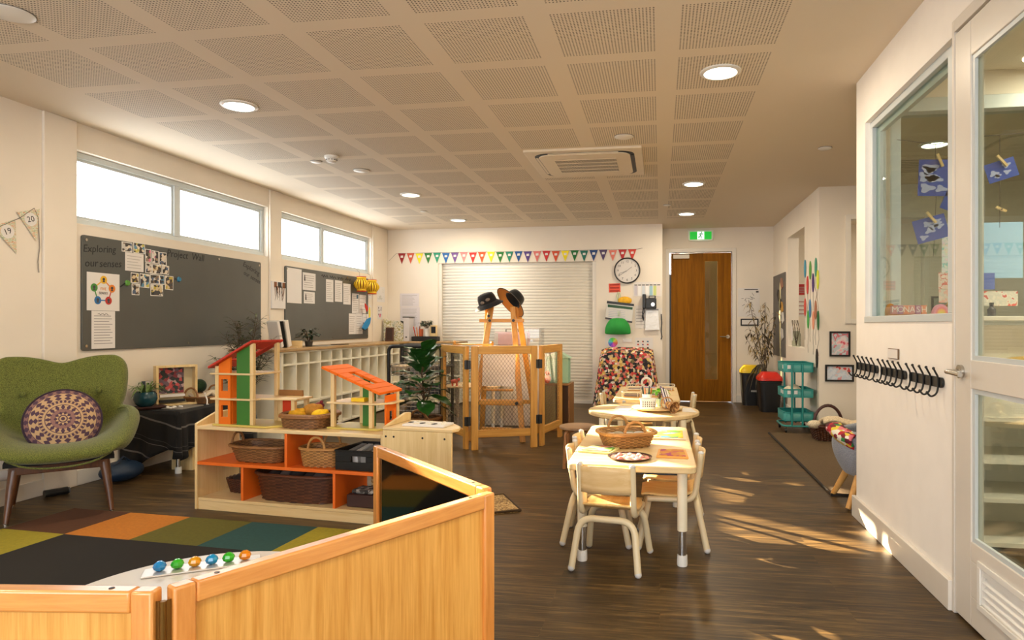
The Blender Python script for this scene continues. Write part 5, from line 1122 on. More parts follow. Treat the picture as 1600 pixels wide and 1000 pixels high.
for s_, a_ in ((-1, math.radians(7)), (1, math.radians(61))): MB().obox((.012 * s_ * math.cos(a_), .012 * s_ * math.sin(a_) - .002, .315), (.022, .002, .53), a_).build('hinge_leaf', plain('dark brass', (128, 92, 40), .35, metal=.8), t)
# low white round table behind it with the tray of gems
t = thing('low_table', 'low white round table behind the beech divider', 'table', (-1.38, 1.80, 0)); MB().lathe([(.455, .305), (.465, .31), (.465, .325), (.46, .33), (.001, .33)], (0, 0, 0), 64, cap=False).build('table_top', plain('white table laminate', (216, 214, 212), .22), t); MB().lathe([(.001, .304), (.456, .304)], (0, 0, 0), 64, cap=False).build('table_underside', M_CREAM, t)
for k in range(4): a_ = PI / 4 + k * PI / 2; MB().cyl((.33 * math.cos(a_), .33 * math.sin(a_), 0), (.3 * math.cos(a_), .3 * math.sin(a_), .304), .02, n=12).build('leg', M_CREAM, t)
P0, P1 = Vector((-1.70, 1.985, .33)), Vector((-1.43, 2.16, .33)); a_ = math.atan2(P1[1] - P0[1], P1[0] - P0[0]); mid = (P0 + P1) / 2; Lt = (P1 - P0).length
t = thing('gem_tray', 'long silver tray with six coloured gems on white table', 'tray', mid, a_)
MB().box(-Lt / 2 - .02, Lt / 2 + .02, -.042, .042, .001, .007).build('tray_base', plain('polished silver tray', (232, 232, 230), .3, metal=.6), t, bevel=.002)
for k, c in enumerate(((30, 150, 235), (60, 200, 40), (245, 175, 20), (30, 160, 235), (50, 195, 30), (240, 150, 20))):
    p = Matrix.Translation(mid) @ Matrix.Rotation(a_, 4, 'Z') @ Vector((-Lt / 2 + .03 + k * (Lt - .06) / 5, 0, .007))
    m, nt, b = _new('gem %d' % k); b.inputs['Base Color'].default_value = lin(c); b.inputs['Roughness'].default_value = .05; b.inputs['Transmission Weight'].default_value = .3; b.inputs['Emission Strength'].default_value = 0; b.inputs['IOR'].default_value = 1.5
    o = MB().lathe([(.006, 0), (.017, .006), (.021, .016), (.017, .026), (.008, .033), (.001, .034)], (0, 0, 0), 8).build('glass_gem', m, None, smooth=False); o.location = p
    tag(o, '%s faceted gem, number %s along the silver tray from its near end' % (['blue', 'green', 'amber'][k % 3], ['one', 'two', 'three', 'four', 'five', 'six'][k]), 'gem', 'gems on the silver tray')
# ------------------------------------------------------------------ pigeonhole shelves with timber counter
M_CUB = plain('cream white pigeonhole laminate', (242, 236, 216), .5)
M_CTOP = wood('counter top ply', (150, 118, 72), (186, 152, 104), 'Y', 5, .35)
ys = [6.086 + (9.064 - 6.086) * k / 12 for k in range(13)]
t = thing('pigeonhole_shelf', 'long cream pigeonhole shelf along the left wall', 'shelf', (-3.95, 7.57, 0))
mb = MB(); xa, xb = -4.17, -3.72
for y in ys: mb.box(xa, xb, y - .009, y + .009, .03, .90)
for z in (.03, .35, .765, .882): mb.box(xa, xb - .001, ys[0] + .009, ys[-1] - .009, z - .009, z + .009) if z != .882 else mb.box(xa, xb, ys[0] + .009, ys[-1] - .009, .882, .90)
mb.build('divisions', M_CUB, t, world=True); MB().box(-4.186, -4.171, ys[0], ys[-1], .03, .9).build('back_board', M_CUB, t, world=True); MB().box(xa, xb + .001, ys[0] - .03, ys[0] - .0095, .0, .9).build('end_panel', M_CUB, t, world=True)
t = thing('pigeonhole_shelf', 'shorter pigeonhole shelf under the counter along the far wall', 'shelf', (-3.3, 9.5, 0)); xs = [-3.70 + .2 * k for k in range(5)]
mb = MB()
for x in xs: mb.box(x - .009, x + .009, 9.36, 9.72, .03, .9)
for z in (.03, .42, .65, .89): mb.box(xs[0] + .009, xs[-1] - .009, 9.361, 9.72, z - .009, z + .009)
mb.build('divisions', M_CUB, t, world=True); MB().box(xs[0], xs[-1], 9.721, 9.735, .03, .9).build('back_board', M_CUB, t, world=True)
o = MB().prism([(-4.185, 5.9), (-3.70, 6.0), (-3.70, 9.06), (-3.66, 9.3), (-3.58, 9.33), (-2.9, 9.33), (-2.9, 9.74), (-4.185, 9.74)], XYZ, .9005, .928).build('counter_top', M_CTOP, None, bevel=.003); tag(o, 'L shaped timber counter top lying over the pigeonhole shelves', 'counter')
CT = .928
for k, (dy, lean, th, c, lab) in enumerate(((0, .30, .05, (206, 202, 196), 'white ring binder leaning at the near end of the counter'), (.10, .26, .012, (24, 24, 24), 'thin black folder leaning between two white binders'), (.135, .26, .07, (216, 212, 204), 'second white binder leaning in front of the black folder'))):
    t = thing('binder', lab, 'binder', (-4.02, 6.42 + dy, CT + .003)); M = Matrix.Rotation(lean, 4, 'X')
    MB().box(-.04, .08, 0, th, 0, .29, M).build('cover', plain('binder ' + str(c), c, .5), t, bevel=.003); MB().box(-.035, .082, .006, th - .006, .004, .28, M).build('paper_block', M_PAPER, t) if th > .02 else None
    t.location.z = CT + .001
t = thing('book_stand', 'small pale timber block at the foot of the leaning binders', 'book end', (-3.97, 6.72, CT)); MB().box(-.09, .08, 0, .03, 0, .07).build('block', M_BIRCHX, t, bevel=.003); MB().box(-.09, .08, -.09, 0, 0, .006).build('foot_plate', M_BIRCHX, t)
def bushy(name, label, loc, potr, poth, potm, R, n, lw, ll, seed, lm, up=.35):
    random.seed(seed); t = thing(name, label, 'plant', loc)
    MB().lathe([(potr * .8, 0), (potr, poth), (potr * .9, poth), (potr * .85, poth - .01), (.001, poth - .012)], (0, 0, 0), 20, cap=False).build('pot', potm, t)
    mb = MB(); st = MB()
    for k in range(n):
        a = random.random() * 2 * PI; e = random.uniform(up - .25, 1.1); r = R * random.uniform(.4, 1); p = Vector((r * math.cos(a) * math.cos(e), r * math.sin(a) * math.cos(e), poth + .03 + r * math.sin(e)))
        mb.leaf(p, (math.cos(a), math.sin(a), random.uniform(-.4, .8)), ll, lw, .4)
        if k % 4 == 0: st.tube([(0, 0, poth - .015), p * .5 + Vector((0, 0, poth * .3)), p], .0025, 5)
    mb.build('leaves', lm, t); st.build('stems', M_STEM, t)
    return t
bushy('potted_plant', 'small dark leafy plant on the counter beside the binders', (-3.93, 6.95, CT), .045, .06, plain('dark pot', (52, 50, 46), .5), .13, 60, .035, .06, 3, plain('dark leaf', (30, 48, 28), .4, var=.3, scale=30))
o = tag(MB().obox((-3.93, 7.25, CT + .003), (.21, .297, .003), .2).build('magazine', plain('grey magazine cover', (150, 158, 160), .4)), 'grey magazine lying flat on the counter past the plant', 'magazine')
o = tag(MB().obox((-3.9, 7.62, CT + .004), (.1, .2, .006), -.3).build('eyeglasses_case', M_DARK), 'thin dark case lying on the counter past the magazine', 'case')
t = thing('file_box', 'pale magazine file box printed with leaves on counter corner', 'file box', (-3.9, 9.5, CT)); mb = MB(); mb.prism([(-.05, 0), (.26, 0), (.26, .26), (.2, .31), (.0, .31), (-.05, .34)], lambda a, b, d: (-4.1 + a, d, CT + b), 9.50, 9.60); mb.build('box_body', blotch('leaf print card', [(216, 210, 190), (222, 218, 204), (170, 164, 110), (226, 222, 210), (150, 160, 140), (220, 214, 196)], 16, .6, 'noise'), t, world=True); MB().box(-4.14, -3.85, 9.505, 9.595, CT + .28, CT + .30).build('dark_slot', M_DARK, t, world=True)
t = thing('wire_file', 'white magazine file with black rim right of the leaf print box', 'file box', (-3.8, 9.55, CT)); MB().box(-3.835, -3.745, 9.5, 9.7, CT, CT + .36).build('file_body', plain('cool white card', (206, 204, 208), .5), t, world=True, bevel=.003); MB().tube([(-3.84, 9.5, CT + .362), (-3.74, 9.5, CT + .362), (-3.74, 9.7, CT + .362), (-3.84, 9.7, CT + .362)], .008, 6, closed=True).build('black_rim', M_BLACK, t, world=True); MB().cyl((-3.79, 9.4995, CT + .06), (-3.79, 9.497, CT + .06), .012, n=12).build('finger_hole', M_DARK, t, world=True)
t = thing('framed_picture', 'small brown tilted frame in front of the leaf print box', 'picture frame', (-4.02, 9.4, CT)); M = Matrix.Translation((-4.02, 9.40, CT)) @ Matrix.Rotation(-.12, 4, 'X'); MB().box(-.065, .065, 0, .015, 0, .21, M).build('frame', plain('brown frame', (90, 58, 40), .5), t, world=True, bevel=.003); MB().box(-.045, .045, -.002, 0, .02, .19, M).build('dark_picture', plain('dark picture', (58, 34, 26), .5), t, world=True)
t = thing('pencil_tray', 'long black desk tray on counter before the pages', 'tray', (-3.5, 9.55, CT)); MB().box(-3.70, -3.30, 9.48, 9.62, CT, CT + .07).build('tray_body', M_BLACK, t, world=True, bevel=.004); MB().box(-3.68, -3.32, 9.5, 9.6, CT + .0702, CT + .072).build('tray_well', M_DARK, t, world=True)
for k, (x, h, c, lab) in enumerate(((-3.66, .14, (190, 60, 40), 'red pencil leaning out of the black desk tray'), (-3.63, .13, (230, 140, 40), 'orange pencil standing in the black desk tray'), (-3.60, .15, (150, 50, 40), 'dark red pencil standing in the black desk tray'))):
    o = tag(MB().cyl((x, 9.55, CT + .073), (x - .03 + .02 * k, 9.54, CT + .075 + h), .008, n=6).build('pencil', plain('pencil ' + str(c), c, .5)), lab, 'pencil'); MB().cyl((x - .03 + .02 * k, 9.54, CT + .075 + h), (x - .034 + .022 * k, 9.539, CT + .092 + h), .008, .001, 6).build('pencil_tip', M_BIRCH, o)
o = tag(MB().lathe([(.03, 0), (.034, .11), (.03, .11), (.028, .01)], (-3.575, 9.55, CT + .073), 16).build('tin', plain('orange tin', (196, 96, 50), .5)), 'orange brown tin standing in the black desk tray', 'tin')
bushy('potted_plant', 'round topiary like plant in white vase in black tray', (-3.49, 9.55, CT + .073), .04, .12, M_WHITE, .10, 70, .04, .05, 5, plain('dark leaf', (30, 48, 28), .4, var=.3, scale=30), .6)
t = thing('small_picture', 'little timber frame with dark square right of the vase', 'picture frame', (-3.37, 9.55, CT + .07)); MB().box(-3.43, -3.32, 9.54, 9.56, CT + .073, CT + .24).build('frame', M_BIRCH, t, world=True, bevel=.003); MB().box(-3.41, -3.34, 9.5375, 9.5395, CT + .12, CT + .22).build('dark_square', M_DARK, t, world=True)

# ------------------------------------------------------------------ olive branches in a vase behind the dolls house
t = thing('branch_vase', 'tall vase of thin leafy branches behind the big dolls house', 'plant', (-3.88, 5.74, 0)); random.seed(11)
MB().lathe([(.07, 0), (.09, .05), (.1, .25), (.06, .42), (.05, .46), (.045, .46)], (0, 0, 0), 20).build('vase', plain('grey vase', (70, 70, 72), .3), t)
st, lv = MB(), MB()
for k in range(26):
    a = random.random() * 2 * PI; sp = random.uniform(.08, .48); top = Vector((sp * math.cos(a) * .8 + .04, sp * math.sin(a) - .02, random.uniform(.85, 1.33) if sp < .25 else random.uniform(.65, 1.12)))
    if top.x < -.25: top.x = -.25
    pts = [Vector((0, 0, .4)), Vector((top.x * .25, top.y * .25, .4 + (top.z - .4) * .4)), Vector((top.x * .6, top.y * .6, .4 + (top.z - .4) * .75)), top]; st.tube(pts, [.004, .0035, .003, .0015], 5)
    for j in range(24):
        q = random.uniform(.3, 1) * 3; i = min(2, int(q)); p = pts[i].lerp(pts[i + 1], q - i); b = random.random() * 2 * PI; e = p + Vector((math.cos(b), math.sin(b), .7)) * random.uniform(.03, .08)
        st.tube([p, e], .0014, 4); lv.leaf(e, (math.cos(b), math.sin(b), random.uniform(-.2, .8)), .065, .017, .3); lv.leaf(p, (math.cos(b + 2), math.sin(b + 2), .4), .065, .017, .3)
st.build('stems', M_STEM, t); lv.build('leaves', plain('dark olive leaf', (66, 74, 42), .6, var=.4, scale=30), t)

# ------------------------------------------------------------------ black trolley frame with wire drawers, fiddle leaf fig
t = thing('wire_drawer_rack', 'black framed rack with wire drawers behind the fig plant', 'rack', (-2.75, 7.25, 0))
mb = MB(); x0, x1, y0, y1, zt = -3.04, -2.42, 7.1, 7.5, .93
for y in (y0, y1): mb.tube(fillet([(x0, y, .0), (x0, y, zt), (x1, y, zt), (x1, y, 0)], .06), .02, 10)
for x in (x0, x1): mb.tube([(x, y0, .12), (x, y1, .12)], .015, 8); mb.tube([(x, y0, .7), (x, y1, .7)], .015, 8)
mb.build('frame', M_BLACK, t, world=True)
for z in (.16, .38, .60):
    mb = MB()
    for k in range(13): x = x0 + .03 + (x1 - x0 - .06) * k / 12; mb.tube([(x, y0, z + .13), (x, y0, z), (x, y1, z), (x, y1, z + .13)], .003, 4)
    for zz in (0, .045, .09, .13): mb.tube([(x0 + .03, y0, z + zz), (x1 - .03, y0, z + zz), (x1 - .03, y1, z + zz), (x0 + .03, y1, z + zz)], .003, 4, closed=True)
    mb.build('wire_drawer', M_STEEL, t, world=True)
for k in range(9):
    x = -2.95 + .22 * (k % 3); z = (.163, .383, .603)[k // 3]; o = tag(MB().obox((x, 7.3, z + .055), (.17, .28, .1), 0).build('stored_box', plain('stored box %d' % k, [(150, 130, 104), (70, 66, 64), (190, 180, 166), (96, 110, 90), (120, 90, 70), (60, 60, 66), (170, 150, 120), (120, 116, 110), (84, 74, 64)][k], .7, var=.2), None, bevel=.01), '%s box stored in the %s wire drawer' % (['first', 'second', 'third'][k % 3], ['bottom', 'middle', 'top'][k // 3]), 'box', 'boxes in the wire drawers')
t = thing('fiddle_leaf_fig', 'fiddle leaf fig with big glossy leaves in woven basket', 'plant', (-2.36, 6.35, 0)); random.seed(21)
wick(MB(), .34, .34, .24, .2).build('woven_basket', [M_WICKM, shade(M_WICKM)], t, solid=.005); MB().tube(rimpts(.35, .35, .24), .014, 6, closed=True).build('basket_rim', M_WICKM, t)
mb = MB(); pts = [Vector((.12 - .2 * k / 12, -.16 - .04 * math.sin(PI * k / 12), .24 + .10 * math.sin(PI * k / 12))) for k in range(13)]; mb.tube(pts, .012, 7); mb.build('basket_handle', M_WICKM, t)
MB().lathe([(.001, .20), (.155, .20)], (0, 0, 0), 20, cap=False).build('soil', M_SOIL, t)
st = MB(); st.tube([(0, 0, .2), (.01, .01, .45), (-.01, .0, .7), (0, 0, .84)], [.012, .011, .009, .006], 8); st.tube([(.01, 0, .3), (.06, .03, .5), (.1, .02, .6)], .007, 6)
def figleaf(mb, p, d, L, w, droop):
    p, d = Vector(p), Vector(d).normalized(); side = d.cross(Vector((0, 0, 1))); side = side.normalized() if side.length > .1 else Vector((1, 0, 0)); up = side.cross(d); n = 8; W = (.12, .42, .66, .80, .95, 1, .88, .55, .05); base = len(mb.v); vs = []
    for k in range(n + 1):
        tt = k / n; c = p + d * (L * tt) - Vector((0, 0, droop * L * tt * tt))
        for q in (-1, -.5, 0, .5, 1): vs.append(c + side * (w * W[k] / 2 * q) + up * (.10 * w * W[k] * abs(q) + .012 * math.sin(k * 2.3 + q * 3)))
    mb._add(vs, [(5 * k + i, 5 * k + i + 1, 5 * k + i + 6, 5 * k + i + 5) for k in range(n) for i in range(4)])
ld = []
for k in range(32):
    a = k * 2.399 + .4; h = .36 + .48 * (k / 31); e = -.05 + 1.1 * (k / 31) + random.uniform(-.2, .2); ld.append((a, h, e, .25 + .06 * random.random() - .03 * (k > 26)))
mb = MB()
for a, h, e, L in ld:
    if a % (2 * PI) > 0: pass
    d = (math.cos(a), math.sin(a), math.tan(max(-.5, min(1.1, e)))); q = Vector((.05 * math.cos(a), .05 * math.sin(a), h + .03)); st.tube([(0, 0, h - .02), q], .004, 5); figleaf(mb, q, d, L, .185, .32)
mb.build('leaves', M_GREENLEAF, t, subsurf=1, angle=180); st.build('stems', M_STEM, t)

# ------------------------------------------------------------------ folding lattice screen
def lattice(name, label, p0, p1, H=.972):
    p0, p1 = Vector((p0[0], p0[1], 0)), Vector((p1[0], p1[1], 0)); L = (p1 - p0).length; a = math.atan2(p1[1] - p0[1], p1[0] - p0[0]); t = thing(name, label, 'screen', p0, a, 'pine mesh screen panels'); T = .038; f = .065
    for x in (0, L - f): MB().box(x, x + f, -T / 2, T / 2, 0, H).build('post', M_PINE, t, bevel=.004)
    MB().box(f, L - f, -T / 2, T / 2, H - .075, H).build('top_rail', M_PINEX, t, bevel=.004); MB().box(f, L - f, -T / 2, T / 2, .115, .185).build('bottom_rail', M_PINEX, t, bevel=.004)
    mb = MB(); x0, x1, z0, z1 = f, L - f, .185, H - .075; s = .034 if L > .6 else .05; W = x1 - x0; Hh = z1 - z0; sl = 1.35
    for sg in (1, -1):
        c = -Hh / sl
        while c < W + Hh / sl:
            pts = []
            for zz in range(2): pass
            xa, za, xb, zb = c, 0, c + sg * Hh / sl, Hh
            ts = [0, 1]
            def clip(q0, q1):
                lo, hi = 0.0, 1.0; dx = q1
                if abs(dx) < 1e-9: return None
                ta, tb = (0 - q0) / dx, (W - q0) / dx
                if ta > tb: ta, tb = tb, ta
                return max(lo, ta), min(hi, tb)
            r = clip(xa, xb - xa)
            if r and r[1] - r[0] > .01: mb.tube([(x0 + xa + (xb - xa) * r[0], 0, z0 + Hh * r[0]), (x0 + xa + (xb - xa) * r[1], .0, z0 + Hh * r[1])], .0013, 4, cap=False)
            c += s
    mb.build('wire_mesh', plain('bronze mesh wire', (84, 72, 52), .6), t)
    return t, L
t1, _ = lattice('screen_panel', 'pine mesh screen panel beside the fig plant', (-2.21, 6.52), (-1.79, 5.992))
t2, _ = lattice('screen_panel', 'middle pine mesh screen panel facing the camera', (-1.745, 5.972), (-1.165, 6.225))
t3, _ = lattice('screen_panel', 'pine screen panel standing nearest the roller shutter', (-1.138, 6.268), (-1.03, 6.86))
for p, par in (((-1.773, 5.962, 0), t2), ((-1.143, 6.228, 0), t2)):
    for z in (.27, .80): o = MB().obox((p[0], p[1] - .014, z), (.06, .012, .085), math.radians(20)).build('hinge', M_BLACK, par, bevel=.003, world=True); MB().cyl((p[0], p[1] - .022, z - .045), (p[0], p[1] - .022, z + .045), .006, n=8).build('hinge_pin', M_DARK, o, world=True)
for x in (.10,): pass
t = thing('timber_knob_rail', 'thin pine handle rail with two knobs above the screen', 'rail', (-1.85, 6.15, .972)); MB().beam((-2.02, 6.30, .982), (-1.56, 6.07, .982), .02, .014).build('rail', M_PINEX, t, world=True, bevel=.003)
for p in ((-2.01, 6.295), (-1.57, 6.075)): MB().ball((p[0], p[1], 1.0), .017, n=12, k=8).build('knob', M_PINE, t, world=True)

# ------------------------------------------------------------------ easel behind the screen with two hats
t = thing('easel', 'double sided pine childrens easel standing behind the mesh screen', 'easel', (-1.62, 6.75, 0)); a = 0
mb_ = None
for s, y in ((-1, 6.62), (1, 6.62)):
    x0, x1 = -1.62 + s * .115, -1.62 + s * .27
    MB().beam((x0 - .0, 6.68, 1.36), (x1, 6.44, 0), .055, .022, (0, 1, 0)).build('front_leg', M_PINE, t, world=True, bevel=.003); MB().beam((x0 + s * .045, 6.71, 1.36), (x1 + s * .04, 7.02, 0), .055, .022, (0, 1, 0)).build('rear_leg', M_PINE, t, world=True, bevel=.003)
MB().box(-1.85, -1.38, 6.625, 6.65, 1.20, 1.235).build('cross_rail', M_PINEX, t, world=True, bevel=.003); MB().box(-1.88, -1.36, 6.48, 6.53, .36, .41).build('cross_rail', M_PINEX, t, world=True, bevel=.003); MB().box(-1.92, -1.32, 6.9, 6.93, .33, .37).build('cross_rail', M_PINEX, t, world=True)
MB().box(-1.78, -1.46, 6.44, 6.48, .10, .14).build('bottom_rail', M_PINEX, t, world=True)
for x, z in ((-1.745, 1.265), (-1.735, 1.217), (-1.485, 1.217)): MB().cyl((x, 6.625, z), (x, 6.605, z), .014, n=12).build('bolt_knob', M_BLACK, t, world=True)
for x in (-1.83, -1.42): MB().cyl((x, 6.48, .385), (x, 6.46, .385), .016, n=12).build('bolt_knob', M_BLACK, t, world=True)
MB().prism([(6.56, .95), (6.52, .55), (6.535, .548), (6.575, .95)], lambda p, q, d: (d, p, q), -1.79, -1.45).build('drawing_board', plain('off white drawing board', (244, 240, 232), .5), t, world=True)
MB().box(-1.77, -1.47, 6.50, 6.56, .5, .52).build('paint_tray', M_PINEX, t, world=True, bevel=.003)
M_HAT = fabric('black hat cotton', (10, 10, 11), (22, 22, 24), 300)
def hat(name, label, loc, R, brim_mat, sc=1.0, brimw=.075):
    t = bpy.data.objects.new(name, None); COL.objects.link(t); tag(t, label, 'hat'); t.matrix_basis = Matrix.Translation(loc) @ R
    MB().lathe([(.001, .105), (.05, .103), (.078, .092), (.092, .06), (.10, .0), (.096, .0), (.086, .06), (.07, .086), (.001, .098)], (0, 0, 0), 32, cap=False).build('crown', M_HAT, t, angle=70)
    MB().lathe([(.101, .004), (.101 + brimw * .5, -.010), (.101 + brimw, -.034), (.099 + brimw, -.037)], (0, 0, 0), 40, cap=False).build('brim', M_HAT, t, angle=70)
    MB().lathe([(.099, .001), (.099 + brimw * .5, -.013), (.098 + brimw, -.037)], (0, 0, 0), 40, cap=False).build('brim_underside', brim_mat, t, angle=70)
    MB().tube([((.101 + brimw) * math.cos(k * PI / 20), (.101 + brimw) * math.sin(k * PI / 20), -.036) for k in range(40)], .004, 6, closed=True).build('brim_edge', M_HAT, t); return t
h = hat('bucket_hat', 'black bucket hat with pale badge hung on easel top', (-1.755, 6.62, 1.40), Matrix.Rotation(math.radians(-18), 4, 'Y') @ Matrix.Rotation(math.radians(14), 4, 'X'), M_HAT, brimw=.05)
for k, (a_, z) in enumerate(((-1.9, .03), (-1.25, .045))):
    p = Vector((.101 * math.cos(a_), .101 * math.sin(a_), z)); MB().ball(p, .02, (1.2, .25, .8), 10, 6, Matrix.Rotation(a_ + PI / 2, 4, 'Z')).build('badge', plain('grey embroidery', (120, 112, 104), .7), h)
hat('sun_hat', 'black sun hat with tan lined brim hung on easel', (-1.50, 6.65, 1.425), Matrix.Rotation(math.radians(44), 4, 'Y') @ Matrix.Rotation(math.radians(-30), 4, 'X'), plain('tan brim lining', (196, 134, 64), .8), brimw=.085)
# table, suitcase and boxes behind the easel
t = thing('play_table', 'small birch table behind the mesh screen beside the fig', 'table', (-2.0, 7.15, 0)); MB().prism(rrect(-2.38, -1.75, 6.95, 7.45, .04), XYZ, .48, .5).build('table_top', M_BIRCHX, t, world=True, bevel=.004)
for x in (-2.33, -1.8):
    for y in (7.0, 7.4): l = MB().cyl((x, y, .1), (x, y, .48), .022, n=12).build('leg', M_CREAM, t, world=True); MB().cyl((x, y, 0), (x, y, .1), .018, n=12).build('foot_tube', M_WHITE, l, world=True)
for k, (x, y, s_, c, lab) in enumerate(((-2.24, 7.02, .05, (196, 72, 40), 'orange toy animal on the table behind the mesh screen'), (-2.12, 7.05, .04, (70, 120, 60), 'green toy animal on the table behind the mesh screen'), (-1.99, 7.08, .05, (120, 70, 50), 'brown toy animal on the table behind the mesh screen'))):
    t = thing('toy_animal', lab, 'toy', (x, y, .5)); m_ = plain('toy animal ' + str(c), c, .5); MB().ball((0, 0, s_), s_ * .6, (1.5, .8, .8), 12, 8).build('body', m_, t); MB().ball((s_ * .95, 0, s_ * 1.4), s_ * .35, n=10, k=6).build('head', m_, t)
    for sx in (-1, 1):
        for sy in (-1, 1): MB().cyl((sx * s_ * .5, sy * s_ * .25, 0), (sx * s_ * .5, sy * s_ * .25, s_), s_ * .16, n=8).build('leg', m_, t)
t = thing('storage_cupboard', 'cream storage cupboard behind the easel under clear tub', 'cupboard', (-1.58, 7.4, 0)); MB().box(-2.02, -1.36, 7.5, 7.9, .0, .93).build('cupboard_body', plain('cream cupboard', (240, 234, 222), .5), t, world=True, bevel=.004)
for x in (-2.01, -1.685): d_ = MB().box(x, x + .315, 7.485, 7.4995, .05, .90).build('door', plain('cream cupboard door', (244, 238, 228), .5), t, world=True, bevel=.003); MB().cyl((x + (.28 if x < -1.8 else .035), 7.485, .6), (x + (.28 if x < -1.8 else .035), 7.465, .6), .012, n=10).build('knob', M_WHITE, d_, world=True)
t = thing('toy_suitcase', 'pale pink toy suitcase with grey handle on the cupboard', 'suitcase', (-1.72, 7.62, .93)); MB().box(-1.93, -1.52, 7.55, 7.70, .932, 1.09).build('case_body', plain('pale pink case', (232, 200, 206), .5), t, world=True, bevel=.03, seg=4); MB().tube(fillet([(-1.80, 7.62, 1.09), (-1.80, 7.62, 1.125), (-1.65, 7.62, 1.125), (-1.65, 7.62, 1.09)], .02), .008, 8).build('handle', plain('grey handle', (120, 130, 128), .4), t, world=True)
for x in (-1.90, -1.55): MB().box(x - .02, x + .02, 7.545, 7.5495, .94, 1.08).build('white_corner', M_WHITE, t, world=True)
t = thing('clear_tub', 'wide clear plastic tub around the pink suitcase', 'tub', (-1.7, 7.7, .93)); mb = MB(); mb.box(-2.0, -1.38, 7.505, 7.51, .931, 1.13).box(-2.0, -1.995, 7.51, 7.85, .931, 1.13).box(-1.385, -1.38, 7.51, 7.85, .931, 1.13); mb.build('tub_walls', glass('clear tub plastic', (250, 250, 250)), t, world=True); MB().tube([(-2.0, 7.507, 1.13), (-1.38, 7.507, 1.13), (-1.38, 7.85, 1.13), (-2.0, 7.85, 1.13)], .007, 6, closed=True).build('tub_rim', plain('frosted rim', (220, 220, 222), .3), t, world=True)
t = thing('toy_cabinet', 'brown toy cabinet behind the screen panel near the shutter', 'cabinet', (-1.12, 7.35, 0)); mb = MB(); mb.box(-1.30, -.98, 7.2, 7.55, 0, .03).box(-1.30, -1.28, 7.2, 7.55, .03, .5).box(-1.0, -.98, 7.2, 7.55, .03, .5).box(-1.30, -.98, 7.2, 7.55, .5, .52).box(-1.28, -1.0, 7.53, 7.55, .03, .5); mb.build('cabinet_body', wood('brown ply', (132, 88, 40), (170, 122, 66), 'Z', 5), t, world=True, bevel=.003); MB().box(-1.28, -1.14, 7.205, 7.22, .03, .5).build('cabinet_door', wood('olive ply', (120, 104, 52), (150, 130, 74), 'Z', 5), t, world=True)
t = thing('toy_house', 'mint green toy house standing on the brown cabinet', 'toy house', (-1.14, 7.38, .52)); MB().box(-1.26, -1.01, 7.30, 7.48, .521, .80).build('house_body', plain('mint green toy', (150, 196, 168), .5), t, world=True, bevel=.006); MB().prism([(-1.28, .80), (-.99, .80), (-1.135, .88)], lambda p, q, d: (p, d, q), 7.28, 7.5).build('house_roof', plain('mint roof', (170, 206, 180), .5), t, world=True)
t = thing('toy_dinosaur', 'orange toy figure beside the mint toy house', 'toy', (-1.24, 7.24, .52)); MB().ball((-1.24, 7.245, .57), .045, (.9, .7, 1.1), 12, 8).build('body', plain('orange toy', (220, 90, 40), .5), t, world=True); MB().ball((-1.235, 7.24, .635), .028, n=10, k=6).build('head', plain('orange toy', (220, 90, 40), .5), t, world=True)
# draped blanket against the far wall
def quilt():
    return blotch('confetti blanket print', [(206, 74, 60), (28, 26, 30), (226, 160, 150), (120, 104, 70), (224, 196, 120), (46, 40, 44), (190, 60, 70), (214, 170, 90), (226, 214, 200), (60, 50, 54), (196, 120, 104), (90, 84, 60), (200, 180, 140), (40, 36, 40)], 29, .9)
t = thing('cupboard', 'low cupboard hidden under the confetti patterned blanket', 'cupboard', (-.46, 9.4, 0)); MB().box(-.76, -.17, 9.26, 9.66, .05, .74).build('cupboard_body', M_CREAM, t, world=True)
for x in (-.73, -.20):
    for y in (9.29, 9.63): MB().box(x - .02, x + .02, y - .02, y + .02, 0, .05).build('foot', M_CREAM, t, world=True)
def qd(u, v):
    a = 2 * PI * u; ca, sa = math.cos(a), math.sin(a); n = 5; q = (abs(ca) ** n + abs(sa) ** n) ** (-1 / n)
    if v < .4: k = v / .4; return (-.465 + .375 * q * k * ca, 9.44 + .25 * q * k * sa, .80 + .035 * math.sin(3 * a) * k + .04 * (1 - k ** 2) + .012 * math.sin(a * 5) - .03 * k ** 4)
    k = (v - .4) / .6; f = 1 + .26 * k * (1 if sa < .3 else .1) + .035 * k * math.sin(a * 11) * (1 if sa < .3 else 0)
    return (max(-.99, -.465 + .375 * q * f * ca), min(9.72, 9.44 + .25 * q * f * sa), .80 + .035 * math.sin(3 * a) - .03 - k * (.66 + .08 * math.sin(2 * a + 1)))
mb = MB(); mb.surf(110, 34, qd, wrap=True); o = tag(mb.build('blanket', quilt(), None, angle=180), 'confetti patterned blanket draped over the cupboard by far wall', 'blanket')
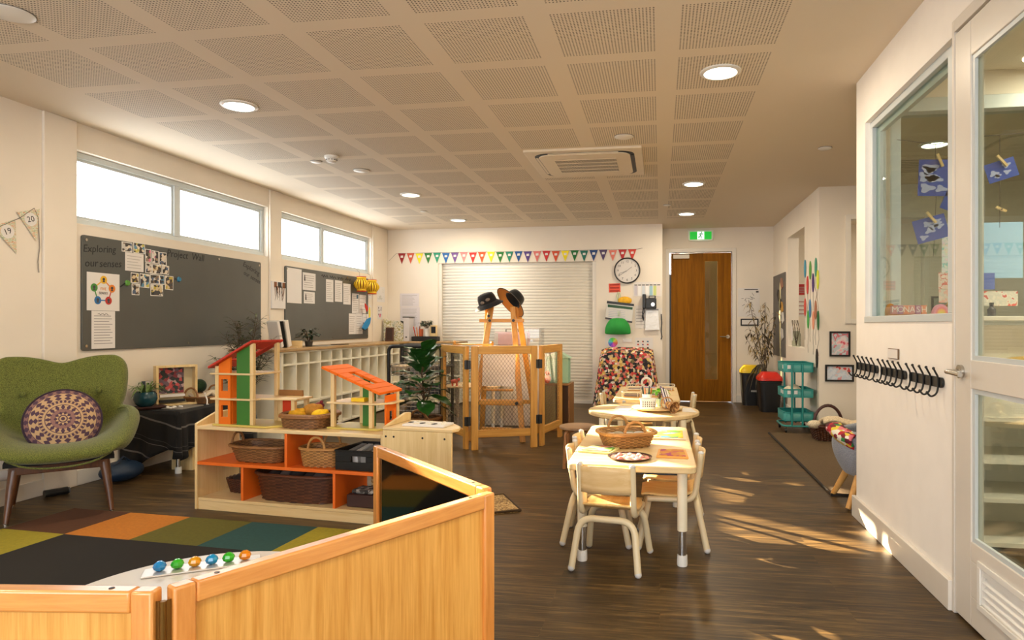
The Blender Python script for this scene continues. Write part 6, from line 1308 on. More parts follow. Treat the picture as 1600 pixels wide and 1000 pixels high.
# ------------------------------------------------------------------ play tables
def legset(t, pts, top, r=.024):
    for x, y in pts:
        l = MB().cyl((x, y, .17), (x, y, top), r, n=18).build('leg', M_CREAM, t); MB().cyl((x, y, .05), (x, y, .175), r * .84, n=18).build('chrome_tube', M_CHROME, l); MB().lathe([(r * 1.02, 0), (r * 1.08, .01), (r * 1.0, .052), (.001, .052)], (x, y, 0), 18).build('foot_cap', M_WHITE, l)
t = thing('play_table', 'near rectangular birch play table with chrome adjustable legs', 'table', (-.137, 3.78, 0)); MB().prism(rrect(-.31, .31, -.625, .625, .045, 6), XYZ, .468, .5).build('table_top', M_BIRCHX, t, bevel=.006, seg=3); legset(t, [(-.245, -.515), (.245, -.515), (-.245, .54), (.245, .54)], .468)
for y in (-.53, .52): MB().box(-.22, .22, y, y + .03, .44, .468).build('under_rail', M_DARK, t)
t = thing('round_table', 'round birch play table behind the near rectangular table', 'table', (-.13, 5.265, 0)); MB().lathe([(.001, .468), (.425, .468), (.435, .474), (.435, .494), (.429, .5), (.001, .5)], (0, 0, 0), 64, cap=False).build('table_top', M_BIRCHX, t); legset(t, [(.30 * sx, .30 * sy) for sx in (-1, 1) for sy in (-1, 1)], .468)
t = thing('play_table', 'far rectangular birch play table in front of the brown door', 'table', (-.12, 6.60, 0)); MB().prism(rrect(-.30, .30, -.64, .64, .045, 6), XYZ, .468, .5).build('table_top', M_BIRCHX, t, bevel=.006); legset(t, [(-.24, -.54), (.24, -.54), (-.24, .54), (.24, .54)], .468)

# ------------------------------------------------------------------ childrens chairs
M_TUBE = plain('cream powder coated tube', (222, 206, 170), .35); M_SEAT = wood('chair ply', (214, 172, 100), (236, 204, 142), 'Y', 5, .4); M_BACK = wood('chair back ply', (216, 180, 120), (234, 206, 156), 'X', 5, .45); M_CAPP = plain('grey white foot cap', (206, 204, 202), .4)
def make_chair(label):
    t = thing('childrens_chair', label, 'chair', (0, 0, 0), 0, 'cream tube chairs at the play tables')
    # local: front to -y, back to +y
    for s in (-1, 1):
        mb = MB(); mb.tube(fillet([(s * .128, .155, .505), (s * .128, .128, .30), (s * .128, .10, .262), (s * .128, -.12, .262)], .05, 6), .0155, 12); mb.build('side_frame', M_TUBE, t)
        MB().ball((s * .128, .1555, .507), .0158, (1, 1, .7), 12, 6).build('top_cap', M_CAPP, t)
    for y, fy in ((.135, .185), (-.115, -.165)):
        mb = MB(); mb.tube(fillet([(-.16, fy, .014), (-.132, y, .243), (.132, y, .243), (.16, fy, .012)], .07, 7), .0165, 12); mb.build('rear_leg_arch' if y > 0 else 'front_leg_arch', M_TUBE, t)
        for s in (-1, 1): MB().ball((s * .1605, fy, .016), .0172, (1, 1, 1), 12, 8).build('foot_cap', M_CAPP, t)
    mb = MB(); mb.surf(9, 15, lambda u, v: ((u - .5) * (.25 + .04 * math.sin(PI * min(1, v * 1.1))), .14 - .29 * v, .288 - .016 * math.sin(PI * v) * (1 - (2 * u - 1) ** 2 * .4) - .02 * max(0, v - .8) * 5 * (v - .8) * 5 * .6 + .022 * max(0, .25 - v) * 4))
    mb.build('seat', M_SEAT, t, solid=.010, angle=60)
    mb = MB(); n = 12
    def bk(u, v):
        x = (u - .5) * .252; zc = .374 + .124 * v; z = zc + .010 * (1 - (2 * u - 1) ** 2) * (v - .3) - .010 * (2 * u - 1) ** 2 * 0
        return (x, .136 + .019 * (zc - .345) / .15 + .022 * (1 - (2 * u - 1) ** 2), z)
    mb.surf(n, 6, bk); mb.build('backrest', M_BACK, t, solid=.010, angle=60)
    return t
ch = make_chair('childrens chair standing nearest the camera with its back to us'); ch.location = (-.236, 2.985 + .0, 0)
F_ = math.radians(180)
ch.location = (-.232, 3.272, 0); ch.rotation_euler = (0, 0, math.radians(170 + 180 - 180 + 2))
# rz turns local -y (front): 180 deg faces +y, 90 deg faces +x, -90 deg faces -x
ch.rotation_euler = (0, 0, math.radians(180 - 8))
def fix(o): o.matrix_basis = Matrix.Translation(o.location) @ Matrix.Rotation(o.rotation_euler[2], 4, 'Z')
for x, y, rz, lab in ((.055, 3.615, -90, 'childrens chair on the sunny right side, nearer the camera'), (.06, 3.965, -92, 'childrens chair on the sunny right side, farther along'), (-.325, 3.62, 90, 'childrens chair pushed in on the left side, nearer the camera'), (-.335, 3.97, 88, 'childrens chair pushed in on the left side, farther along'),
                      (-.40, 6.45, 90, 'childrens chair at the left of the far table'), (.165, 6.45, -90, 'childrens chair at the right of the far table'), (-.18, 5.90, 180, 'childrens chair between the round table and the far table')):
    dup(ch, (x, y, 0), math.radians(rz), lab)
t = thing('stool', 'low round natural timber stool left of the play table chairs', 'stool', (-.665, 5.42, 0)); MB().lathe([(.001, .315), (.15, .315), (.158, .32), (.158, .336), (.152, .34), (.001, .34)], (0, 0, 0), 40, cap=False).build('seat', wood('grey brown timber', (150, 116, 84), (184, 150, 116), 'X', 6), t)
for k in range(4): a = PI / 4 + k * PI / 2; MB().tube(fillet([(.06 * math.cos(a), .06 * math.sin(a), .305), (.135 * math.cos(a), .135 * math.sin(a), .30), (.15 * math.cos(a), .15 * math.sin(a), 0)], .05), .013, 10).build('leg', wood('stool leg', (150, 100, 60), (184, 130, 84), 'Z', 6), t)

# ------------------------------------------------------------------ things on the near table
basket('wicker_basket', 'large honey wicker basket with two hoop handles on near table', (-.185, 3.69, .5), .30, .25, .078, M_WICK, math.radians(25), .22, 'sides', .011, rows=10, hh=.07, amp=.006)
for k in range(9): a = k * .7; tag(MB().ball((-.185 + .09 * math.cos(a), 3.69 + .06 * math.sin(a * 1.3), .555), .033, (1.2, 1, .55), 10, 6).build('pebble', plain('pebble %d' % (k % 3), [(150, 140, 120), (196, 192, 186), (120, 112, 84)][k % 3], .6, var=.2)), 'grey stone in the large honey basket', 'stone', 'stones in the honey basket')
def puzzle(name, label, pts, cols, z=.5, frame=(232, 208, 150), sc=14):
    c = Vector((sum(p[0] for p in pts) / 4, sum(p[1] for p in pts) / 4, z)); t = thing(name, label, 'puzzle', c); q = [(p[0] - c.x, p[1] - c.y) for p in pts]
    MB().prism(q, XYZ, .0, .010).build('puzzle_board', plain('puzzle board ' + str(frame), frame, .5), t, bevel=.002); MB().prism([(x * .84, y * .84) for x, y in q], XYZ, .0101, .0135).build('picture_pieces', blotch(name + label, [tuple(int(q * .88) for q in c_) for c_ in cols], sc, .75), t, bevel=.001)
puzzle('picture_puzzle', 'bright yellow green and blue puzzle right of the honey basket', [(-.052, 3.90), (.15, 3.895), (.155, 4.20), (-.03, 4.21)], [(236, 214, 50), (230, 204, 40), (110, 180, 60), (60, 150, 200), (150, 140, 196), (70, 170, 190), (240, 222, 70)], frame=(216, 196, 170), sc=16)
puzzle('picture_puzzle', 'orange and magenta puzzle at the right of the round tray', [(-.018, 3.365), (.142, 3.355), (.136, 3.555), (-.006, 3.56)], [(236, 166, 60), (232, 150, 70), (190, 80, 130), (220, 110, 110), (240, 190, 90)], frame=(228, 160, 70), sc=26)
puzzle('picture_puzzle', 'cream puzzle with green and coral picture left of round tray', [(-.428, 3.45), (-.252, 3.41), (-.215, 3.575), (-.36, 3.63)], [(120, 180, 80), (230, 220, 150), (230, 150, 120), (226, 220, 200), (170, 190, 160), (240, 214, 120)], frame=(226, 216, 150), sc=20)
t = thing('round_tray', 'dark round tray of white and pink discs at near table edge', 'tray', (-.15, 3.335, .5)); MB().lathe([(.001, .002), (.10, .002), (.112, .012), (.106, .012), (.098, .007), (.001, .007)], (0, 0, 0), 40, cap=False).build('tray_body', plain('dark brown tray', (62, 34, 24), .4), t); MB().lathe([(.001, .0075), (.097, .0075)], (0, 0, 0), 40, cap=False).build('woven_lining', blotch('pink check lining', [(150, 70, 62), (196, 128, 116), (110, 110, 70), (176, 100, 90), (60, 40, 34)], 46), t)
k = 0
for x, y in ((-.05, .04), (0, .045), (.045, .04), (-.06, -.02), (-.02, -.005), (.02, -.005), (.06, -.01), (-.005, -.05), (.04, -.05), (-.045, -.06)):
    tag(MB().lathe([(.001, 0), (.014, 0), (.015, .003), (.010, .007), (.007, .010), (.001, .011)], (-.15 + x, 3.335 + y, .508), 12).build('game_piece', M_PAPER if k % 3 else plain('pink counter', (222, 150, 140), .5)), '%s game piece on the dark round tray' % ('white' if k % 3 else 'pink'), 'game piece', ('white' if k % 3 else 'pink') + ' pieces on the round tray'); k += 1
# round table things
t = thing('turntable', 'round timber turntable in the middle of the round table', 'turntable', (-.02, 5.27, .5)); MB().lathe([(.001, .012), (.19, .012), (.20, .018), (.20, .026), (.001, .026)], (0, 0, 0), 44, cap=False).build('plate', M_BIRCHX, t); MB().cyl((0, 0, 0), (0, 0, .012), .09, n=24).build('bearing', M_DARK, t)
TT = .5265
t = thing('white_basket', 'small white perforated plastic basket on the turntable', 'basket', (-.09, 5.13, TT), .03); mb = MB(); w, l, h = .062, .045, .075
def wb(u, v):
    a = 2 * PI * u; n = 5; q = (abs(math.cos(a)) ** n + abs(math.sin(a)) ** n) ** (-1 / n); k = .86 + .14 * v; return (w * q * k * math.cos(a), l * q * k * math.sin(a), h * v)
mb.surf(32, 4, wb, wrap=True); mb.f.append(tuple(range(31, -1, -1))); mb.m.append(0); mb.build('basket_wall', M_WHITE, t, solid=.003); MB().tube([wb(k / 32, 1) for k in range(32)], .004, 6, closed=True).build('rim', M_WHITE, t)
mb = MB()
for i in range(6):
    for j in range(3): mb.box(-.042 + i * .0165, -.034 + i * .0165, -.0475, -.0395, .018 + j * .016, .027 + j * .016)
mb.build('round_holes', plain('basket hole shade', (70, 66, 62), .8), t)
t = thing('marker_pot', 'white pot of coloured markers behind the white basket', 'pot', (-.10, 5.26, TT)); MB().lathe([(.03, 0), (.04, .10), (.036, .10), (.027, .006), (.001, .006)], (0, 0, 0), 24, cap=False).build('pot_body', M_WHITE, t)
for k, c in enumerate(((200, 110, 50), (60, 110, 60), (40, 90, 90), (30, 60, 60), (220, 130, 90), (50, 70, 60))):
    a = k * 1.05; x, y = .018 * math.cos(a), .018 * math.sin(a); o = tag(MB().cyl((-.10 + x, 5.26 + y, TT + .01), (-.10 + x * 1.9, 5.26 + y * 1.9, TT + .135 + .01 * (k % 2)), .006, n=8).build('marker_pen', plain('marker ' + str(c), c, .4)), ['orange', 'leaf green', 'teal', 'dark teal', 'peach', 'grey green'][k] + ' marker standing in the white pot', 'marker', 'markers in the white pot'); MB().cyl((-.10 + x * 1.9, 5.26 + y * 1.9, TT + .135 + .01 * (k % 2)), (-.10 + x * 1.95, 5.26 + y * 1.95, TT + .15 + .01 * (k % 2)), .005, .003, 8).build('pen_cap', plain('marker ' + str(c), c, .4), o)
bushy('potted_plant', 'bright lime green plant in a small glass on the turntable', (-.005, 5.30, TT), .028, .06, plain('pale green glass pot', (176, 206, 190), .15), .055, 26, .03, .06, 9, plain('lime leaf', (120, 206, 50), .5, var=.2), .8)
for k, (c, dx, lab) in enumerate((((90, 60, 130), 0, 'purple spined book leaning on the wicker ball'), ((40, 50, 80), .018, 'navy book leaning behind the purple book'), ((210, 190, 150), .034, 'cream book leaning last behind the navy book'))):
    t = thing('picture_book', lab, 'book', (.055 + dx, 5.20, TT), .1); M = Matrix.Rotation(-.28, 4, 'Y'); MB().box(-.006, .006, -.05, .05, .004, .17 - .01 * k, M).build('cover', plain('book ' + str(c), c, .5), t, bevel=.001); MB().box(-.0045, .0045, -.051, .048, .006, .168 - .01 * k, M).build('pages', M_PAPER, t)
t = thing('wicker_cone', 'open woven cane cone lying on the turntable front', 'basket', (.055, 5.10, TT)); MB().lathe([(.018, 0), (.03, .04), (.045, .085), (.048, .088), (.041, .085), (.026, .04), (.014, .003)], (0, 0, .045), 20, Matrix.Rotation(math.radians(40), 4, 'Z') @ Matrix.Rotation(math.radians(105), 4, 'X')).build('woven_cone', blotch('cane weave', [(176, 128, 74), (120, 80, 42), (206, 166, 108), (146, 100, 56)], 90), t); MB().tube([(.0 + .046 * math.cos(q * PI / 8), -.0, .046 + .046 * math.sin(q * PI / 8)) for q in range(16)], .005, 6, closed=True).build('hoop', M_WICK, t)
for k, (pts, lab) in enumerate((([(-.40, 4.98), (-.13, 4.88), (-.05, 5.02), (-.33, 5.12)], 'white sheet of paper at the front of the round table'), ([(-.36, 5.28), (-.24, 5.20), (-.20, 5.44), (-.34, 5.46)], 'white sheet of paper at the left of the turntable'), ([(.17, 5.18), (.28, 5.16), (.25, 5.40), (.18, 5.42)], 'white sheet of paper at the right of the turntable'))):
    o = tag(MB().prism(pts, XYZ, .5005, .5018).build('drawing_paper', M_PAPER), lab, 'paper', 'drawing sheets on the round table')
# far table things
for k, (x, y, lab) in enumerate(((-.26, 6.25, 'wire edged cane tray at the front left of far table'), (-.06, 6.30, 'wire edged cane tray at the front right of far table'), (-.25, 6.85, 'wire edged cane tray at the back left of far table'), (.06, 6.9, 'wire edged cane tray at the back right of far table'))):
    t = thing('cane_tray', lab, 'tray', (x, y, .5), 0, 'cane trays on the far table'); MB().prism(rrect(-.085, .085, -.12, .12, .03), XYZ, 0, .008).build('tray_base', M_PINEX, t); mb = MB(); mb.tube([(p[0], p[1], .05) for p in rrect(-.09, .09, -.13, .13, .03)], .004, 6, closed=True)
    for p in rrect(-.088, .088, -.125, .125, .03)[::3]: mb.tube([(p[0], p[1], .004), (p[0], p[1], .05)], .003, 5)
    mb.build('wire_rail', M_CREAM, t)
    for j in range(3): MB().box(-.07, .07, -.1 + j * .07, -.05 + j * .07, .0081, .016).build('picture_tile', plain('tile %d' % ((j + k) % 4), [(110, 100, 96), (196, 160, 130), (80, 70, 66), (170, 150, 140)][(j + k) % 4], .5), t, bevel=.002)
t = thing('adhesive_tape', 'white handled tape dispenser on far edge of the far table', 'tape dispenser', (-.14, 7.1, .5)); MB().tube([(.05 * math.cos(k * PI / 10), 0, .055 + .05 * math.sin(k * PI / 10)) for k in range(20)], .012, 8, closed=True).build('tape_ring', M_WHITE, t); MB().box(-.07, .09, -.02, .02, 0, .012).build('dispenser_base', plain('lilac plastic', (170, 160, 200), .4), t, bevel=.004)

# ------------------------------------------------------------------ bins, branches, teal trolley, basket, chair on the mat
def bin_(label, loc, lid, w=.23, h=.42, rz=0):
    t = thing('rubbish_bin', label, 'bin', loc, rz); mb = MB()
    def f(u, v):
        a = 2 * PI * u; n = 7; q = (abs(math.cos(a)) ** n + abs(math.sin(a)) ** n) ** (-1 / n); k = .80 + .20 * v; return (w / 2 * q * k * math.cos(a), w * .55 * q * k * math.sin(a), h * v)
    mb.surf(40, 6, f, wrap=True); mb.f += [tuple(range(39, -1, -1)), tuple(200 + i for i in range(40))]; mb.m += [0, 0]; mb.build('bin_body', M_BLACK, t)
    MB().tube([f(k / 40, .97) for k in range(40)], .010, 6, closed=True).build('body_rim', M_BLACK, t)
    def g(u, v):
        a = 2 * PI * u; n = 7; q = (abs(math.cos(a)) ** n + abs(math.sin(a)) ** n) ** (-1 / n); k = 1.06 - .42 * max(0, v - .35) / .65; return (w / 2 * q * k * math.cos(a), w * .55 * q * k * math.sin(a), h + .005 + .11 * v)
    mb = MB(); mb.surf(40, 5, g, wrap=True); mb.f.append(tuple(160 + i for i in range(40))); mb.m.append(0); mb.build('lid', lid, t, bevel=.004)
    return t
bin_('black bin with yellow lid standing beside the brown door', (1.315, 10.02, 0), plain('yellow lid', (232, 196, 30), .4), .28, .47)
b = bin_('black bin with red lid between yellow bin and teal trolley', (1.47, 9.30, 0), plain('red lid', (206, 40, 26), .35), .30, .42)
for k in range(4): MB().box(1.31 + k * .02, 1.324 + k * .02, 9.878, 9.8785, .20, .225).build('printed_mark', plain('white bin print', (190, 190, 186), .6), bpy.data.objects['rubbish_bin'], world=True)
t = thing('dried_branches', 'tall dried seed branches in a dark pot behind the bins', 'plant', (1.47, 9.72, 0)); random.seed(5); MB().lathe([(.07, 0), (.10, .02), (.11, .32), (.10, .36), (.09, .36), (.001, .34)], (0, 0, 0), 20, cap=False).build('pot', plain('charcoal pot', (40, 38, 36), .6), t)
st, lv, dk = MB(), MB(), MB()
for k in range(15):
    a = random.random() * 2 * PI; sp = random.uniform(.05, .30); top = Vector((min(.17, sp * math.cos(a) - .06), sp * math.sin(a), random.uniform(.85, 1.68))); pts = [Vector((0, 0, .33)), Vector((top.x * .3, top.y * .3, .34 + (top.z - .34) * .5)), Vector((top.x * .75, top.y * .75, .34 + (top.z - .34) * .8)), top]; st.tube(pts, [.005, .004, .003, .0015], 5)
    for j in range(16):
        q = random.uniform(1.0, 2.99); i = int(q); p = pts[i].lerp(pts[i + 1], q - i); b_ = random.random() * 2 * PI; (dk if random.random() < .4 else lv).leaf(p, (math.cos(b_), math.sin(b_), random.uniform(-.8, .5)), random.uniform(.05, .11), random.uniform(.012, .028), .7)
for k in range(30): a = random.uniform(PI * .8, PI * 1.7); dk.leaf((-.04, -.08, .62), (math.cos(a), math.sin(a), .2), random.uniform(.15, .32), .02, 1.6)
st.build('stems', M_STEM, t); lv.build('dry_leaves', plain('dry straw leaf', (150, 128, 84), .7, var=.4, scale=30), t); dk.build('dark_leaves', plain('dark dry leaf', (58, 50, 34), .7, var=.4, scale=30), t)
M_TEAL = plain('teal powder coat', (40, 134, 130), .4)
t = thing('utility_trolley', 'three tier teal metal trolley beside the nook corner', 'trolley', (1.49, 7.66, 0)); TW, TL = .155, .20
for nm, z, h in (('top_tray', .66, .095), ('middle_tray', .385, .085), ('bottom_tray', .13, .09)):
    mb = MB(); P_ = rrect(-TW, TW, -TL, TL, .035, 4); n = len(P_); vs = [(x, y, z) for x, y in P_] + [(x, y, z + h) for x, y in P_]; mb._add(vs, [tuple(range(n - 1, -1, -1))] + [(i, (i + 1) % n, n + (i + 1) % n, n + i) for i in range(n)]); o = mb.build(nm, M_TEAL, t, solid=.003, solid_off=1); MB().tube([(x, y, z + h) for x, y in P_], .006, 6, closed=True).build('tray_rim', M_TEAL, o)
    for q in range(1 if z > .6 else 2 if z > .3 else 0): MB().box(-TW - .0045, -TW - .003, -.17 + q * .09, -.12 + q * .09, z + .035, z + .075).build('white_label', M_PAPER, o); MB().box(-.12 + q * .07, -.085 + q * .07, -TL - .0045, -TL - .003, z + .035, z + .075).build('white_label', M_PAPER, o)
for s in (-1, 1):
    for y in (-1, 1): pass
    mb = MB(); mb.tube(fillet([(s * .055 - .02, -TL - .018, .745), (s * .055 - .02, -TL - .018, .075), (s * .055 - .02, -TL + .05, .07)], .03), .011, 10); mb.build('upright', M_TEAL, t); mb = MB(); mb.tube(fillet([(s * .055 - .02, TL + .018, .745), (s * .055 - .02, TL + .018, .075), (s * .055 - .02, TL - .05, .07)], .03), .011, 10); mb.build('upright', M_TEAL, t)
mb = MB(); mb.tube([(x, y, .075) for x, y in rrect(-TW - .01, TW + .01, -TL - .015, TL + .015, .06, 4)], .011, 8, closed=True); mb.build('base_frame', M_TEAL, t)
for sx in (-1, 1):
    for sy in (-1, 1): c_ = MB().cyl((sx * (TW - .02), sy * (TL - .01), .035), (sx * (TW - .02), sy * (TL - .01), .07), .009, n=8).build('castor', M_STEEL, t); MB().cyl((sx * (TW - .02) - .01, sy * (TL - .01), .025), (sx * (TW - .02) + .01, sy * (TL - .01), .025), .025, n=16).build('wheel', M_BLACK, c_)
t = thing('folded_wool', 'cream wool bundle in the middle tray of the teal trolley', 'wool', (1.45, 7.6, .388)); MB().ball((0, 0, .06), .075, (1.3, 1.7, .75), 16, 10).build('bundle', fabric('cream wool', (190, 176, 148), (222, 210, 184), 90), t); MB().ball((.02, .05, .095), .05, (1.2, 1.2, .6), 12, 8).build('loose_fold', fabric('cream wool', (190, 176, 148), (222, 210, 184), 90), t)
t = thing('nook_mat', 'brown ribbed mat with dark bound edge beside partition end', 'mat', (1.95, 6.1, 0)); MB().box(1.165, 3.2, 4.75, 7.38, 0, .008).build('mat_pile', plain('brown mat', (88, 68, 42), .95, var=.12, scale=70, bump=.6, bscale=150), t, world=True); MB().tube([(1.165, 7.38, .006), (1.165, 4.75, .006), (3.2, 4.75, .006)], .012, 6).build('bound_edge', plain('dark mat edge', (38, 30, 22), .9), t, world=True)
t = thing('wicker_basket', 'dark wicker basket with tall arched handle on the mat', 'basket', (1.70, 7.06, .009), .1)
wick(MB(), .36, .30, .15, .2).build('woven_body', [M_WICKD, shade(M_WICKD)], t, solid=.005); MB().tube(rimpts(.37, .31, .15), .014, 6, closed=True).build('rim', M_WICKD, t); mb = MB(); mb.tube([(-.14 * math.cos(PI * k / 14), .02, .15 + .19 * math.sin(PI * k / 14)) for k in range(15)], .016, 8); mb.build('arched_handle', plain('dark cane handle', (62, 26, 22), .45), t)
t = thing('knitted_blanket', 'cream knitted blanket folded over the dark wicker basket', 'blanket', (1.74, 6.98, .1)); mb = MB(); mb.surf(24, 20, lambda u, v: (-.16 + .36 * u + .02 * math.sin(v * 5), -.20 + .26 * v, .05 + .10 * math.sin(PI * min(1, .25 + v * .8)) + .02 * math.sin(u * 6) + .005 * math.sin((u + v) * 60))); mb.build('knitted_fold', fabric('cream knit', (196, 172, 138), (226, 208, 176), 120), t, solid=.03, angle=180); MB().ball((-.2, -.02, .07), .06, (1.2, 1, .7), 14, 8).build('cream_bundle', fabric('cream wool', (190, 176, 148), (222, 210, 184), 90), t)
M_GREYF = fabric('pale grey felt', (128, 132, 142), (160, 164, 174), 220)
t = thing('tub_chair', 'pale grey felt tub chair with round timber legs behind partition', 'armchair', (1.42, 4.58, .009))
def tub(u, v):
    a = 2 * PI * u; k = .72 + .30 * math.sin(PI * min(1, v * .75) * .95); back = .5 + .5 * math.cos(a - math.radians(-20)); top = .47 + .09 * back
    return (.285 * k * math.cos(a), .30 * k * math.sin(a), .17 + (top - .17) * v)
mb = MB(); mb.surf(40, 9, tub, wrap=True); mb.f.append(tuple(range(39, -1, -1))); mb.m.append(0); mb.build('shell', M_GREYF, t, solid=.04, solid_off=-1, angle=180, subsurf=1); MB().lathe([(.001, .35), (.17, .35), (.205, .33), (.205, .28)], (0, 0, 0), 28, cap=False).build('seat_cushion', M_GREYF, t)
for sx, sy in ((-1, -1), (-1, 1), (1, -1), (1, 1)): MB().tube([(sx * .16, sy * .12, .20), (sx * .245, sy * .185, 0)], [.026, .017], 12).build('leg', wood('honey beech leg', (196, 138, 66), (224, 172, 100), 'Z', 6), t)
t = thing('crochet_cushion', 'bright crochet granny square throw over the grey tub chair', 'throw', (1.28, 4.60, .45)); mb = MB()
def thr(u, v): a = PI * (1.0 + .24 * u); r = .245 + .075 * math.sin(PI * min(1, v * 1.15)); return (1.42 + (r + .0) * math.cos(a), 4.58 + (r + .01) * math.sin(a), .51 - .12 * v + .04 * math.sin(PI * v) - .05 * u)
mb.surf(16, 14, thr); mb.build('crochet_squares', blotch('granny squares', [(180, 30, 40), (226, 200, 60), (40, 130, 70), (120, 24, 40), (226, 120, 130), (230, 224, 210), (90, 20, 36)], 34), t, world=True, solid=.02, angle=180); mb = MB(); mb.tube([thr(u / 12, 1.0) for u in range(13)], .012, 6); mb.build('dark_red_trim', plain('dark red wool', (110, 20, 34), .9), t, world=True)
# opening in the right wall: things on its sill and beyond
t = thing('jar_of_twigs', 'glass jar with twigs and white tag on opening sill', 'jar', (XR + .06, 8.9, OP[2])); MB().lathe([(.05, .001), (.055, .02), (.055, .16), (.045, .18), (.045, .2)], (0, 0, 0), 20, cap=False).build('jar_glass', glass('jar glass', (220, 226, 220)), t); MB().box(-.075, -.07, -.14, -.06, .08, .26).build('white_tag', M_PAPER, t); mb = MB()
for k in range(8): a = k * .8; mb.tube([(0, 0, .01), (.04 * math.cos(a), .04 * math.sin(a), .22), (.03 * math.cos(a) - .02, .12 * math.sin(a), .34)], .003, 5)
mb.build('twigs', M_STEM, t)
t = thing('kitchen_bench', 'grey bench beyond the wall opening with plants', 'bench', (2.6, 9.4, 0)); MB().box(2.3, 3.4, 8.3, 10.1, .0, .86).build('bench_body', plain('grey bench', (110, 108, 104), .6), t, world=True); MB().box(2.27, 3.43, 8.27, 10.13, .86, .89).build('bench_top', M_WHITE, t, world=True, bevel=.003)
bushy('potted_plant', 'leafy plant on the bench beyond the wall opening', (2.5, 9.75, .89), .07, .12, M_DARK, .2, 50, .06, .12, 14, M_GREENLEAF)
for z0, z1, y0, y1, c, lab, hd in ((1.62, 1.78, 9.62, 9.95, (180, 40, 40), 'small red poster beyond the wall opening', False), (1.30, 1.60, 9.5, 9.98, M_PAPER, 'white poster with grey lines beyond the wall opening', True)):
    t = thing('poster', lab, 'poster', (2.2, 10.27, z0)); MB().box(1.93, 2.40, 10.262, 10.27, z0, z1).build('sheet', plain('poster red', c, .6) if isinstance(c, tuple) else c, t, world=True)
    mb = MB()
    for k in range(4): mb.box(1.96, 2.36 - .05 * (k % 2), 10.2605, 10.2618, z0 + .03 + k * (z1 - z0 - .06) / 4, z0 + .045 + k * (z1 - z0 - .06) / 4)
    mb.build('printed_lines', plain('red grey print', (170, 120, 120), .7), t, world=True)
t = thing('strip_light', 'white strip light glowing inside the room beyond', 'ceiling light', (2.9, 8.8, 2.65)); MB().box(2.2, 3.9, 8.7, 8.82, 2.60, 2.65).build('light_body', M_WHITE, t, world=True); MB().box(2.22, 3.88, 8.71, 8.81, 2.585, 2.6).build('diffuser', M_LAMP, t, world=True)

# ------------------------------------------------------------------ office behind the partition glass
M_BLUE = plain('cobalt blue paint paper', (44, 76, 170), .7, var=.08, scale=10)
def bluepic(label, c, w, h, rot, y=3.9, blob=6, seed=0, peg=True):
    random.seed(seed); t = thing('blue_painting', label, 'painting', (c[0], y, c[1])); R = Matrix.Translation((c[0], y, c[1])) @ Matrix.Rotation(-rot, 4, 'Y')
    MB().box(-w / 2, w / 2, -.001, .001, -h / 2, h / 2, R).build('paper', M_BLUE, t, world=True); mb = MB()
    for k in range(blob):
        x, z = random.uniform(-.3, .3) * w, random.uniform(-.3, .3) * h; r = random.uniform(.08, .17) * min(w, h); q = random.random() * PI; mb.prism([(x + r * (1 + .35 * math.sin(3 * a_ + q)) * math.cos(a_) * 1.3, z + r * (1 + .35 * math.sin(3 * a_ + q)) * math.sin(a_) * .8) for a_ in [2 * PI * i / 14 for i in range(14)]], lambda a, b, d: R @ Vector((a, d, b)), -.0022, -.0012)
    mb.build('white_paint', plain('pale lilac paint', (176, 186, 226), .7), t, world=True)
    if peg: tag(MB().beam(R @ Vector((-.0, -.008, h / 2 + .03)), R @ Vector((.03, -.008, h / 2 - .04)), .012, .012).build('clothes_peg', M_BIRCH), 'wooden peg holding the ' + label, 'peg')
    return t
bluepic('blue painting with cloud shapes under the office downlight', (1.50, 1.98), .18, .20, -.04, blob=9, seed=1)
bluepic('blue painting with white splashes lowest in partition window', (1.475, 1.70), .17, .13, .26, blob=7, seed=2)
bluepic('small blue painting half hidden behind the door frame', (1.62, 1.85), .16, .14, -.4, blob=4, seed=3, peg=False)
bluepic('blue painting with white stars behind the door glass', (1.83, 2.01), .155, .105, .30, blob=5, seed=4)
t = thing('red_paper', 'small bright red paper hanging behind the door glass', 'paper', (1.71, 3.9, 1.85)); MB().box(1.695, 1.725, 3.899, 3.901, 1.80, 1.875).build('paper', plain('bright red paper', (214, 30, 60), .7), t, world=True); MB().box(1.70, 1.72, 3.8975, 3.8988, 1.865, 1.88).build('peg_mark', M_BIRCH, t, world=True)
t = thing('spare_peg', 'lone wooden peg hanging on the string behind door glass', 'peg', (1.83, 3.88, 1.79)); MB().beam((1.80, 3.89, 1.81), (1.85, 3.89, 1.785), .012, .012).build('peg_body', M_BIRCH, t, world=True); MB().cyl((1.825, 3.88, 1.797), (1.825, 3.90, 1.797), .004, n=8).build('spring', M_STEEL, t, world=True)
t = thing('hanging_strings', 'dark strings across the office holding the blue paintings', 'string', (1.6, 3.905, 2.3)); mb = MB(); mb.tube([(1.30, 3.905, 2.20), (1.5, 3.905, 2.165), (1.75, 3.905, 2.2), (2.2, 3.905, 2.22)], .002, 5); mb.tube([(1.50, 3.906, 2.165), (1.505, 3.906, 1.9), (1.49, 3.906, 1.55)], .0015, 5); mb.tube([(1.825, 3.906, 2.205), (1.825, 3.906, 1.7)], .0015, 5); mb.build('strings', M_INK, t, world=True)
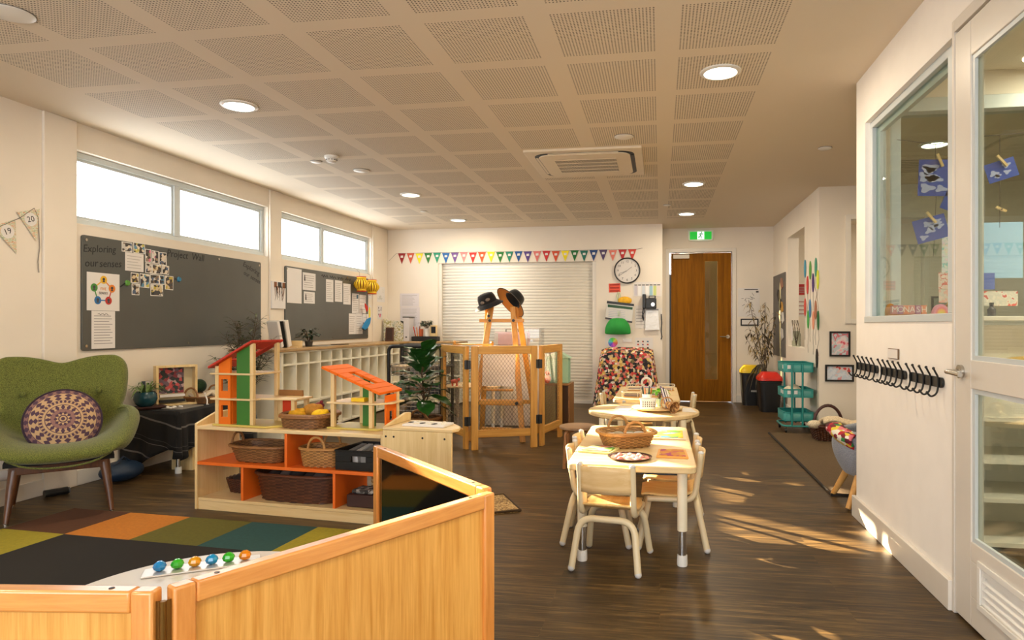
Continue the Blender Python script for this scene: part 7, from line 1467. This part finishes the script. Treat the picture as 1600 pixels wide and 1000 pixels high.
# sill things: lettered blocks and rainbow
t = thing('letter_block_sign', 'pink wooden letter blocks standing on the partition window sill', 'sign', (1.40, 4.0, 1.22)); z0 = 1.2205; LTR = 'MONASH'
MB().box(1.30, 1.50, 4.02, 4.05, z0, z0 + .012).build('base_strip', plain('orange wood', (214, 140, 60), .6), t, world=True)
for k, c in enumerate(LTR):
    x = 1.322 + k * .031; b_ = MB().box(x - .0148, x + .0148, 4.0, 4.03, z0 + .0125, z0 + .062).build('letter_block', plain('block pink %d' % (k % 3), [(204, 130, 130), (170, 110, 150), (220, 130, 90)][k % 3], .6), t, world=True, bevel=.002); text(c, .046, M_PAPER, b_, (x, 3.9994, z0 + .037), (PI / 2, 0, 0), 'letter')
t = thing('wooden_rainbow', 'pink wooden rainbow arch beside the letter blocks', 'toy', (1.575, 4.0, 1.22))
for k, c in enumerate(((216, 140, 170), (226, 120, 130), (230, 170, 90), (220, 200, 90), (90, 170, 140))):
    r1 = .042 - .008 * k; r0 = r1 - .0078; n = 12; pts = [(r1 * math.cos(PI * i / n), r1 * 1.6 * math.sin(PI * i / n)) for i in range(n + 1)] + [(r0 * math.cos(PI * i / n), r0 * 1.6 * math.sin(PI * i / n)) for i in range(n, -1, -1)]
    mb = MB(); f = lambda a, b, d: (1.565 + a, d, 1.2205 + b)
    for i in range(n): mb.prism([pts[i], pts[i + 1], pts[2 * n - i], pts[2 * n + 1 - i]], f, 3.99, 4.03)
    mb.build('arch', plain('arch ' + str(c), c, .6), t, world=True)
for x, lab in ((1.318, 'orange wooden half round at the left of the letter blocks'), (1.635, 'orange wooden half round behind the wooden rainbow')): o = tag(MB().prism([(x + .035 * math.cos(PI * i / 10), z0 + .075 * math.sin(PI * i / 10)) for i in range(11)], lambda a, b, d: (a, d, b), 4.055, 4.075).build('half_round_block', plain('orange wood', (214, 140, 60), .6), None, bevel=.002), lab, 'block')
sl = struct(MB().box(XP + .106, EW[1] + .3, 3.95, 4.167, 1.195, 1.2195).build('trim_4', M_TRIM, bevel=.003))
# low white shelves below, seen through the door
t = thing('office_shelf', 'white low shelves behind the glazed door', 'shelf', (2.1, 3.95, 0)); mb = MB(); x0, x1, y0, y1 = 1.45, 2.9, 3.72, 4.15
for z in (.02, .25, .45, .67): mb.box(x0, x1, y0, y1, z, z + .022)
mb.box(x0, x0 + .02, y0, y1, 0, .02).box(x0, x0 + .02, y0, y1, .692, .93)
for a_, b_ in ((.042, .25), (.272, .45), (.472, .67)): mb.box(x0, x0 + .02, y0, y1, a_, b_); mb.box(x1 - .02, x1, y0, y1, a_, b_)
mb.box(x0 + .02, x1 - .02, y1 - .012, y1, .042, .67); mb.build('shelf_body', plain('white shelf laminate', (226, 224, 214), .45), t, world=True); MB().box(x0, x1, y0 - .02, y1, .93, .95).build('shelf_top', M_TRIM, t, world=True); MB().box(x0 + .02, x1, y0 + .01, y0 + .03, .692, .93).build('drawer_front', plain('white shelf laminate', (226, 224, 214), .45), t, world=True)
t = thing('tan_cushion', 'tan cushion lying on the white office shelves', 'cushion', (1.95, 3.85, .95)); MB().ball((1.98, 3.85, .978), .12, (1.4, .9, .23), 20, 12).build('cushion_body', plain('tan fabric', (190, 152, 84), .9), t, world=True); MB().tube([(1.98 + .168 * math.cos(k * PI / 12), 3.85 + .108 * math.sin(k * PI / 12), .978) for k in range(24)], .004, 5, closed=True).build('piping', plain('tan piping', (160, 124, 64), .9), t, world=True)
t = thing('felt_pinboard', 'beige pinboard under the second internal window', 'board', (2.0, 4.16, .96)); MB().box(1.40, 1.80, 4.155, 4.167, .97, 1.17).build('panel', plain('beige felt', (196, 188, 172), .9), t, world=True); MB().box(1.80, 1.81, 4.150, 4.167, .965, 1.175).build('edge_strip', M_FRAME, t, world=True)
for k, (x0, x1, z0, z1, m_, lab) in enumerate(((1.62, 1.735, 1.44, 1.76, blotch('teal drips', [(206, 210, 206), (130, 190, 190), (214, 206, 212), (200, 216, 214), (220, 200, 214), (150, 200, 204)], 24, .6, 'noise'), 'pale sheet with teal drips on the second internal window'), (1.74, 2.05, 1.44, 1.76, plain('pale blue sheet', (150, 190, 224), .6), 'large pale blue sheet on the second internal window'),
    (1.60, 1.75, 1.38, 1.475, blotch('red print', [(206, 60, 50), (216, 190, 180), (210, 200, 190), (200, 80, 70), (222, 206, 198)], 30, .6, 'noise'), 'red printed paper under the teal dripped sheet'), (1.80, 1.90, 1.375, 1.47, plain('cobalt and buff card', (52, 84, 170), .6), 'small cobalt card under the pale blue sheet'), (1.77, 2.02, 1.28, 1.365, blotch('red print two', [(210, 70, 50), (216, 206, 190), (200, 196, 186), (220, 210, 196), (190, 60, 50)], 26, .6, 'noise'), 'lower red printed strip on the second internal window'), (1.60, 1.66, 1.30, 1.376, blotch('red print three', [(200, 60, 60), (216, 170, 160), (196, 196, 190), (220, 200, 190)], 30, .6, 'noise'), 'small red printed corner beside the lower strip'))):
    o = tag(MB().box(x0, x1, 4.128 - .002 * k, 4.1295 - .002 * k, z0, z1).build('pinned_paper', m_), lab, 'paper')
for k, (x, c, h, lab) in enumerate(((1.63, (150, 170, 140), .07, 'glass jar of green and yellow bits on the office sill'), (1.77, (30, 30, 34), .06, 'small black bottle on the office sill'), (1.85, (40, 40, 46), .065, 'second black bottle on the office sill, farther in'))):
    t = thing('sill_jar', lab, 'jar', (x, 4.05, 1.22)); MB().lathe([(.02, 0), (.022, h * .6), (.01, h * .8), (.01, h)], (0, 0, 0), 14).build('body', plain('jar ' + str(c), c, .3), t); MB().cyl((0, 0, h), (0, 0, h + .012), .012, n=10).build('lid', plain('yellow lid', (232, 196, 30), .4) if k == 0 else M_BLACK, t)
t = thing('framed_notice', 'small dark framed notice on the nook wall seen through partition', 'frame', (2.66, YN, 1.3)); MB().box(2.80, 3.02, YN - .015, YN, 1.26, 1.47).build('frame', M_DARK, t, world=True); MB().box(2.82, 3.0, YN - .0165, YN - .0151, 1.28, 1.45).build('notice_sheet', plain('grey notice', (150, 160, 150), .5), t, world=True)
t = thing('nook_vent', 'square ceiling vent seen through the partition window', 'vent', (2.35, 6.5, 2.65)); MB().prism(rrect(-.3, .3, -.3, .3, .02), XYZ, -.015, 0).build('vent_frame', M_AC, t); mb = MB()
for k in range(8): mb.box(-.26, .26, -.24 + k * .066, -.22 + k * .066, -.019, -.0155)
mb.build('vent_slats', plain('vent slat grey', (150, 142, 128), .5), t)
# ------------------------------------------------------------------ light
w = bpy.data.worlds.new('sky'); SC.world = w; w.use_nodes = True; nt = w.node_tree; bg = nt.nodes['Background']
bg.inputs['Color'].default_value = (.93, .96, .99, 1); bg.inputs['Strength'].default_value = 9.0
sd = bpy.data.lights.new('sun', 'SUN'); sd.energy = 60; sd.angle = math.radians(.6); sd.color = (1, .80, .52)
so = bpy.data.objects.new('sun', sd); COL.objects.link(so); d = Vector((1, -.75, -.426)); so.rotation_euler = d.to_track_quat('-Z', 'Y').to_euler()
for (x, y), lab in lamp_labels:
    ld = bpy.data.lights.new('downlight_lamp', 'AREA'); ld.shape = 'DISK'; ld.size = .18; ld.energy = 20; ld.color = (1, .84, .62)
    lo = bpy.data.objects.new('downlight_lamp', ld); COL.objects.link(lo); lo.location = (x, y, 2.632)
for x, y, e in ((-2.8, .9, 20), (.35, .9, 20), (2.9, 8.76, 14), (2.4, 3.72, 25), (3.85, 2.3, 130)):  # last two are unseen fill lamps added to brighten the office
    ld = bpy.data.lights.new('ceiling_and_fill_lamp', 'AREA'); ld.shape = 'DISK'; ld.size = .18 if e == 20 else .5; ld.energy = e; ld.color = (1, .86, .66)
    lo = bpy.data.objects.new('ceiling_and_fill_lamp', ld); COL.objects.link(lo); lo.location = (x, y, 2.57 if y == 8.76 else 2.632)
def portal(c, sx, sy, rot):
    ld = bpy.data.lights.new('portal', 'AREA'); ld.shape = 'RECTANGLE'; ld.size = sx; ld.size_y = sy; ld.cycles.is_portal = True
    lo = bpy.data.objects.new('portal', ld); COL.objects.link(lo); lo.location = c; lo.rotation_euler = rot
for a, b_ in (W1, W2): portal((-4.39, (a + b_) / 2, (WZ[0] + WZ[1]) / 2), WZ[1] - WZ[0], b_ - a, (0, -PI / 2, 0))
for p in RW: portal(((p[0] + p[1]) / 2, -2.49, (RZ[0] + RZ[1]) / 2), p[1] - p[0], RZ[1] - RZ[0], (PI / 2, 0, 0))

# ------------------------------------------------------------------ camera
cd = bpy.data.cameras.new('camera'); co = bpy.data.objects.new('camera', cd); COL.objects.link(co); SC.camera = co
cd.sensor_width = 36; cd.sensor_fit = 'HORIZONTAL'; cd.lens = 36 * 1030 / 1600; cd.shift_x = -72 / 1600; cd.shift_y = 8 / 1600; cd.clip_start = .05
co.location = (0, 0, 1.17); co.rotation_euler = (PI / 2, 0, math.atan(159 / 1030))
SC.view_settings.view_transform = 'Standard'; SC.view_settings.look = 'None'; SC.view_settings.gamma = 1; SC.view_settings.use_curve_mapping = False; SC.view_settings.exposure = 0.0
cy = SC.cycles; cy.max_bounces = 8; cy.diffuse_bounces = 5; cy.glossy_bounces = 3; cy.transmission_bounces = 6; cy.transparent_max_bounces = 12; cy.sample_clamp_indirect = 6; cy.caustics_reflective = False; cy.caustics_refractive = False; cy.use_denoising = True
